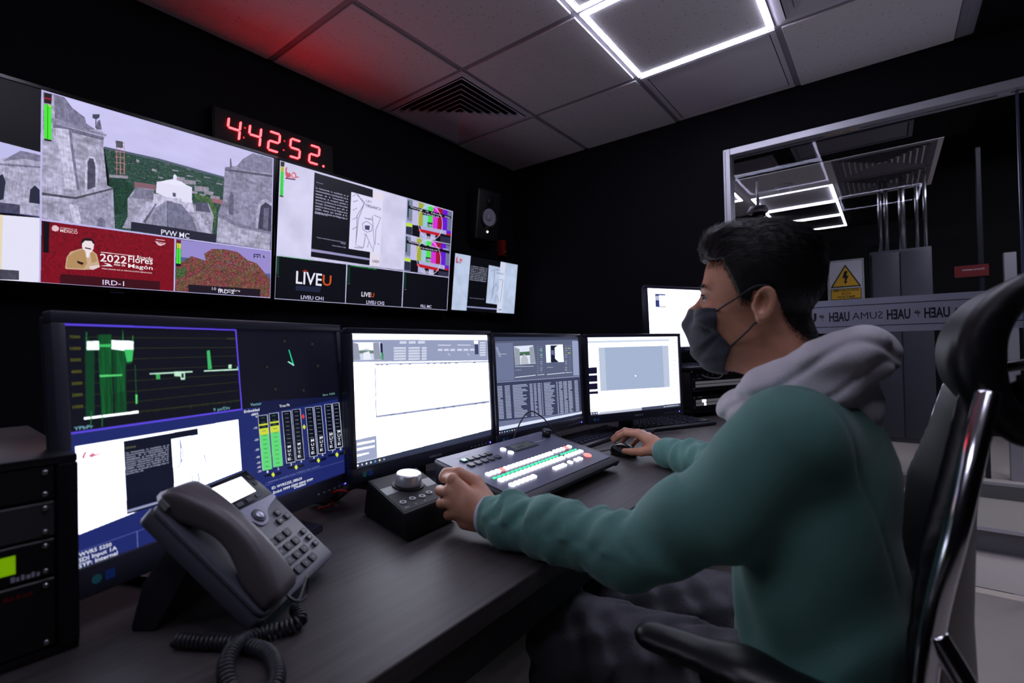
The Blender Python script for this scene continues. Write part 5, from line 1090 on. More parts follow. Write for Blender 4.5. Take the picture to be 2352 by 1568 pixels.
# window manager pages
imgA = paint(MA_P, 560, 350); imgB = paint(MB_P, 620, 388); imgC = paint(MC_P, 420, 262); imgW = paint(WFM_P, 800, 500)
monitor('desk_monitor', 'wide monitor at the left showing green waveform traces and audio meters', (.409, .934, CAMH-.116), 286.2, 4.5, .518, .324, .016, imgW, 3.0, 1.0, WFM_T, brand=None, chin=.04, stand='flat', rim=mat('monitor_grey_rim', (52, 52, 66), .35))
monitor('desk_monitor', 'monitor in the middle of the desk with a nearly blank bright white window', (.885, .943, CAMH-.109), 271.0, 1.6, .474, .296, .013, imgA, 3.0, 1.0)
monitor('desk_monitor', 'monitor with the grey file list and two small video previews', (1.384, .931, CAMH-.114), 267.6, 1.9, .474, .296, .013, imgB, 1.0, 1.0)
monitor('desk_monitor', 'rightmost front monitor with a large pale grey rectangle on a white page', (1.874, .806, CAMH-.115), 245.3, 1.3, .474, .296, .013, imgC, 2.4, 1.0)
# the monitor standing behind, upon the equipment rack
vi = np.zeros((200, 320, 3), np.float32); vi[:] = (250, 251, 255)
def R_(u0, v0, u1, v1, c): vi[int(v0*200):max(int(v1*200), int(v0*200)+1), int(u0*320):max(int(u1*320), int(u0*320)+1)] = c
R_(.10, .09, .155, .31, (50, 60, 120)); R_(.10, .09, .24, .115, (60, 70, 130)); R_(.10, .30, .24, .315, (60, 70, 130)); R_(.10, .33, .24, .342, (60, 70, 130)); R_(.105, .125, .15, .20, (185, 190, 215))
for k in range(9): R_(.08+.025*k, .72, .095+.025*k, .76, (222, 226, 238))
R_(.08, .80, .32, .806, (200, 205, 228)); R_(.16, .775, .2, .79, (205, 210, 230)); R_(.175, .84, .19, .87, (200, 205, 230)); R_(.34, .09, .345, .32, (235, 238, 246))
R_(0, .985, 1, 1, (120, 130, 150))
monitor('desk_monitor', 'monitor behind the seated person, raised on the equipment rack', (2.505, .805, CAMH+.130), 243, 2, .484, .290, .015, vi, 2.6, 1.0, brand='ViewSonic', chin=.026, base_z=DZ+.252, led=False, btns=0)

# digital clock over the televisions
clk = thing('digital_clock', 'red LED digital clock reading 4:42:52 over the wall televisions', 'clock', M=frame((1.10, 2.10, CAMH+.922), 270))
MB().box((-.27, -.075, -.058), (.27, .075, -.012)).build('case', mat('clock_case', (6, 4, 5), .6, spec=.2), clk, bevel=.003)
MB().box((-.262, -.068, -.012), (.262, .068, -.010)).build('face_panel', mat('clock_face', (14, 4, 5), .5, spec=.15), clk)
SEG = {'4': 'fgbc', '2': 'abged', '5': 'afgcd'}
M_seg = emat('led_red_segment', (255, 32, 36), 24.0); M_segoff = mat('led_segment_off', (40, 6, 8), .4)
M_colon = emat('led_red_dim', (255, 30, 36), .9)
w, h, s = .046, .082, .007
def seg_poly(k):
    hw, hh, g = w/2, h/2, .0016
    H = lambda y: [(-hw+g, y), (-hw+s/2+g, y+s/2), (hw-s/2-g, y+s/2), (hw-g, y), (hw-s/2-g, y-s/2), (-hw+s/2+g, y-s/2)]
    Vv = lambda x, y0, y1: [(x, y0+g), (x+s/2, y0+s/2+g), (x+s/2, y1-s/2-g), (x, y1-g), (x-s/2, y1-s/2-g), (x-s/2, y0+s/2+g)]
    return {'a': H(hh), 'g': H(0), 'd': H(-hh), 'f': Vv(-hw, 0, hh), 'b': Vv(hw, 0, hh), 'e': Vv(-hw, -hh, 0), 'c': Vv(hw, -hh, 0)}[k]
xs = [.905-1.10, .985-1.10, 1.064-1.10, 1.155-1.10, 1.228-1.10+.0, 1.283-1.10]
xs = [-.196, -.114, -.034, .066, .0, .0]
for k, (ch, xc) in enumerate((('4', -.190), ('4', -.106), ('2', -.024), ('5', .072), ('2', .166))):
    dg = MB()
    for q in SEG[ch]: dg.prism([(x+y*.11+xc, y) for x, y in seg_poly(q)], -.0100, -.0050)
    dg.build('digit', M_seg, clk)
for xc in (-.148, .022):
    c = MB()
    for y in (.02, -.022): c.prism([(xc+y*.11+.0042*math.cos(a), y+.0042*math.sin(a)) for a in [i*math.pi/6 for i in range(12)]], -.0100, -.0085)
    c.build('colon', M_colon, clk)
MB().prism([(.213+.005*math.cos(a), -.04+.005*math.sin(a)) for a in [i*math.pi/6 for i in range(12)]], -.0100, -.0085).build('decimal_point', M_seg, clk)

# studio speaker on the wall by the corner
sp = thing('studio_speaker', 'black studio speaker with a white cone high on the screen wall', 'speaker', M=frame((2.44, 2.03, CAMH+.86), 262, -8))
MB().box((-.10, -.16, -.10), (.10, .16, .0)).build('cabinet', mat('speaker_vinyl', (16, 16, 18), .5), sp, bevel=.012, segs=3)
MB().lathe([(.066, .0005), (.073, .004), (.066, .007), (.056, .002), (.056, .0005)], M=Matrix.Translation((.0, -.012, 0)), n=48).build('woofer_surround', mat('rubber_black', (10, 10, 11), .5), sp)
MB().lathe([(.0555, .003), (.030, -.0), (.024, .0005)], M=Matrix.Translation((0, -.012, 0.0015)), n=48, cap=False).build('cone', mat('cone_white', (150, 148, 160), .6), sp)
MB().lathe([(.0235, .0022), (.018, .006), (.010, .0085), (.002, .0095)], M=Matrix.Translation((0, -.012, 0)), n=32).build('dust_cap', mat('cone_cap', (150, 148, 160), .5), sp)
MB().lathe([(.02, .0005), (.026, .004), (.014, .006), (.004, .008)], M=Matrix.Translation((0, .09, 0)), n=32).build('tweeter', MATS['rubber_black'], sp)
MB().lathe([(.007, .001), (.006, .004), (.002, .005)], M=Matrix.Translation((-.004, -.105, 0)), n=20).build('power_led', emat('speaker_led', (250, 250, 255), 3.5), sp)
tag(MB().box((-.03, .025, -.06), (.03, .04, .06)).build('speaker_bracket', M_bez2, M=Matrix.Translation((2.455, 2.16-.04, CAMH+.86))), 'black bracket behind the studio speaker', 'bracket')
al = thing('alarm_box', 'small dark red alarm box on the wall right of the speaker', 'alarm', M=frame((2.70, 2.13, CAMH+.70), 270))
MB().box((-.022, -.055, -.029), (.022, .055, .018)).build('case', mat('alarm_red', (110, 18, 8), .4), al, bevel=.004)
MB().lathe([(.010, .018), (.008, .026), (.002, .028)], M=Matrix.Translation((0, -.03, 0)), n=20).build('strobe_lens', mat('alarm_lens', (120, 50, 40), .2), al)
# ================= desk and what stands on it =================
M_desk = wood_mat()
dk = thing('control_desk', 'long dark grey wood-grain control desk under all the monitors', 'desk', (.85, 1.30, 0))
MB().box((-1.9, -.843, DZ-.032), (2.02, .84, DZ)).build('desktop', M_desk, dk, bevel=.0015, segs=1)
M_dkp = mat('desk_panel_charcoal', (24, 23, 26), .6)
MB().box((-1.9, -.835, DZ-.09), (2.02, -.815, DZ-.033)).build('front_apron', M_dkp, dk)
MB().box((-1.9, -.25, .08), (2.02, -.23, DZ-.033)).build('modesty_panel', M_dkp, dk)
for x in (-1.88, -.95, 1.96): MB().box((x, -.80, 0), (x+.03, .8, DZ-.0325)).build('side_panel', M_dkp, dk)

# ---- desk phone ----
PM = frame((.340, .744, CAMH-.265), 303.0, 46.9)
ph = thing('desk_phone', 'dark grey office desk phone with lit display in the left foreground', 'phone', M=PM)
PW = .206
def pu(u, v): return ((u-.5)*PW, (.5-v)*PW)
M_ph = mat('phone_charcoal', (84, 84, 98), .42, bump=.15, bscale=900); M_ph2 = mat('phone_handset', (88, 82, 86), .34, bump=.12, bscale=900)
M_key = mat('phone_key', (30, 31, 42), .4); M_pr = mat('key_print', (190, 190, 205), .5)
def rrect(x0, y0, x1, y1, r, n=5):
    P = []
    for cx, cy, a0 in ((x1-r, y1-r, 0), (x0+r, y1-r, 90), (x0+r, y0+r, 180), (x1-r, y0+r, 270)):
        for k in range(n+1): a = math.radians(a0+90*k/n); P.append((cx+r*math.cos(a), cy+r*math.sin(a)))
    return P
b = MB(); b.prism(rrect(-.103, -.103, .103, .103, .010), -.022, 0); b.build('base', M_ph, ph, bevel=.003)
# cradle recess rim on the left
b = MB(); b.prism(rrect(-.1035, -.100, -.047, .1, .012), .0, .0075); b.build('handset_cradle', M_ph, ph, bevel=.003)
x0, y1 = pu(.392, -.0); x1, y0 = pu(.972, .296)
b = MB(); b.prism([pu(.40, .015), pu(.965, .015), pu(.992, .292), pu(.45, .286)], .0003, .0016); b.build('display_glass', mat('phone_display_glass', (14, 15, 30), .12), ph)
b = MB(); b.add([(*pu(.452, .044), .0019), (*pu(.863, .050), .0019), (*pu(.862, .214), .0019), (*pu(.460, .212), .0019)], [(0, 3, 2, 1)]); b.build('display_screen', emat('phone_screen_white', (244, 246, 255), 3.2), ph)
sil = [(.453, .29), (.995, .296), (.999, .332), (.953, .352), (.90, .362), (.851, .377), (.80, .396), (.765, .43), (.74, .462), (.71, .482), (.673, .489), (.63, .484), (.603, .465), (.585, .425), (.56, .395), (.535, .378), (.50, .368), (.45, .366)]
MB().prism([pu(*q) for q in sil][::-1], .0003, .0020).build('silver_band', mat('phone_silver', (138, 138, 158), .3, .35), ph, bevel=.0006, segs=1)
c = pu(.672, .402)
TM = lambda u, v, z=0: Matrix.Translation((*pu(u, v), z))
nv = MB().lathe([(.0118, .002), (.0118, .0034), (.0105, .0040)], M=TM(.672, .402), n=40).build('navigation_ring', mat('phone_ring', (56, 58, 76), .25), ph)
MB().lathe([(.0078, .004), (.0076, .0052), (.005, .0058), (.001, .0060)], M=TM(.672, .402), n=32).build('select_button', mat('phone_select', (170, 172, 190), .25, .5), nv)
def pkey(u, v, w=.0125, h=.0105, sym=None, sw=.004):
    x, y = pu(u, v)
    k = MB(); k.prism(rrect(x-w/2, y-h/2, x+w/2, y+h/2, .002, 3), .0002, .0030); o = k.build('key', M_key, ph, bevel=.0007, segs=1)
    if sym:
        V, F = text_geo(sym, 0, .0042, .02); V = np.array(V); wd_ = V[:, 0].max()
        MB().add([(x-wd_/2+q[0], y-.0021+q[1], .0032) for q in V], F).build('key_symbol', M_pr, o)
    else:
        MB().box((x-.0018, y-.0014, .0030), (x+.0018, y+.0014, .0032)).build('key_symbol', M_pr, o)
for k, (u, v) in enumerate(((.86, .457), (.915, .521), (.808, .524), (.48, .455), (.524, .520))): pkey(u, v)
for k, s_ in enumerate('123456789*0#'): pkey(.560+.1045*(k % 3), .630+.0905*(k//3), .0150, .0125, s_)
for u, v in ((.919, .699), (.917, .765), (.917, .833), (.423, .682), (.405, .840)): pkey(u, v, .0115, .0095)
for k in range(4): x, y = pu(.50+.117*k, .252); MB().prism(rrect(x-.0075, y-.0035, x+.0075, y+.0035, .0015, 3), .0017, .0026).build('soft_key', mat('softkey', (40, 42, 66), .35), ph)
for k in range(2): x, y = pu(.925, .08+.07*k); MB().prism(rrect(x-.004, y-.0035, x+.004, y+.0035, .0012, 3), .0017, .0026).build('line_key', MATS['softkey'], ph)
V, F = print_marks(5, .016, .0026); MB().add([(q[0]+pu(.62, 0)[0], q[1]+.0968, .0004) for q in V], F).build('brand_lettering', M_pr, ph)
# handset: an arched bar with two rounded ends
def hs_fn(P):
    y = P[..., 1]; x = P[..., 0]; z = P[..., 2]
    t = np.clip((y+.099)/.205, 0, 1)
    top = .020+.034*np.sin(math.pi*(.12+.80*t))**.8
    hw = .0245+.0035*np.cos(2*math.pi*t)
    cx = -.0735+.004*t
    und = np.where((t > .24) & (t < .80), .030*np.sin(math.pi*(t-.24)/.56), 0)
    d1 = np.abs(x-cx)-hw+.0035*((z-.02)/.03)**2
    dz = np.maximum(z-top-.002*(1-((x-cx)/.026)**2), (.006+und*.55)-z)
    dy = np.abs(y-.0035)-.1045
    q = np.stack([d1+.010, dz+.010, dy+.012], -1)
    return np.linalg.norm(np.maximum(q, 0), axis=-1)+np.minimum(q.max(-1), 0)-.010
hs = sdf_obj('handset', hs_fn, (-.115, -.115, -.005), (-.035, .125, .075), .0018, M_ph2, ph, it=6)
MB().prism([(-.100, .085), (-.098, .100), (-.092, .1085), (-.060, .1085), (-.06, .106), (-.090, .106), (-.0955, .099), (-.098, .084)], .012, .020).build('handset_trim', M_alu, hs)
# foot stand behind
ft = MB(); PI = PM.inverted()
def PMp(*p): return PI @ Vector(p)
zc = DZ+.001
r3 = PM.to_3x3() @ Vector((1, 0, 0)); bk = Vector((0, 0, 1)).cross(r3)   # r3 runs right along the panel; bk points backwards
topc = PM @ Vector((0, .045, -.022)); bot = Vector((topc.x, topc.y, zc))+bk*.055
vs = []
for sx in (-.085, .085):
    a = PM @ Vector((sx*.95, .060, -.022)); b_ = PM @ Vector((sx*.95, .020, -.022)); c_ = bot+r3*sx; 
    vs += [a, b_, c_-bk*.02, c_+bk*.012, c_+bk*.012+Vector((0, 0, .006)), a*.5+c_*.5+bk*.02]
ft.add([PI @ v for v in vs], [(0, 1, 2, 3, 4, 5), (6, 11, 10, 9, 8, 7), (0, 6, 7, 1), (1, 7, 8, 2), (2, 8, 9, 3), (3, 9, 10, 4), (4, 10, 11, 5), (5, 11, 6, 0)])
ft.build('foot_stand', mat('phone_foot', (46, 46, 56), .5), ph, bevel=.002)
# coiled cord, lying in loops on the desk
def catmull(P, n=24, closed=False):
    P = [Vector(p) for p in P]; out_ = []
    for i in range(len(P)-1):
        p0, p1, p2, p3 = P[max(i-1, 0)], P[i], P[i+1], P[min(i+2, len(P)-1)]
        for k in range(n):
            t = k/n; out_.append(.5*((2*p1)+(-p0+p2)*t+(2*p0-5*p1+4*p2-p3)*t*t+(-p0+3*p1-3*p2+p3)*t**3))
    out_.append(P[-1]); return out_
hb = PM @ Vector((-.071, -.106, .022))
zt_ = DZ+.0095
path = [(.347, .640, zt_+.006), (.337, .613, zt_+.002), (.316, .620, zt_), (.297, .630, zt_), (.273, .626, zt_+.004), (.251, .606, zt_+.010), (.233, .578, zt_+.008), (.226, .545, zt_), (.234, .518, zt_), (.252, .515, zt_), (.270, .540, zt_), (.281, .583, zt_), (.274, .618, zt_), (.262, .647, zt_), (.244, .674, zt_), (.228, .705, zt_)]
cl = catmull(path, 30); L = [0]
for i in range(1, len(cl)): L.append(L[-1]+(cl[i]-cl[i-1]).length)
tot = L[-1]; pitch = .0058; turns = tot/pitch; N = int(turns*10); pts = []
j = 0; uprev = Vector((0, 0, 1))
for k in range(N+1):
    s_ = tot*k/N
    while j < len(L)-2 and L[j+1] < s_: j += 1
    f = (s_-L[j])/max(L[j+1]-L[j], 1e-9); p = cl[j].lerp(cl[j+1], f); t = (cl[j+1]-cl[j]).normalized()
    u = (Vector((0, 0, 1))-t*t.z).normalized(); w_ = t.cross(u); a = 2*math.pi*turns*k/N
    pts.append(p+u*math.cos(a)*.0076+w_*math.sin(a)*.0076)
lead = catmull([PM @ Vector((-.071, -.100, .024)), PM @ Vector((-.066, -.116, .026)), Vector((.372, .655, DZ+.045)), Vector((.368, .650, DZ+.022)), pts[0]], 10)
cb_ = MB(); cb_.tube([PI @ p for p in lead[:-1]+pts], .0020, n=6)
cb_.build('coiled_cord', mat('cord_black', (46, 46, 54), .35), ph)

# ---- video switcher panel ----
SWM = Matrix.Translation((1.061, .757, 0)); 
sw = thing('video_switcher', 'wide dark video switcher panel with rows of glowing white buttons', 'control panel', (1.061, .757, DZ))
sxw, syd, zf, zb_ = .455, .247, .040, .092      # width, depth, front and back height of the top
def su(u, v, dz=0):
    return ((u-.5)*sxw, (.5-v)*syd, zf+(zb_-zf)*(1-v)+dz)
M_sw = mat('switcher_slate', (74, 74, 98), .42, bump=.08, bscale=1500); M_sw2 = mat('switcher_side', (28, 28, 42), .5)
slope = math.atan2(zb_-zf, syd)
SR = Matrix.Translation(su(.5, .5)) @ Matrix.Rotation(slope, 4, 'X')
SL = math.hypot(syd, zb_-zf)
def sp2(u, v): return ((u-.5)*sxw, (.5-v)*SL)
# body: profile swept along the width, front lip curved down
b = MB(); prof = []
X = sxw/2
sec = [(-.5*syd-.012, .020), (-.5*syd-.016, zf-.009), (-.5*syd, zf), (.5*syd, zb_), (.5*syd+.004, zb_-.008), (.5*syd-.006, .004), (-.22*syd, .006)]
n = len(sec)
xs_ = [-X-.004, -X, X, X+.018, X+.026]
for i, x in enumerate(xs_):
    k = (0.006 if i == 0 else 0) + (.010 if i == 4 else 0)
    b.add([(x, y+(k if y < 0 else -k), max(z-k, .004)) for y, z in sec], [])
fs = []
for i in range(len(xs_)-1):
    for q in range(n): fs.append((i*n+q, i*n+(q+1) % n, (i+1)*n+(q+1) % n, (i+1)*n+q))
fs.append(tuple(range(n))); fs.append(tuple((len(xs_)-1)*n+q for q in range(n))[::-1])
b.f = [list(f) for f in fs]; b.m = [0]*len(fs); b.sm = [False]*len(fs)
b.build('body', M_sw2, sw, bevel=.002)
b = MB(); b.prism([sp2(.003, .005), sp2(.997, .005), sp2(1.0, .985), sp2(.0, .985)][::-1], .0003, .002, M=SR); b.build('faceplate', M_sw, sw, bevel=.0006, segs=1)
for x in (-.20, .20):
    for y in (-.08, .09): MB().lathe([(.010, 0), (.010, .012)], M=Matrix.Translation((x, y, 0)), n=16).build('rubber_foot', MATS['rubber_black'] if 'rubber_black' in MATS else M_sw2, sw)
M_bw = emat('button_white_lit', (235, 238, 255), 4.5); M_br = emat('button_red_lit', (255, 120, 118), 2.0); M_bg = emat('button_green_lit', (60, 235, 160), 1.6)
M_bd = mat('button_dark_cap', (40, 41, 54), .4)
def sbtn(u, v, w, h, m, name='lit_button', r=.3, ht=.006):
    x, y = sp2(u, v); MB().prism(rrect(x-w/2, y-h/2, x+w/2, y+h/2, min(w, h)*r, 3), .0021, ht, M=SR).build(name, m, sw, bevel=.0008, segs=1)
for k in range(17):
    sbtn(.089+.0366*k, .548, .0145, .0145, M_br if k == 3 else M_bw); sbtn(.087+.0366*k, .700, .0145, .0145, M_bw); sbtn(.083+.0366*k, .632, .0125, .007, M_bg, 'small_green_button', ht=.004)
for k in range(6): sbtn(.091+.037*k, .823, .0145, .0145, M_bw)
for k in range(5): sbtn(.731+.0415*k, .540, .0145, .0145, M_br if k == 3 else M_bw)
for k in range(6): sbtn(.726+.033*k, .632, .0105, .007, M_bg, 'small_green_button', ht=.004)
for k in range(5): sbtn(.730+.0402*k, .700, .0145, .0145, M_bw)
for k in range(4): sbtn(.484+.031*k, .827, .0130, .0140, M_bw)
for u in (.650, .722, .765): sbtn(u, .822, .0145, .0145, M_bw)
sbtn(.864, .816, .024, .024, M_br, 'take_button', r=.5)
for v in (.192, .296): sbtn(.454, v, .017, .017, M_bw, 'round_lit_button', r=.5)
for k in range(5):
    sbtn(.113+.051*k, .192, .018, .017, M_bd, 'keycap', r=.15); sbtn(.104+.055*k, .305, .018, .017, M_bd, 'keycap', r=.15)
x, y = sp2(.113, .192); MB().prism(rrect(x-.006, y-.0055, x+.006, y+.0055, .001, 2), .0061, .0066, M=SR).build('lit_key_face', emat('key_green_lit', (150, 255, 190), 1.8), sw)
b = MB(); b.prism([sp2(.50, .15), sp2(.74, .15), sp2(.74, .305), sp2(.50, .305)][::-1], .0021, .004, M=SR); b.build('lcd_frame', mat('lcd_frame', (30, 32, 48), .3), sw)
b = MB(); b.prism([sp2(.525, .17), sp2(.715, .17), sp2(.715, .285), sp2(.525, .285)][::-1], .0041, .0044, M=SR); b.build('lcd_window', mat('lcd_olive', (62, 70, 62), .2), sw)
V, F = print_marks(4, .034, .005); x, y = sp2(.56, .25); b = MB(); b.add([SR @ Vector((q[0]+x, q[1]+y, .0047)) for q in V], F); b.build('lcd_text', mat('lcd_ink', (14, 18, 14)), sw)
x, y = sp2(.944, .16); MB().lathe([(.0135, .002), (.0135, .022), (.0120, .024)], M=SR @ Matrix.Translation((x, y, 0)), n=32).build('rotary_knob', mat('knob_black', (16, 16, 22), .25), sw)
x, y = sp2(.74, .235); x2, _ = sp2(.87, .235); MB().prism([(x, y-.0008), (x2, y-.0008), (x2, y+.0008), (x, y+.0008)], .0021, .003, M=SR).build('white_line', M_pr, sw)
for tx, u, v, w_, hh in (('MC1', .105, .115, .022, .0055), ('', .16, .09, .03, .003), ('', .82, .06, .034, .0045)):
    V, F = text_geo(tx, w_, hh, .01) if tx else print_marks(7, w_, hh); x, y = sp2(u, v); MB().add([SR @ Vector((q[0]+x, q[1]+y, .0023)) for q in V], F).build('panel_lettering', mat('panel_print', (150, 150, 172)), sw)

# ---- monitor controller with the big knob ----
mk = thing('monitor_controller', 'black wedge volume controller with one big silver knob', 'audio controller', (.66, .80, DZ))
T = [(.603, .722, .055), (.739, .730, .055), (.792, .900, .080), (.652, .900, .080)]   # top corners FL FR BR BL (z over desk)
B_ = [(.606, .716, .004), (.740, .724, .004), (.795, .915, .004), (.655, .920, .004)]
mo = Vector((.66, .80, 0))
M_mk = mat('controller_black', (15, 15, 18), .6, spec=.25)
b = MB(); b.add([Vector(q)-mo for q in T+B_], [(0, 1, 2, 3), (7, 6, 5, 4), (0, 4, 5, 1), (1, 5, 6, 2), (2, 6, 7, 3), (3, 7, 4, 0)]); b.build('body', M_mk, mk, bevel=.004)
def mu(u, v, dz=0):
    p = (Vector(T[3])*(1-u)+Vector(T[2])*u)*(1-v)+(Vector(T[0])*(1-u)+Vector(T[1])*u)*v; return p-mo
nrm = (mu(1, .5)-mu(0, .5)).cross(mu(.5, 0)-mu(.5, 1)).normalized()
ux = (mu(1, .5)-mu(0, .5)).normalized(); uy = nrm.cross(ux)
def mM(u, v): p = mu(u, v); return Matrix(((ux.x, uy.x, nrm.x, p.x), (ux.y, uy.y, nrm.y, p.y), (ux.z, uy.z, nrm.z, p.z), (0, 0, 0, 1)))
b = MB(); b.add([mu(.03, .03)+nrm*.0008, mu(.97, .03)+nrm*.0008, mu(.97, .96)+nrm*.0008, mu(.03, .96)+nrm*.0008], [(0, 3, 2, 1)]); b.build('top_plate', mat('controller_plate', (24, 24, 29), .7, spec=.2), mk)
MB().lathe([(.034, .001), (.034, .003), (.0335, .004)], M=mM(.50, .44), n=48).build('knob_skirt', M_mk, mk)
MB().lathe([(.0275, .004), (.0285, .008), (.027, .026), (.0255, .0285), (.0235, .0295)], M=mM(.50, .44), n=64).build('big_knob', mat('knob_silver', (200, 198, 205), .3, .55), mk)
for u, v in ((.144, .785), (.335, .775), (.51, .80), (.680, .775), (.884, .80)):
    k = MB().lathe([(.0064, .001), (.0064, .0030), (.0052, .0034), (.0045, .003)], M=mM(u, v), n=28, cap=False).build('button_ring', mat('ring_white', (200, 200, 208), .4), mk)
    MB().lathe([(.0043, .001), (.0042, .0028), (.001, .003)], M=mM(u, v), n=20).build('button', M_mk, k)
for (u0, v0, u1, v1) in ((.03, .33, .27, .52), (.77, .40, .97, .62)): b = MB(); b.add([mu(u0, v0)+nrm*.0012, mu(u1, v0)+nrm*.0012, mu(u1, v1)+nrm*.0012, mu(u0, v1)+nrm*.0012], [(0, 3, 2, 1)]); b.build('label_patch', mat('patch_grey', (52, 52, 62), .5), mk)
V, F = print_marks(6, .030, .0045); MB().add([mM(.70, .10) @ Vector((q[0], q[1], .0014)) for q in V], F).build('brand_lettering', M_pr, mk)
for u, n_ in ((.10, 4), (.30, 1), (.48, 1), (.84, 4)): V, F = print_marks(n_, .0026*n_, .0026); MB().add([mM(u, .91) @ Vector((q[0], q[1], .0014)) for q in V], F).build('panel_lettering', mat('panel_print', (150, 150, 172)), mk)
# fat audio cables behind it
M_cab = mat('cable_black', (62, 60, 70), .5); M_cabr = mat('cable_red_stripe', (170, 22, 26), .5)
CB = [([(.765, .93, DZ+.045), (.75, .97, DZ+.052), (.71, 1.0, DZ+.06), (.69, 1.05, DZ+.03), (.70, 1.12, DZ+.013)], 'thick black audio cable nearest the monitors behind the volume controller'),
      ([(.735, .93, DZ+.045), (.715, .965, DZ+.054), (.68, .985, DZ+.052), (.66, 1.03, DZ+.03), (.66, 1.10, DZ+.013)], 'thick black audio cable in the middle of the bundle behind the controller'),
      ([(.70, .93, DZ+.045), (.685, .955, DZ+.054), (.655, .965, DZ+.058), (.635, 1.0, DZ+.03), (.63, 1.08, DZ+.013)], 'thick black audio cable at the left of the bundle behind the controller')]
for pth, lb in CB:
    t = thing('audio_cable', lb, 'cable', pth[0], group='audio cables behind the volume controller')
    o_ = Vector(pth[0]); cc = catmull(pth, 10); MB().tube([p-o_ for p in cc], .0095, n=12).build('sheath', M_cab, t)
    MB().tube([p-o_+Vector((.003, -.002, .0085)) for p in cc[8:26]], .0022, n=6).build('red_stripe', M_cabr, t)
t = tag(MB().tube(catmull([(.64, .955, DZ+.05), (.622, .965, DZ+.055), (.612, .985, DZ+.04), (.625, .99, DZ+.02), (.615, 1.03, DZ+.006)], 8), .003, n=8).build('thin_red_cable', M_cabr), 'thin red cable poking out left of the black cable bundle', 'cable')

# ---- keyboards, mouse ----
M_kb = mat('keyboard_body', (30, 30, 44), .4); M_kc = mat('keyboard_keycap', (34, 35, 50), .35); M_kp = mat('keycap_print', (120, 125, 150), .5)
def keyboard(name, label, BL, BR, FR, FL, h=.018, parent=None):
    c = [(BL[k]+BR[k]+FR[k]+FL[k])/4 for k in (0, 1)]
    t = thing('keyboard', label, 'keyboard', (c[0], c[1], DZ)); o_ = Vector((c[0], c[1], 0))
    q = [Vector((*p, 0))-o_ for p in (BL, BR, FR, FL)]
    def ku(u, v, z): return (q[0]*(1-u)+q[1]*u)*(1-v)+(q[3]*(1-u)+q[2]*u)*v+Vector((0, 0, z))
    hh = lambda v: h*(1-.45*v)+.004
    b = MB(); vs = [ku(u, v, z) for (u, v, z) in ((0, 0, .002), (1, 0, .002), (1, 1, .002), (0, 1, .002), (0, 0, hh(0)), (1, 0, hh(0)), (1, 1, hh(1)), (0, 1, hh(1)))]
    b.add(vs, [(0, 3, 2, 1), (4, 5, 6, 7), (0, 1, 5, 4), (1, 2, 6, 5), (2, 3, 7, 6), (3, 0, 4, 7)]); b.build('case', M_kb, t, bevel=.004)
    rows = [(.05, .15, 15, 0, .68), (.19, .32, 15, 0, .68), (.335, .465, 14, .0, .68), (.48, .61, 13, 0, .68), (.625, .755, 12, 0, .68), (.77, .90, 9, 0, .68)]
    ck = MB(); pr = MB()
    for (v0, v1, n_, off, uw) in rows:
        for seg_, (ua, ub, m_) in enumerate(((.03, .69, n_), (.71, .81, 3), (.83, .97, 4))):
            st_ = (ub-ua)/m_
            for k in range(m_):
                u0, u1 = ua+st_*k+.0015, ua+st_*(k+1)-.0015; z0 = hh(v0)+.001
                lo_ = [ku(u0, v0, hh(v0)-.001), ku(u1, v0, hh(v0)-.001), ku(u1, v1-.015, hh(v1)-.001), ku(u0, v1-.015, hh(v1)-.001)]
                i_ = .12*(u1-u0)
                hi_ = [ku(u0+i_, v0+.012, hh(v0)+.006), ku(u1-i_, v0+.012, hh(v0)+.006), ku(u1-i_, v1-.03, hh(v1)+.006), ku(u0+i_, v1-.03, hh(v1)+.006)]
                ck.add(lo_+hi_, [(4, 5, 6, 7), (0, 1, 5, 4), (1, 2, 6, 5), (2, 3, 7, 6), (3, 0, 4, 7)])
                mu_ = (u0+i_)*.7+(u1-i_)*.3; dv = (v1-v0)*.18; zz = hh(v0)+.0064
                pr.add([ku(mu_, v0+.03, zz), ku(mu_+(u1-u0)*.25, v0+.03, zz), ku(mu_+(u1-u0)*.25, v0+.03+dv, zz-.0003), ku(mu_, v0+.03+dv, zz-.0003)], [(0, 1, 2, 3)])
    ko = ck.build('keys', M_kc, t); pr.build('key_legends', M_kp, ko)
    e = MB()
    for k in range(3): p = ku(.86+.03*k, .02, hh(0)+.0012); e.box((p.x-.002, p.y-.0015, p.z), (p.x+.002, p.y+.0015, p.z+.0006))
    e.build('indicator_lights', emat('kb_green_led', (150, 230, 120), .8), t)
    return t
keyboard('k', 'black keyboard between the switcher panel and the file list monitor', (1.52, .985), (1.90, .955), (1.875, .835), (1.50, .842))
keyboard('k', 'black keyboard in front of the rightmost front monitor, nearer the equipment rack', (2.03, .962), (2.36, .795), (2.27, .605), (1.852, .828))
ms_c = (1.500, .695)
mo_t = thing('computer_mouse', 'black computer mouse under the right hand of the person', 'mouse', (ms_c[0], ms_c[1], DZ))
def mouse_fn(P):
    d = s_ell(P, (0, 0, .010), (.031, .052, .028)); return np.maximum(d, .001-P[..., 2])
RZ = Matrix.Rotation(math.radians(-18), 4, 'Z')
o = sdf_obj('shell', mouse_fn, (-.04, -.06, -.004), (.04, .06, .045), .002, mat('mouse_black', (14, 14, 18), .25), mo_t, it=4); o.matrix_local = RZ
MB().lathe([(.006, -.0035), (.0075, -.002), (.0075, .002), (.006, .0035)], M=RZ @ Matrix.Translation((0, .030, .030)) @ Matrix.Rotation(math.pi/2, 4, 'Y'), n=20).build('scroll_wheel', mat('wheel_grey', (120, 120, 135), .3), mo_t)
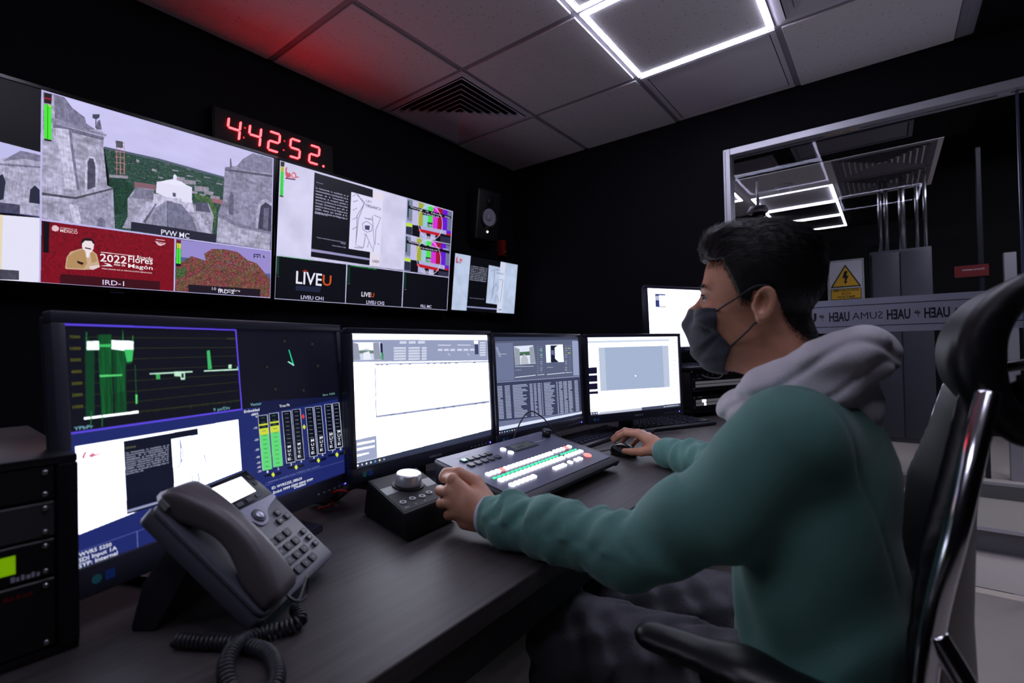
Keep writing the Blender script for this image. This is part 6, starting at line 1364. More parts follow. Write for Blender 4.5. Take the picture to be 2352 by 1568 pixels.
cc = catmull([(1.505, .745, DZ+.012), (1.49, .79, DZ+.003), (1.42, .83, DZ+.006), (1.36, .865, DZ+.08), (1.31, .885, DZ+.135), (1.265, .90, DZ+.158), (1.225, .905, DZ+.135), (1.195, .915, DZ+.08), (1.19, .935, DZ+.01)], 12)
MB().tube([p-Vector((ms_c[0], ms_c[1], DZ)) for p in cc], .0021, n=8).build('mouse_cable', M_cab, mo_t)

# ---- right equipment rack under the raised monitor ----
RM = frame((2.59, .668, DZ+.02), 245, 0)     # origin: middle of the front at desk height
rk = thing('equipment_rack', 'black rack case with two rows of router buttons under the raised monitor', 'rack', M=RM)
M_rc = mat('rack_case_black', (10, 10, 13), .4); M_rp = mat('rack_panel_black', (15, 15, 18), .35)
RW, RH = .42, .215
b = MB(); b.box((-RW/2, .002, -.21), (RW/2, .016, -.002)); b.box((-RW/2, RH-.014, -.21), (RW/2, RH, -.002)); b.box((-RW/2, .016, -.21), (-RW/2+.012, RH-.014, -.002)); b.box((RW/2-.012, .016, -.21), (RW/2, RH-.014, -.002)); b.box((-RW/2+.012, .016, -.21), (RW/2-.012, RH-.014, -.20))
b.build('case', M_rc, rk, bevel=.002)
for x in (-.18, .18):
    for z in (-.19, -.02): MB().lathe([(.012, 0), (.012, .021)], M=Matrix.Translation((x, .0, z)) @ Matrix.Rotation(math.pi/2, 4, 'X') , n=16).build('rubber_foot', MATS['rubber_black'], rk)
M_rb = emat('router_button', (112, 112, 120), .45); M_rbl = emat('router_button_lit', (250, 252, 255), 3.0)
def router(y0, lit):
    h_ = .066
    p = MB().box((-RW/2+.013, y0, -.012), (RW/2-.013, y0+h_, -.001)).build('router_panel', M_rp, rk, bevel=.001, segs=1)
    for r_ in range(2):
        for k in range(26):
            x = -RW/2+.035+.0136*k; m_ = M_rbl if (lit and (k, r_) in ((3, 1), (4, 1), (4, 0))) else M_rb
            MB().box((x, y0+.020+.016*r_, -.001), (x+.0112, y0+.0325+.016*r_, .003)).build('router_button', m_, p)
    for k in (0, 1): MB().lathe([(.0028, -.001), (.0026, .001)], M=Matrix.Translation((-RW/2+.024, y0+.014+.045*k, 0)), n=10).build('rack_screw', M_alu, p)
    V, F = print_marks(6, .03, .003); MB().add([(q[0]-RW/2+.05, q[1]+y0+.061, -.0006) for q in V], F).build('panel_lettering', M_pr, p)
router(.018, True); router(.108, False)
b = MB().box((-RW/2+.013, .176, -.02), (RW/2-.013, .200, -.004)).build('patch_panel', M_rp, rk)
for k in range(10): MB().lathe([(.0085, -.004), (.0085, .002), (.0062, .002), (.0062, -.002)], M=Matrix.Translation((-RW/2+.05+.035*k, .188, 0)), n=16).build('socket_ring', mat('socket_grey', (60, 60, 70), .3), b)
MB().tube(catmull([(-.14, .188, .003), (-.12, .175, .03), (-.06, .170, .035), (-.02, .185, .03), (.0, .215, .03), (.0, .24, .015)], 8), .0035, n=8).build('patch_cable', mat('patch_cable_grey', (90, 90, 100), .4), rk)
MB().lathe([(.005, 0), (.005, .002)], M=Matrix.Translation((-RW/2+.010, .206, -.001)), n=12).build('white_dot', M_pr, rk)
kt = thing('keyboard', 'thin black keyboard lying on the equipment rack under the raised monitor', 'keyboard', M=frame((2.575, .66, DZ+.2365), 245, 0))
MB().box((-.22, .0, -.15), (.22, .014, .01)).build('case', M_kb, kt, bevel=.004)
b = MB()
for r_ in range(5):
    for k in range(15): b.box((-.21+.028*k, .0142, -.135+.027*r_), (-.186+.028*k, .019, -.112+.027*r_))
b.build('keys', M_kc, kt)
b = MB()
for r_ in range(5):
    for k in range(15): b.box((-.206+.028*k, .0191, -.132+.027*r_), (-.199+.028*k, .0193, -.124+.027*r_))
b.build('key_legends', M_kp, kt)

# ---- rack unit in the left foreground ----
LK = frame((-.084, .812, DZ), 268, 0)
lr = thing('equipment_rack', 'black rack case with a green display at the left edge of the photo', 'rack', M=LK)
LW, LH = .483, .240
b = MB(); b.box((-LW/2, .0, -.42), (LW/2, .010, -.004)); b.box((-LW/2, LH-.010, -.42), (LW/2, LH, -.004)); b.box((-LW/2, .01, -.42), (-LW/2+.02, LH-.01, 0)); b.box((LW/2-.02, .01, -.42), (LW/2, LH-.01, 0)); b.box((-LW/2+.02, .01, -.42), (LW/2-.02, LH-.01, -.4))
b.build('case', mat('rack_case_satin', (16, 16, 22), .35), lr, bevel=.002)
M_u = [mat('unit_dark', (20, 20, 23), .45), mat('unit_grey', (58, 58, 62), .5)]
for k, (y0, y1, mi) in enumerate(((.012, .094, 0), (.097, .141, 0), (.144, .186, 1), (.189, .229, 0))):
    u = MB().box((-LW/2+.021, y0, -.3), (LW/2-.021, y1, -.006)).build('rack_unit', M_u[mi], lr, bevel=.0015, segs=1)
    for sx in (-1, 1):
        for yy in (y0+.007, y1-.007): MB().lathe([(.0033, -.006), (.0030, -.0035), (.0012, -.003)], M=Matrix.Translation((sx*(LW/2-.030), yy, 0)), n=12).build('rack_screw', mat('screw_steel', (190, 190, 195), .2, .9), u)
    if k == 1:
        MB().box((.040, .013+.097, -.006), (.186, .128+.003, -.005)).build('display', emat('lcd_green', (106, 150, 0), 1.0), u)
        V, F = print_marks(6, .026, .0062); MB().add([(q[0]+.182, q[1]+.1005, -.0055) for q in V], F).build('unit_lettering', M_pr, u)
    if k == 0:
        V, F = print_marks(5, .026, .0045); MB().add([(q[0]+.176, q[1]+.080, -.0055) for q in V], F).build('unit_lettering', mat('print_red', (110, 12, 8)), u)
# ================= the seated person =================
def lin_n(v): v = np.asarray(v, float); return v/np.linalg.norm(v)
Z0 = Vector((0, 0, CAMH))
def W(*p): return np.array(p, float)+np.array((0, 0, CAMH))
HO = W(.878, .168, .067)                       # eye-level centre of the head
az = math.radians(92)
HF = np.array((math.cos(az), math.sin(az), 0)); HL = np.array((-math.sin(az), math.cos(az), 0)); HU = np.array((0, 0, 1.0))
HM = np.stack([HF, HL, HU], 1).astype(np.float32)         # local (forward, left, up) -> world
def hw(f, l, u): return HO+HF*f+HL*l+HU*u
def hloc(P): return (P-HO.astype(np.float32)) @ HM
def skull(q):
    d = s_ell(q, (-.009, 0, .038), (.088, .075, .080))
    d = smin(d, s_ell(q, (.028, 0, -.028), (.057, .062, .085)), .02)
    d = smin(d, s_ell(q, (.018, 0, -.068), (.060, .057, .040)), .02)
    return d
def head_sdf(q):
    d = skull(q)
    for s_ in (-1, 1):
        d = smin(d, s_ell(q, (.055, .040*s_, -.027), (.028, .024, .024)), .015)
    d = smin(d, s_ell(q, (.066, 0, .025), (.014, .050, .009)), .014)
    for s_ in (-1, 1):
        d = ssub(d, s_ell(q, (.089, .036*s_, .008), (.022, .021, .0135)), .010)
    d = smin(d, s_cap(q, (.078, 0, .012), (.098, 0, -.012), .0075, .0085), .010)
    d = smin(d, s_cap(q, (.101, 0, -.012), (.110, 0, -.034), .0085, .011), .008)
    d = smin(d, s_ell(q, (.066, 0, -.098), (.022, .025, .018)), .014)
    d = smin(d, s_ell(q, (.086, 0, -.068), (.012, .024, .010)), .008)
    for s_ in (-1, 1):
        e = s_ell(q, (.0615, .034*s_, .0075), (.0132, .0150, .0128))
        d = smin(d, e, .003)
        slit = s_ell(q, (.0755, .037*s_, .0072), (.0145, .0165, .0046)); d = np.maximum(d, -slit)
        # ear: a tilted shell with a hollow and a rolled rim
        R = np.array(((math.cos(.22), 0, -math.sin(.22)), (0, 1, 0), (math.sin(.22), 0, math.cos(.22))), np.float32)
        c = (-.024, .079*s_, -.010)
        k = s_ell(q, c, (.0150, .0085, .0255), R)
        k = ssub(k, s_ell(q, (c[0]+.0022, c[1]+.0095*s_, c[2]+.001), (.0092, .0115, .0165), R), .002)
        ang = [i*math.pi/7 for i in range(-3, 9)]
        rim = [np.array((c[0], c[1]+.004*s_, c[2]))+R @ np.array((-.0132*math.sin(a-.3), 0, .0232*math.cos(a-.3))) for a in ang]
        for i in range(len(rim)-1): k = smin(k, s_cap(q, rim[i], rim[i+1], .0030, .0030), .002)
        k = smin(k, s_ell(q, (c[0]+.006, c[1]-.001*s_, c[2]-.022), (.007, .0055, .0085)), .005)
        k = smin(k, s_ell(q, (c[0]+.014, c[1]-.001*s_, c[2]-.003), (.005, .005, .007)), .004)
        d = smin(d, k, .006)
    d = smin(d, s_cap(q, (-.028, 0, -.060), (-.056, 0, -.165), .053, .057), .022)
    d = smin(d, s_cap(q, (-.056, 0, -.165), (-.072, 0, -.235), .057, .073), .02)
    return d
m_skin = bpy.data.materials.new('skin'); m_skin.use_nodes = True; nt = m_skin.node_tree; b_ = nt.nodes['Principled BSDF']
tc = nt.nodes.new('ShaderNodeTexCoord'); n1 = nt.nodes.new('ShaderNodeTexNoise'); n1.inputs['Scale'].default_value = 26; n1.inputs['Detail'].default_value = 5
mx = nt.nodes.new('ShaderNodeMix'); mx.data_type = 'RGBA'; mx.inputs[6].default_value = (*lin((176, 118, 92)), 1); mx.inputs[7].default_value = (*lin((206, 150, 122)), 1)
n2 = nt.nodes.new('ShaderNodeTexNoise'); n2.inputs['Scale'].default_value = 420; bp = nt.nodes.new('ShaderNodeBump'); bp.inputs['Strength'].default_value = .22; bp.inputs['Distance'].default_value = .0008
for a, c in ((tc.outputs['Object'], n1.inputs['Vector']), (tc.outputs['Object'], n2.inputs['Vector']), (n1.outputs['Fac'], mx.inputs[0]), (mx.outputs[2], b_.inputs['Base Color']), (n2.outputs['Fac'], bp.inputs['Height']), (bp.outputs[0], b_.inputs['Normal'])): nt.links.new(a, c)
b_.inputs['Roughness'].default_value = .46; b_.inputs['Subsurface Weight'].default_value = .12; b_.inputs['Subsurface Scale'].default_value = .006; b_.inputs['Subsurface Radius'].default_value = (1, .35, .2)

# skeleton points (z relative to the camera height)
SHL, ELL, WRL = (.746, .108, -.128), (.690, .325, -.308), (.700, .585, -.312)
SHR, ELR, WRR = (1.045, .112, -.130), (1.262, .305, -.305), (1.452, .545, -.322)
def hand_sdf(P, wr, mcps, fingers, thumb, fa):
    d = s_chain(P, [fa, wr], [.030, .0255], .01)
    for k, m_ in enumerate(mcps):
        mid = wr*.5+m_*.5
        d = smin(d, s_chain(P, [wr, mid, m_], [.0180, .0150, .0108], .008), .014)
    for k, f in enumerate(fingers):
        r = [.0104, .0096, .0086, .0074] if k != 3 else [.0092, .0084, .0076, .0066]
        e = None
        pts = [mcps[k]]+list(f)
        for i in range(len(pts)-1):
            c = s_cap(P, pts[i], pts[i+1], r[i], r[i+1]); e = c if e is None else smin(e, c, .003)
        e = smin(e, np.linalg.norm(P-pts[1].astype(np.float32), axis=-1)-r[1]*1.06, .003)
        d = smin(d, e, .0035)
    e = s_chain(P, thumb, [.0170, .0130, .0108, .0086], .005); d = smin(d, e, .010)
    for m_ in mcps: d = smin(d, np.linalg.norm(P-m_.astype(np.float32), axis=-1)-.0112, .004)
    return d
lw = W(.700, .590, -.312)
lm = [W(.684, .674, -.252), W(.676, .678, -.273), W(.675, .674, -.294), W(.680, .664, -.313)]
lf = [[W(.698, .712, -.257), W(.722, .702, -.268), W(.722, .682, -.274)], [W(.689, .714, -.281), W(.714, .706, -.292), W(.716, .686, -.297)],
      [W(.686, .708, -.304), W(.710, .702, -.314), W(.712, .683, -.317)], [W(.690, .694, -.326), W(.708, .690, -.334), W(.712, .672, -.335)]]
lt_ = [W(.712, .612, -.290), W(.722, .648, -.262), W(.710, .684, -.246), W(.700, .708, -.246)]
def lhand(P):
    d = hand_sdf(P, lw, lm, lf, lt_, W(.697, .50, -.312))
    d = smin(d, s_cap(P, W(.706, .612, -.330), W(.696, .654, -.332), .020, .016), .014)      # heel of the hand, resting on the desk
    return np.maximum(d, (DZ+.0012)-P[..., 2])
rw = W(1.466, .556, -.318)
rm = [W(1.474, .632, -.283), W(1.495, .640, -.280), W(1.514, .634, -.285), W(1.530, .620, -.294)]
rf = [[W(1.476, .675, -.282), W(1.483, .702, -.297), W(1.487, .722, -.314)], [W(1.500, .688, -.279), W(1.507, .716, -.293), W(1.510, .738, -.312)],
      [W(1.524, .675, -.290), W(1.533, .700, -.306), W(1.537, .716, -.325)], [W(1.545, .652, -.305), W(1.552, .674, -.320), W(1.553, .688, -.338)]]
rt_ = [W(1.456, .580, -.322), W(1.446, .612, -.330), W(1.449, .646, -.334), W(1.456, .672, -.336)]
def rhand(P):
    d = hand_sdf(P, rw, rm, rf, rt_, W(1.40, .49, -.316))
    d = smin(d, s_cap(P, W(1.476, .578, -.332), W(1.505, .618, -.326), .017, .014), .014)
    return np.maximum(d, (DZ+.0012)-P[..., 2])
def core(P):
    A = lambda t: W(*t)
    d = s_ell(P, W(.89, .085, -.25), (.15, .09, .17)); d = smin(d, s_ell(P, W(.89, .08, -.48), (.15, .095, .15)), .06)
    d = smin(d, s_cap(P, W(.885, .09, -.11), W(.885, .085, -.2), .06, .09), .04)
    for sh, el, wr_ in ((SHL, ELL, WRL), (SHR, ELR, WRR)): d = smin(d, s_chain(P, [A(sh), A(el), A(wr_)], [.040, .028, .022], .02), .03)
    for x in (.80, .99): d = smin(d, s_chain(P, [W(x, .06, -.53), W(x-.005, .50, -.535), W(x, .52, -.98)], [.052, .042, .034], .02), .03)
    return d
parts = []
for fn, lo, hi, st_, it in ((lambda P: head_sdf(hloc(P)), hw(0, 0, 0)+np.array((-.115, -.125, -.24)), hw(0, 0, 0)+np.array((.115, .13, .14)), .0021, 3),
                        (lhand, W(.640, .520, -.362), W(.755, .735, -.225), .0016, 3), (rhand, W(1.395, .495, -.362), W(1.575, .755, -.255), .0016, 3),
                        (core, W(.62, -.06, -1.03), W(1.52, .64, -.04), .012, 1)):
    V, F = nets(fn, lo, hi, st_); parts.append((relax(V, F, it), F))
o_ = 0; VV = []; FF = []
for V, F in parts: VV.append(V); FF.append(F+o_); o_ += len(V)
body = link_mesh('person', np.concatenate(VV), np.concatenate(FF), m_skin)
tag(body, 'seated person in green sweatshirt and dark face mask, facing the monitors', 'person')

# eyes
m_eye = mat('eye_white', (150, 142, 144), .12); m_iris = mat('eye_iris', (38, 22, 14), .1)
for s_ in (1, -1):
    c = hw(.0632, .0345*s_, .0073); dr = Vector(HF+HL*.38-HU*.03).normalized()
    q = dr.to_track_quat('Z', 'Y').to_matrix().to_4x4(); Mx = Matrix.Translation(Vector(c)) @ q
    prof = [(.0118*math.sin(a), .0118*math.cos(a)) for a in [math.radians(t) for t in (178, 150, 120, 95, 75, 60, 45, 38, 34)]]
    e = MB().lathe(prof, M=Mx, n=28, cap=False, mi=0)
    e.lathe([(.0118*math.sin(a), .0118*math.cos(a)+.0002) for a in [math.radians(t) for t in (38, 30, 20, 10, 1)]], M=Mx, n=28, mi=1, cap=False)
    e.build('eye', [m_eye, m_iris], body)

# hair: a cap of hair with combed strands
m_hair = mat('hair_black', (22, 18, 19), .5, spec=.28)
def gline(f):      # lower edge of the hair (up coordinate) against forward coordinate, seen from the side
    return np.interp(f, [-.12, -.092, -.070, -.050, -.043, -.037, -.030, -.008, -.003, .010, .018, .026, .036, .060, .12], [-.070, -.068, -.062, -.038, -.022, .002, .010, .010, -.004, -.002, .022, .042, .060, .068, .074]).astype(np.float32)
def hair_sdf(q):
    f, l, u = q[..., 0], q[..., 1], q[..., 2]
    sk = skull(q)
    sk = smin(sk, s_cap(q, (-.028, 0, -.060), (-.056, 0, -.165), .053, .057), .022)
    th = .0022+.011*np.clip((u-.03)/.06, 0, 1)**1.2
    d = sk-th
    d = smin(d, s_ell(q, (.032, .004, .100), (.047, .058, .028)), .016)
    d = smin(d, s_ell(q, (.059, .006, .088), (.018, .045, .016)), .012)
    comb = np.sin((l*520+f*60)+9*np.sin(f*22+u*8))*.5+np.sin((l*230-f*35)+6*np.sin(f*15))*.8
    d = d-.0011*comb*np.clip((u-.055)/.04, 0, 1)
    cut = (gline(f)-u)
    lim = np.where(np.abs(l) < .045, np.where(f > .0, .072-.35*np.maximum(.0, np.abs(l)-.02)-u, cut), cut)
    lim = np.where(f > .034, np.maximum(cut, (.070-.10*np.abs(l))-u), lim)
    return np.maximum(d, lim*.75+.001)
Vh, Fh = nets(lambda P: hair_sdf(hloc(P)), HO+np.array((-.11, -.13, -.085)), HO+np.array((.11, .125, .155)), .0021); Vh = relax(Vh, Fh, 2)
# strands
rng = np.random.default_rng(5)
tri = Vh[Fh]; nrm_ = np.cross(tri[:, 1]-tri[:, 0], tri[:, 3]-tri[:, 0]); ar = np.linalg.norm(nrm_, axis=1)+1e-12; nrm_ = nrm_/ar[:, None]
cen = tri.mean(1); loc = (cen-HO) @ np.stack([HF, HL, HU], 1); skd = skull(loc.astype(np.float32))
cd = cen-(HO+HU*.03); sgn = np.sign((nrm_*cd).sum(1)); nrm_ = nrm_*np.median(sgn)
ok = (skd > .001) & ((nrm_*cd).sum(1) > 0)
pr_ = ar*ok; pr_ /= pr_.sum(); pick = rng.choice(len(cen), 9000, p=pr_)
sv = []; sf = []; oo = 0
for i in pick:
    p = cen[i]+rng.normal(0, .0006, 3); n_ = nrm_[i]; f, l, u = loc[i]
    t = np.clip((u-.055)/.05, 0, 1)
    if t > .0: dirv = HF*(-.9+.35*rng.normal()*.3)+HL*(-.35+.25*math.sin(l*90+f*40))+HU*(.25 if f > .03 else -.1); Ls = .010+.020*t*rng.random()
    else: dirv = HF*(-.35)+HL*.0-HU*.9; Ls = .0035+.002*rng.random()
    if f > .05 and u > .07: dirv = HF*(.2-.7*rng.random())+HL*(-.5)+HU*.35
    dirv = dirv-n_*(dirv@n_); dirv = dirv/np.linalg.norm(dirv); lift = .10+.18*rng.random() if t > 0 else .45
    dirv = dirv+n_*lift*.55; sd = np.cross(dirv, n_); sd /= np.linalg.norm(sd)
    r0 = .00042 if t > 0 else .0003
    K = 3
    for k in range(K+1):
        s_ = k/K; c = p+dirv*Ls*s_-n_*(Ls*lift*.75*s_*s_); r = r0*(1-.75*s_)
        sv += [c+sd*r, c-sd*r*.5+n_*r*.8, c-sd*r*.5-n_*r*.8]
        if k < K:
            b0 = oo+3*k
            for a, b in ((0, 1), (1, 2), (2, 0)): sf.append((b0+a, b0+b, b0+3+b, b0+3+a))
    oo += 3*(K+1)
# stubble fading out past the edge of the hair
Vb, Fb = parts[0]; tb = Vb[Fb]; cb2 = tb.mean(1); nb = np.cross(tb[:, 1]-tb[:, 0], tb[:, 3]-tb[:, 0]); ab_ = np.linalg.norm(nb, axis=1)+1e-12; nb = nb/ab_[:, None]*np.median(sgn)
lb = (cb2-HO) @ np.stack([HF, HL, HU], 1); dl = gline(lb[:, 0])-lb[:, 2]
fade = np.clip(1-dl/.016, 0, 1)**1.6*(dl > -.004)*(np.abs(lb[:, 1]) < .079)*(lb[:, 2] > -.085)*((lb[:, 0] < -.040) | (lb[:, 0] > -.004))*(np.abs(lb[:, 1]) > np.where(lb[:, 0] > .03, .036, 0))
pb = ab_*fade; pb /= pb.sum()
for i in rng.choice(len(cb2), 4200, p=pb):
    n_ = nb[i]; dirv = -HU*.8-HF*.4+rng.normal(0, .2, 3); dirv = dirv-n_*(dirv@n_); dirv /= np.linalg.norm(dirv); sd = np.cross(dirv, n_); p = cb2[i]+rng.normal(0, .0007, 3)
    for k in range(2):
        c = p+dirv*.0030*k+n_*.0006*k; r = .00020*(1-.6*k); sv += [c+sd*r, c-sd*r*.5+n_*r*.8, c-sd*r*.5-n_*r*.8]
    for a, b in ((0, 1), (1, 2), (2, 0)): sf.append((oo+a, oo+b, oo+3+b, oo+3+a))
    oo += 6
hair = link_mesh('hair', np.concatenate([Vh, np.array(sv)]), np.concatenate([Fh, np.array(sf)+len(Vh)]), m_hair, body)
for s_ in (1, -1):          # eyebrows: short strands
    eb = MB(); fs_ = np.arange(.105, .03, -.0004)
    def face_f(l, u):        # forward position of the face surface
        q = np.stack([fs_, np.full(fs_.shape, l), np.full(fs_.shape, u)], 1).astype(np.float32); k = np.argmax(head_sdf(q) < 0); return float(fs_[k])
    for k in range(240):
        t = rng.random(); l = (.010+.038*t)*s_; u = .0235+.0065*math.sin(t*2.6)+rng.normal(0, .0017)
        f = face_f(l, u); l2, u2 = l+s_*.0045, u+.0028-.0045*t; f2 = face_f(l2, u2)
        a, b2 = hw(f-.0003, l, u), hw(f2+.0010, l2, u2); eb.tube([a, (a+b2)/2+HF*.0005, b2], [.0006, .0005, .0002], n=3)
    eb.build('eyebrow', m_hair, body)
    el = MB()
    for k in range(14):
        t = k/13; l = (.022+.024*t)*s_; a = hw(.0745-.006*abs(t-.4)*2, l, .0120); el.tube([a, a+HF*.004+HU*.0008, a+HF*.0065+HU*.003+HL*s_*.001], [.0004, .0003, .0001], n=3)
    el.build('eyelashes', m_hair, body)
# face mask
m_mask = mat('mask_dark_fabric', (36, 39, 51), .75, bump=.5, bscale=500, sheen=.2)
MASK = np.array([(.135, .012), (.108, -.005), (.096, -.0075), (.047, -.010), (.045, -.028), (.047, -.046), (.040, -.056), (.026, -.072), (.034, -.090), (.044, -.108), (.060, -.15), (.15, -.15)])
def poly_sd(f, u, P):
    d = np.full(f.shape, 1e9, np.float32); s_ = np.ones(f.shape, bool)
    n = len(P)
    for i in range(n):
        a, b = P[i], P[(i+1) % n]; ex, ey = b-a; wx, wy = f-a[0], u-a[1]
        t = np.clip((wx*ex+wy*ey)/(ex*ex+ey*ey), 0, 1); dx, dy = wx-ex*t, wy-ey*t; d = np.minimum(d, dx*dx+dy*dy)
        c = ((a[1] > u) != (b[1] > u)) & (f < (b[0]-a[0])*(u-a[1])/(b[1]-a[1]+1e-12)+a[0]); s_ ^= c
    return np.where(s_, np.sqrt(d), -np.sqrt(d))
def mask_sdf(q):
    f, l, u = q[..., 0], q[..., 1], q[..., 2]
    d = smin(head_base(q)-.0042, s_ell(q, (.061, 0, -.060), (.046, .047, .056)), .022)
    d = smin(d, s_cap(q, (.092, 0, -.008), (.103, 0, -.034), .0125, .017), .02)
    fold = np.sin(u*230+14*f+3*np.sin(l*40))*.0012+.0022*np.exp(-((u+.060+.55*(f-.06))/.006)**2)-.0015*np.exp(-((u+.074+.9*(f-.06)-.1*l)/.007)**2)-.0012*np.exp(-((u+.040-.5*(f-.075))/.005)**2)
    d = d-fold*np.clip((np.abs(l)+.01)/.03, .35, 1)
    d = np.maximum(d, -(head_base(q)-.0008))
    return np.maximum(d, poly_sd(f, u, MASK))
def head_base(q):
    d = skull(q)
    for s_ in (-1, 1): d = smin(d, s_ell(q, (.055, .040*s_, -.027), (.028, .024, .024)), .015)
    return d
mask = sdf_obj('face_mask', lambda P: mask_sdf(hloc(P)), HO+np.array((-.085, .0, -.150)), HO+np.array((.085, .135, .016)), .0019, m_mask, body, it=2)
for s_ in (1, -1):
    lp = MB()
    lp.tube(catmull([hw(.048, .062*s_, -.016), hw(.034, .071*s_, -.009), hw(.010, .078*s_, .004), hw(-.012, .082*s_, .016), hw(-.030, .079*s_, .016)], 6), .0016, n=6)
    lp.tube(catmull([hw(.031, .058*s_, -.074), hw(.016, .066*s_, -.062), hw(-.001, .0735*s_, -.047), hw(-.010, .0775*s_, -.038), hw(-.024, .074*s_, -.036)], 6), .0016, n=6)
    lp.build('ear_loop', m_mask, mask)

# ---- green sweatshirt ----
m_green = mat('sweatshirt_green', (82, 128, 120), .85, bump=.35, bscale=700, sheen=.25, var=.10)
m_grey = mat('hood_grey_marl', (206, 202, 210), .88, bump=.5, bscale=520, sheen=.25, var=.12)
def s_arm(P, pts, rs, k):
    d = None; S = None; acc = 0
    for i in range(len(pts)-1):
        a = np.asarray(pts[i], np.float32); b = np.asarray(pts[i+1], np.float32); ab = b-a; L_ = float(np.linalg.norm(ab))
        q = P-a; t = np.clip((q@ab)/(ab@ab), 0, 1); e = np.linalg.norm(q-t[..., None]*ab, axis=-1)-(rs[i]+(rs[i+1]-rs[i])*t); s_ = acc+t*L_
        if d is None: d, S = e, s_
        else: S = np.where(e < d, s_, S); d = smin(d, e, k)
        acc += L_
    return d, S
AL = [W(*SHL), W(.719, .200, -.238), W(.695, .318, -.310), W(.698, .455, -.306), W(.700, .545, -.312), W(.700, .600, -.313)]
RL = [.068, .0620, .0520, .0470, .0430, .0375]
AR_ = [W(*SHR), W(1.155, .21, -.225), W(*ELR), W(1.37, .435, -.316), W(1.430, .515, -.322), W(1.456, .549, -.322)]
RR = [.072, .066, .056, .046, .040, .036]
def hoodie(P):
    x, y, z = P[..., 0], P[..., 1], P[..., 2]-np.float32(CAMH)
    d = s_ell(P, W(.89, .098, -.27), (.180, .108, .205))
    d = smin(d, s_ell(P, W(.89, .090, -.46), (.172, .116, .17)), .07)
    d = smin(d, s_cap(P, W(.80, .108, -.138), W(.985, .108, -.138), .068, .068), .05)
    d = smin(d, s_cap(P, W(.885, .095, -.13), W(.885, .085, -.19), .070, .085), .05)
    d = d-.004*np.sin(z*46+9*x+5*np.sin(y*16+x*8))*np.clip((-.25-z)/.15, 0, 1)
    a, s_ = s_arm(P, AL, RL, .03)
    ang = np.arctan2(z+.30, x-.70)
    fold = np.clip((s_-.26)/.05, 0, 1)*np.clip((.60-s_)/.05, 0, 1)
    nz = np.sin(x*61+z*37)*np.sin(y*23+z*29+1.7)
    w_ = (.0030*np.sin(2*np.pi*s_/.066+1.6*ang+1.3*np.sin(y*19+z*31))+.0022*np.sin(2*np.pi*s_/.041-1.9*ang+2.1*np.sin(z*45+1))+.0016*np.sin(2*np.pi*s_/.024+2.7*np.sin(ang*2)))*(1+.6*nz)*(.55+.45*np.sin(ang*.5+.9))
    a = a-w_*fold
    el = np.exp(-((s_-.225)/.035)**2); a = a+.006*el*np.sin(ang*2+s_*40)
    a = a-.0045*np.sin(2*np.pi*(s_*.6+.25*z+.12*y)/.075)*np.clip(s_/.08, 0, 1)*np.clip((.27-s_)/.08, 0, 1)
    a = a+.0075*np.exp(-((s_-.262-.010*np.sin(ang*3))/.0085)**2)*np.clip(np.sin(ang-.1), 0, 1)+.0050*np.exp(-((s_-.315+.02*np.cos(ang))/.0070)**2)*np.clip(np.sin(ang), 0, 1)
    a = a+.0022*np.exp(-((s_-.555)/.0025)**2)
    d = smin(d, a, .035)
    b, s2 = s_arm(P, AR_, RR, .03)
    a2 = np.arctan2(z+.30, y-.42-.8*(x-1.35))
    b = b-(.0030*np.sin(2*np.pi*s2/.064+1.5*a2)+.0022*np.sin(2*np.pi*s2/.04-2.2*a2+1))*np.clip((s2-.12)/.08, 0, 1)*np.clip((.62-s2)/.06, 0, 1)
    b = b+.002*np.exp(-((s2-.60)/.0025)**2)
    d = smin(d, b, .035)
    # shoulder seam
    c = W(.775, .095, -.14); nn_ = lin_n((-.80, .32, -.34)); ss = (P-c.astype(np.float32)) @ nn_.astype(np.float32)
    d = d+.0026*np.exp(-(ss/.0030)**2)*(x < .82)
    # keep above the thighs, leave room for the desk, open at the cuffs
    d = np.maximum(d, -(z+.60))
    d = np.maximum(d, (DZ+.0015-CAMH-z)*(y > .45)-1e3*(y <= .45))
    d = np.maximum(d, (P-W(.700, .598, -.313).astype(np.float32)) @ lin_n((0, 1, -.05)).astype(np.float32)-1e3*(x > .9))
    d = np.maximum(d, (P-W(1.4545, .547, -.322).astype(np.float32)) @ lin_n((.6, .8, 0)).astype(np.float32)-1e3*(x < 1.2))
    return d
hd = sdf_obj('sweatshirt', hoodie, W(.595, -.085, -.615), W(1.51, .625, -.01), .0046, m_green, body, it=2)
# white lining peeping out of the cuffs
for wr_, dr, r_, nm in ((W(.700, .600, -.313), (0, 1, -.05), .0372, 'l'), (W(1.456, .549, -.322), (.6, .8, 0), .0348, 'r')):
    q = Vector(dr).to_track_quat('Z', 'Y').to_matrix().to_4x4()
    MB().lathe([(r_-.004, -.006), (r_-.0005, -.003), (r_, .0), (r_-.001, .0035), (r_-.0035, .0042), (r_-.005, .001)], M=Matrix.Translation(Vector(wr_)) @ q, n=48, cap=False).build('cuff_lining', mat('lining_white', (190, 192, 205), .8), hd)
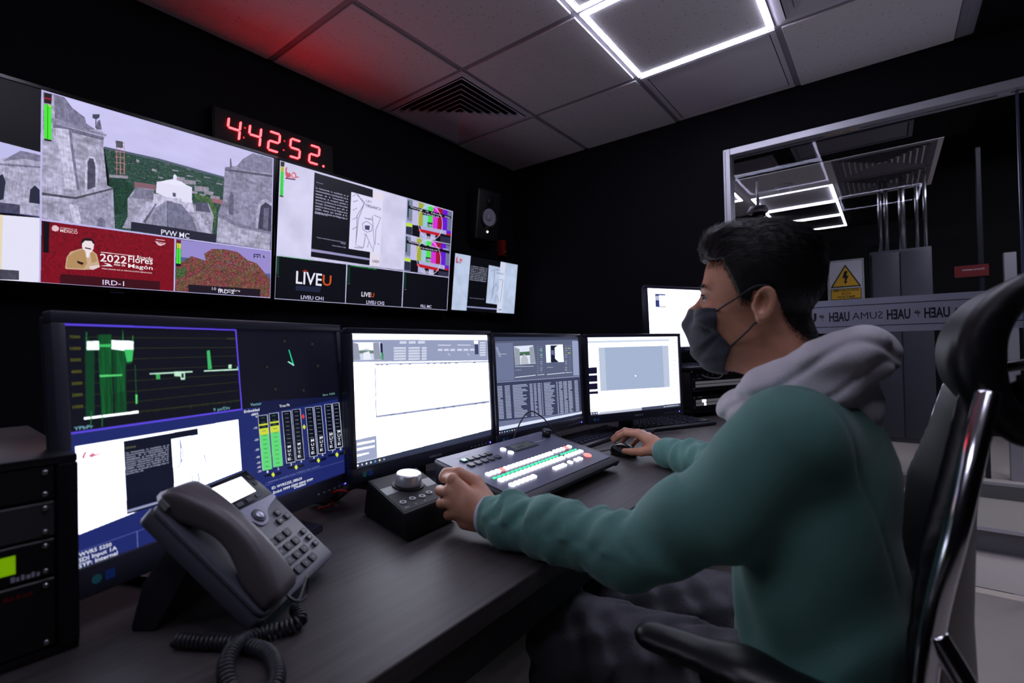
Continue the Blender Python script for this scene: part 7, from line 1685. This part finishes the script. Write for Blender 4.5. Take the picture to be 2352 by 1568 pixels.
# grey hood round the neck and down the back
def hood(P):
    x, y, z = P[..., 0], P[..., 1], P[..., 2]-np.float32(CAMH)
    ring = []
    for k in range(17):
        a = 2*math.pi*k/16; fr_ = math.sin(a)     # +1 front (towards +y), -1 back
        ring.append((.885+.090*math.cos(a), .120+.088*fr_-.01, -.058-.046*fr_+.006*math.cos(2*a), .030+.008*max(0, -fr_)))
    d = None
    for k in range(16):
        e = s_cap(P, W(*ring[k][:3]), W(*ring[k+1][:3]), ring[k][3], ring[k+1][3]); d = e if d is None else smin(d, e, .012)
    d = smin(d, s_cap(P, W(.815, .125, -.098), W(.955, .125, -.098), .046, .046), .03)
    d = smin(d, s_ell(P, W(.885, .066, -.070), (.108, .046, .058)), .022)
    d = smin(d, s_ell(P, W(.885, .088, -.030), (.078, .048, .036)), .020)
    d = smin(d, s_cap(P, W(.872, .040, -.10), W(.872, .024, -.142), .034, .022), .03)
    th = np.arctan2(y-.09, x-.885); rr = np.hypot(x-.885, y-.09)
    d = d-.0030*np.sin(z*95+2.6*np.sin(th*2+.8)+rr*60)*np.clip((rr-.05)/.04, 0, 1)
    d = d+.006*np.exp(-((z+.040+.30*(y-.09)+.02*np.sin(th*3))/.007)**2)*(rr > .075)+.004*np.exp(-((z+.072+.34*(y-.09)+.014*np.sin(th*4+1))/.005)**2)*(rr > .08)
    # opening for the neck
    d = ssub(d, s_cap(P, W(.885, .145, .08), W(.883, .112, -.16), .064, .056), .010)
    return d
sdf_obj('hood', hood, W(.735, -.045, -.20), W(1.04, .265, .045), .0028, m_grey, hd, it=3)
# ---- trousers ----
m_tr = mat('trousers_grey', (82, 80, 88), .85, bump=.6, bscale=420, var=.18)
def trousers(P):
    x, y, z = P[..., 0], P[..., 1], P[..., 2]-np.float32(CAMH)
    d = s_ell(P, W(.895, .07, -.515), (.175, .125, .085))
    for xx, kx in ((.798, .792), (.992, 1.01)):
        e = s_chain(P, [W(xx, .07, -.525), W(kx, .49, -.535)], [.086, .070], .03)
        e = smin(e, s_chain(P, [W(kx, .49, -.535), W(kx+.01, .515, -.76), W(kx+.01, .50, -.985)], [.070, .062, .056], .02), .03)
        e = e-.0055*np.sin(y*95+6*np.sin(x*30)+z*22)*np.clip((y-.12)/.08, 0, 1)*np.clip((.50-y)/.1, .2, 1)-.0025*np.sin(z*120+x*40+y*60)
        d = smin(d, e, .02)
    return np.maximum(d, -(z+1.0))
sdf_obj('trousers', trousers, W(.69, -.08, -1.03), W(1.11, .60, -.415), .0062, m_tr, body, it=2)
for k, kx in enumerate((.802, 1.02)):
    def shoe(P, kx=kx):
        d = s_chain(P, [W(kx, .47, -1.055), W(kx, .60, -1.065), W(kx, .68, -1.072)], [.042, .040, .030], .03, ((0, 0, 1), .95)); d = smin(d, s_cap(P, W(kx, .50, -1.04), W(kx, .50, -.985), .045, .046), .03)
        return np.maximum(d, .002-P[..., 2])
    sdf_obj('shoe', shoe, W(kx-.07, .38, -1.105), W(kx+.07, .74, -.95), .007, mat('shoe_dark', (20, 20, 24), .5), body)

# ================= office chair =================
ch = thing('office_chair', 'black high-back office chair with headrest and chrome side bars', 'chair', (.90, .10, 0)); CO = Vector((.90, .10, 0))
M_lea = mat('chair_black_leather', (13, 13, 17), .42, bump=.10, bscale=500, spec=.3); M_chr = mat('chrome', (225, 225, 232), .14, 1.0); M_cpl = mat('chair_plastic', (14, 14, 18), .4)
def csdf(name, fn, lo, hi, st_, m_, it=3):
    V, F = nets(fn, lo, hi, st_); V = relax(V, F, it); return link_mesh(name, V-np.array(CO), F, m_, ch)
csdf('seat', lambda P: s_box(P, W(.90, .16, -.655), (.245, .245, .042), .04), W(.63, -.11, -.72), W(1.17, .43, -.59), .009, M_lea)
def backfn(P):
    x, y, z = P[..., 0]-.90, P[..., 1], P[..., 2]-np.float32(CAMH)
    hw_ = np.interp(z, [-.60, -.50, -.35, -.22, -.12, -.06], [.19, .225, .225, .195, .135, .105]).astype(np.float32)
    y0 = np.interp(z, [-.60, -.45, -.36, -.22, -.10, -.05], [-.075, -.068, -.066, -.072, -.086, -.094]).astype(np.float32)+1.0*x*x
    q = np.stack([np.abs(x)-hw_, np.abs(y-y0)-.016, np.maximum(z+.055, -.62-z)], -1)+.014
    return np.linalg.norm(np.maximum(q, 0), axis=-1)+np.minimum(q.max(-1), 0)-.014
csdf('backrest', backfn, W(.655, -.13, -.64), W(1.145, .03, -.03), .006, M_lea)
def headrest(P):
    qx = np.maximum(np.abs(P[..., 0]-.90)-.132, 0); y, z = P[..., 1]+.168, P[..., 2]-np.float32(CAMH)+.028
    a = np.clip(np.arctan2(z, y), -.95, 1.25); R = .085
    d = np.sqrt((y-R*np.cos(a))**2+(z-R*1.12*np.sin(a))**2+qx*qx)
    return d-(.0235-.006*np.abs(a)**1.5)
csdf('headrest', headrest, W(.725, -.165, -.125), W(1.075, -.045, .098), .0040, M_lea, it=14)
fr_ = MB()
for x in (.775, 1.025): fr_.tube([Vector(W(*p))-CO for p in ((x, -.135, .062), (x, -.185, .060), (x, -.215, .030), (x, -.205, -.010), (x, -.160, -.040), (x, -.115, -.050))], .008, n=10)
fr_.tube([Vector(W(*p))-CO for p in ((.775, -.212, .020), (.90, -.220, .020), (1.025, -.212, .020))], .008, n=10)
fr_.build('headrest_frame', M_cpl, ch)
csdf('headrest_arm', lambda P: s_chain(P, [W(.90, -.105, -.10), W(.90, -.145, -.075), W(.90, -.205, -.01)], [.022, .020, .014], .02), W(.86, -.24, -.14), W(.94, -.07, .02), .006, M_cpl)
for sx in (-1, 1):
    X = .90+sx*.222
    pth = catmull([Vector(W(.90+sx*.165, -.086, -.060)), Vector(W(.90+sx*.195, -.070, -.12)), Vector(W(.90+sx*.217, -.052, -.20)), Vector(W(X, -.033, -.29)), Vector(W(X, -.022, -.38)), Vector(W(X-sx*.005, -.024, -.48)), Vector(W(X-sx*.02, -.05, -.60)), Vector(W(.90+sx*.12, -.02, -.70))], 10)
    t_ = MB(); t_.tube([p-CO for p in pth], .0115, n=14, flat=.8); t_.build('chrome_side_bar', M_chr, ch)
    br = catmull([Vector(W(X, -.033, -.31)), Vector(W(X+sx*.01, -.066, -.38)), Vector(W(X+sx*.012, -.066, -.45)), Vector(W(X+sx*.01, -.045, -.535)), Vector(W(X+sx*.005, .03, -.56)), Vector(W(X, .10, -.62))], 10)
    t_ = MB(); t_.tube([p-CO for p in br], .011, n=12); t_.build('chrome_bracket', M_chr, ch)
    ax_ = .90+sx*.205 if sx < 0 else .90+.205
    csdf('armrest', lambda P, sx=sx: s_chain(P, [W(.90+sx*.195, .285, -.432), W(.90+sx*.205, .16, -.428), W(.90+sx*.215, .00, -.436)], [.030, .036, .030], .03, ((0, 0, 1), .55)), W(.90+sx*.21-.06, -.05, -.47), W(.90+sx*.21+.06, .335, -.39), .0055, M_cpl)
    csdf('armrest_support', lambda P, sx=sx: s_chain(P, [W(.90+sx*.205, .20, -.45), W(.90+sx*.218, .12, -.56), W(.90+sx*.21, .12, -.66)], [.020, .024, .022], .02), W(.90+sx*.21-.05, .06, -.70), W(.90+sx*.21+.05, .25, -.42), .007, M_cpl)
MB().lathe([(.05, .34), (.03, .36), (.03, .40)], n=24, M=Matrix.Translation((0, .05, 0))).build('seat_mount', M_cpl, ch)
MB().lathe([(.028, .09), (.028, .34)], n=24, M=Matrix.Translation((0, .05, 0))).build('gas_lift', M_chr, ch)
for k in range(5):
    a = 2*math.pi*k/5+.3; e = Vector((.30*math.cos(a), .05+.30*math.sin(a), .085))
    MB().tube([Vector((0, .05, .12)), e*.5+Vector((0, .025, .06)), e], [.030, .024, .018], n=10, flat=.7).build('base_leg', M_chr, ch)
    MB().lathe([(.005, -.022), (.028, -.020), (.030, 0), (.028, .020), (.005, .022)], M=Matrix.Translation((e.x, e.y, .031)) @ Matrix.Rotation(a, 4, 'Z') @ Matrix.Rotation(math.pi/2, 4, 'X'), n=20).build('caster', M_cpl, ch)
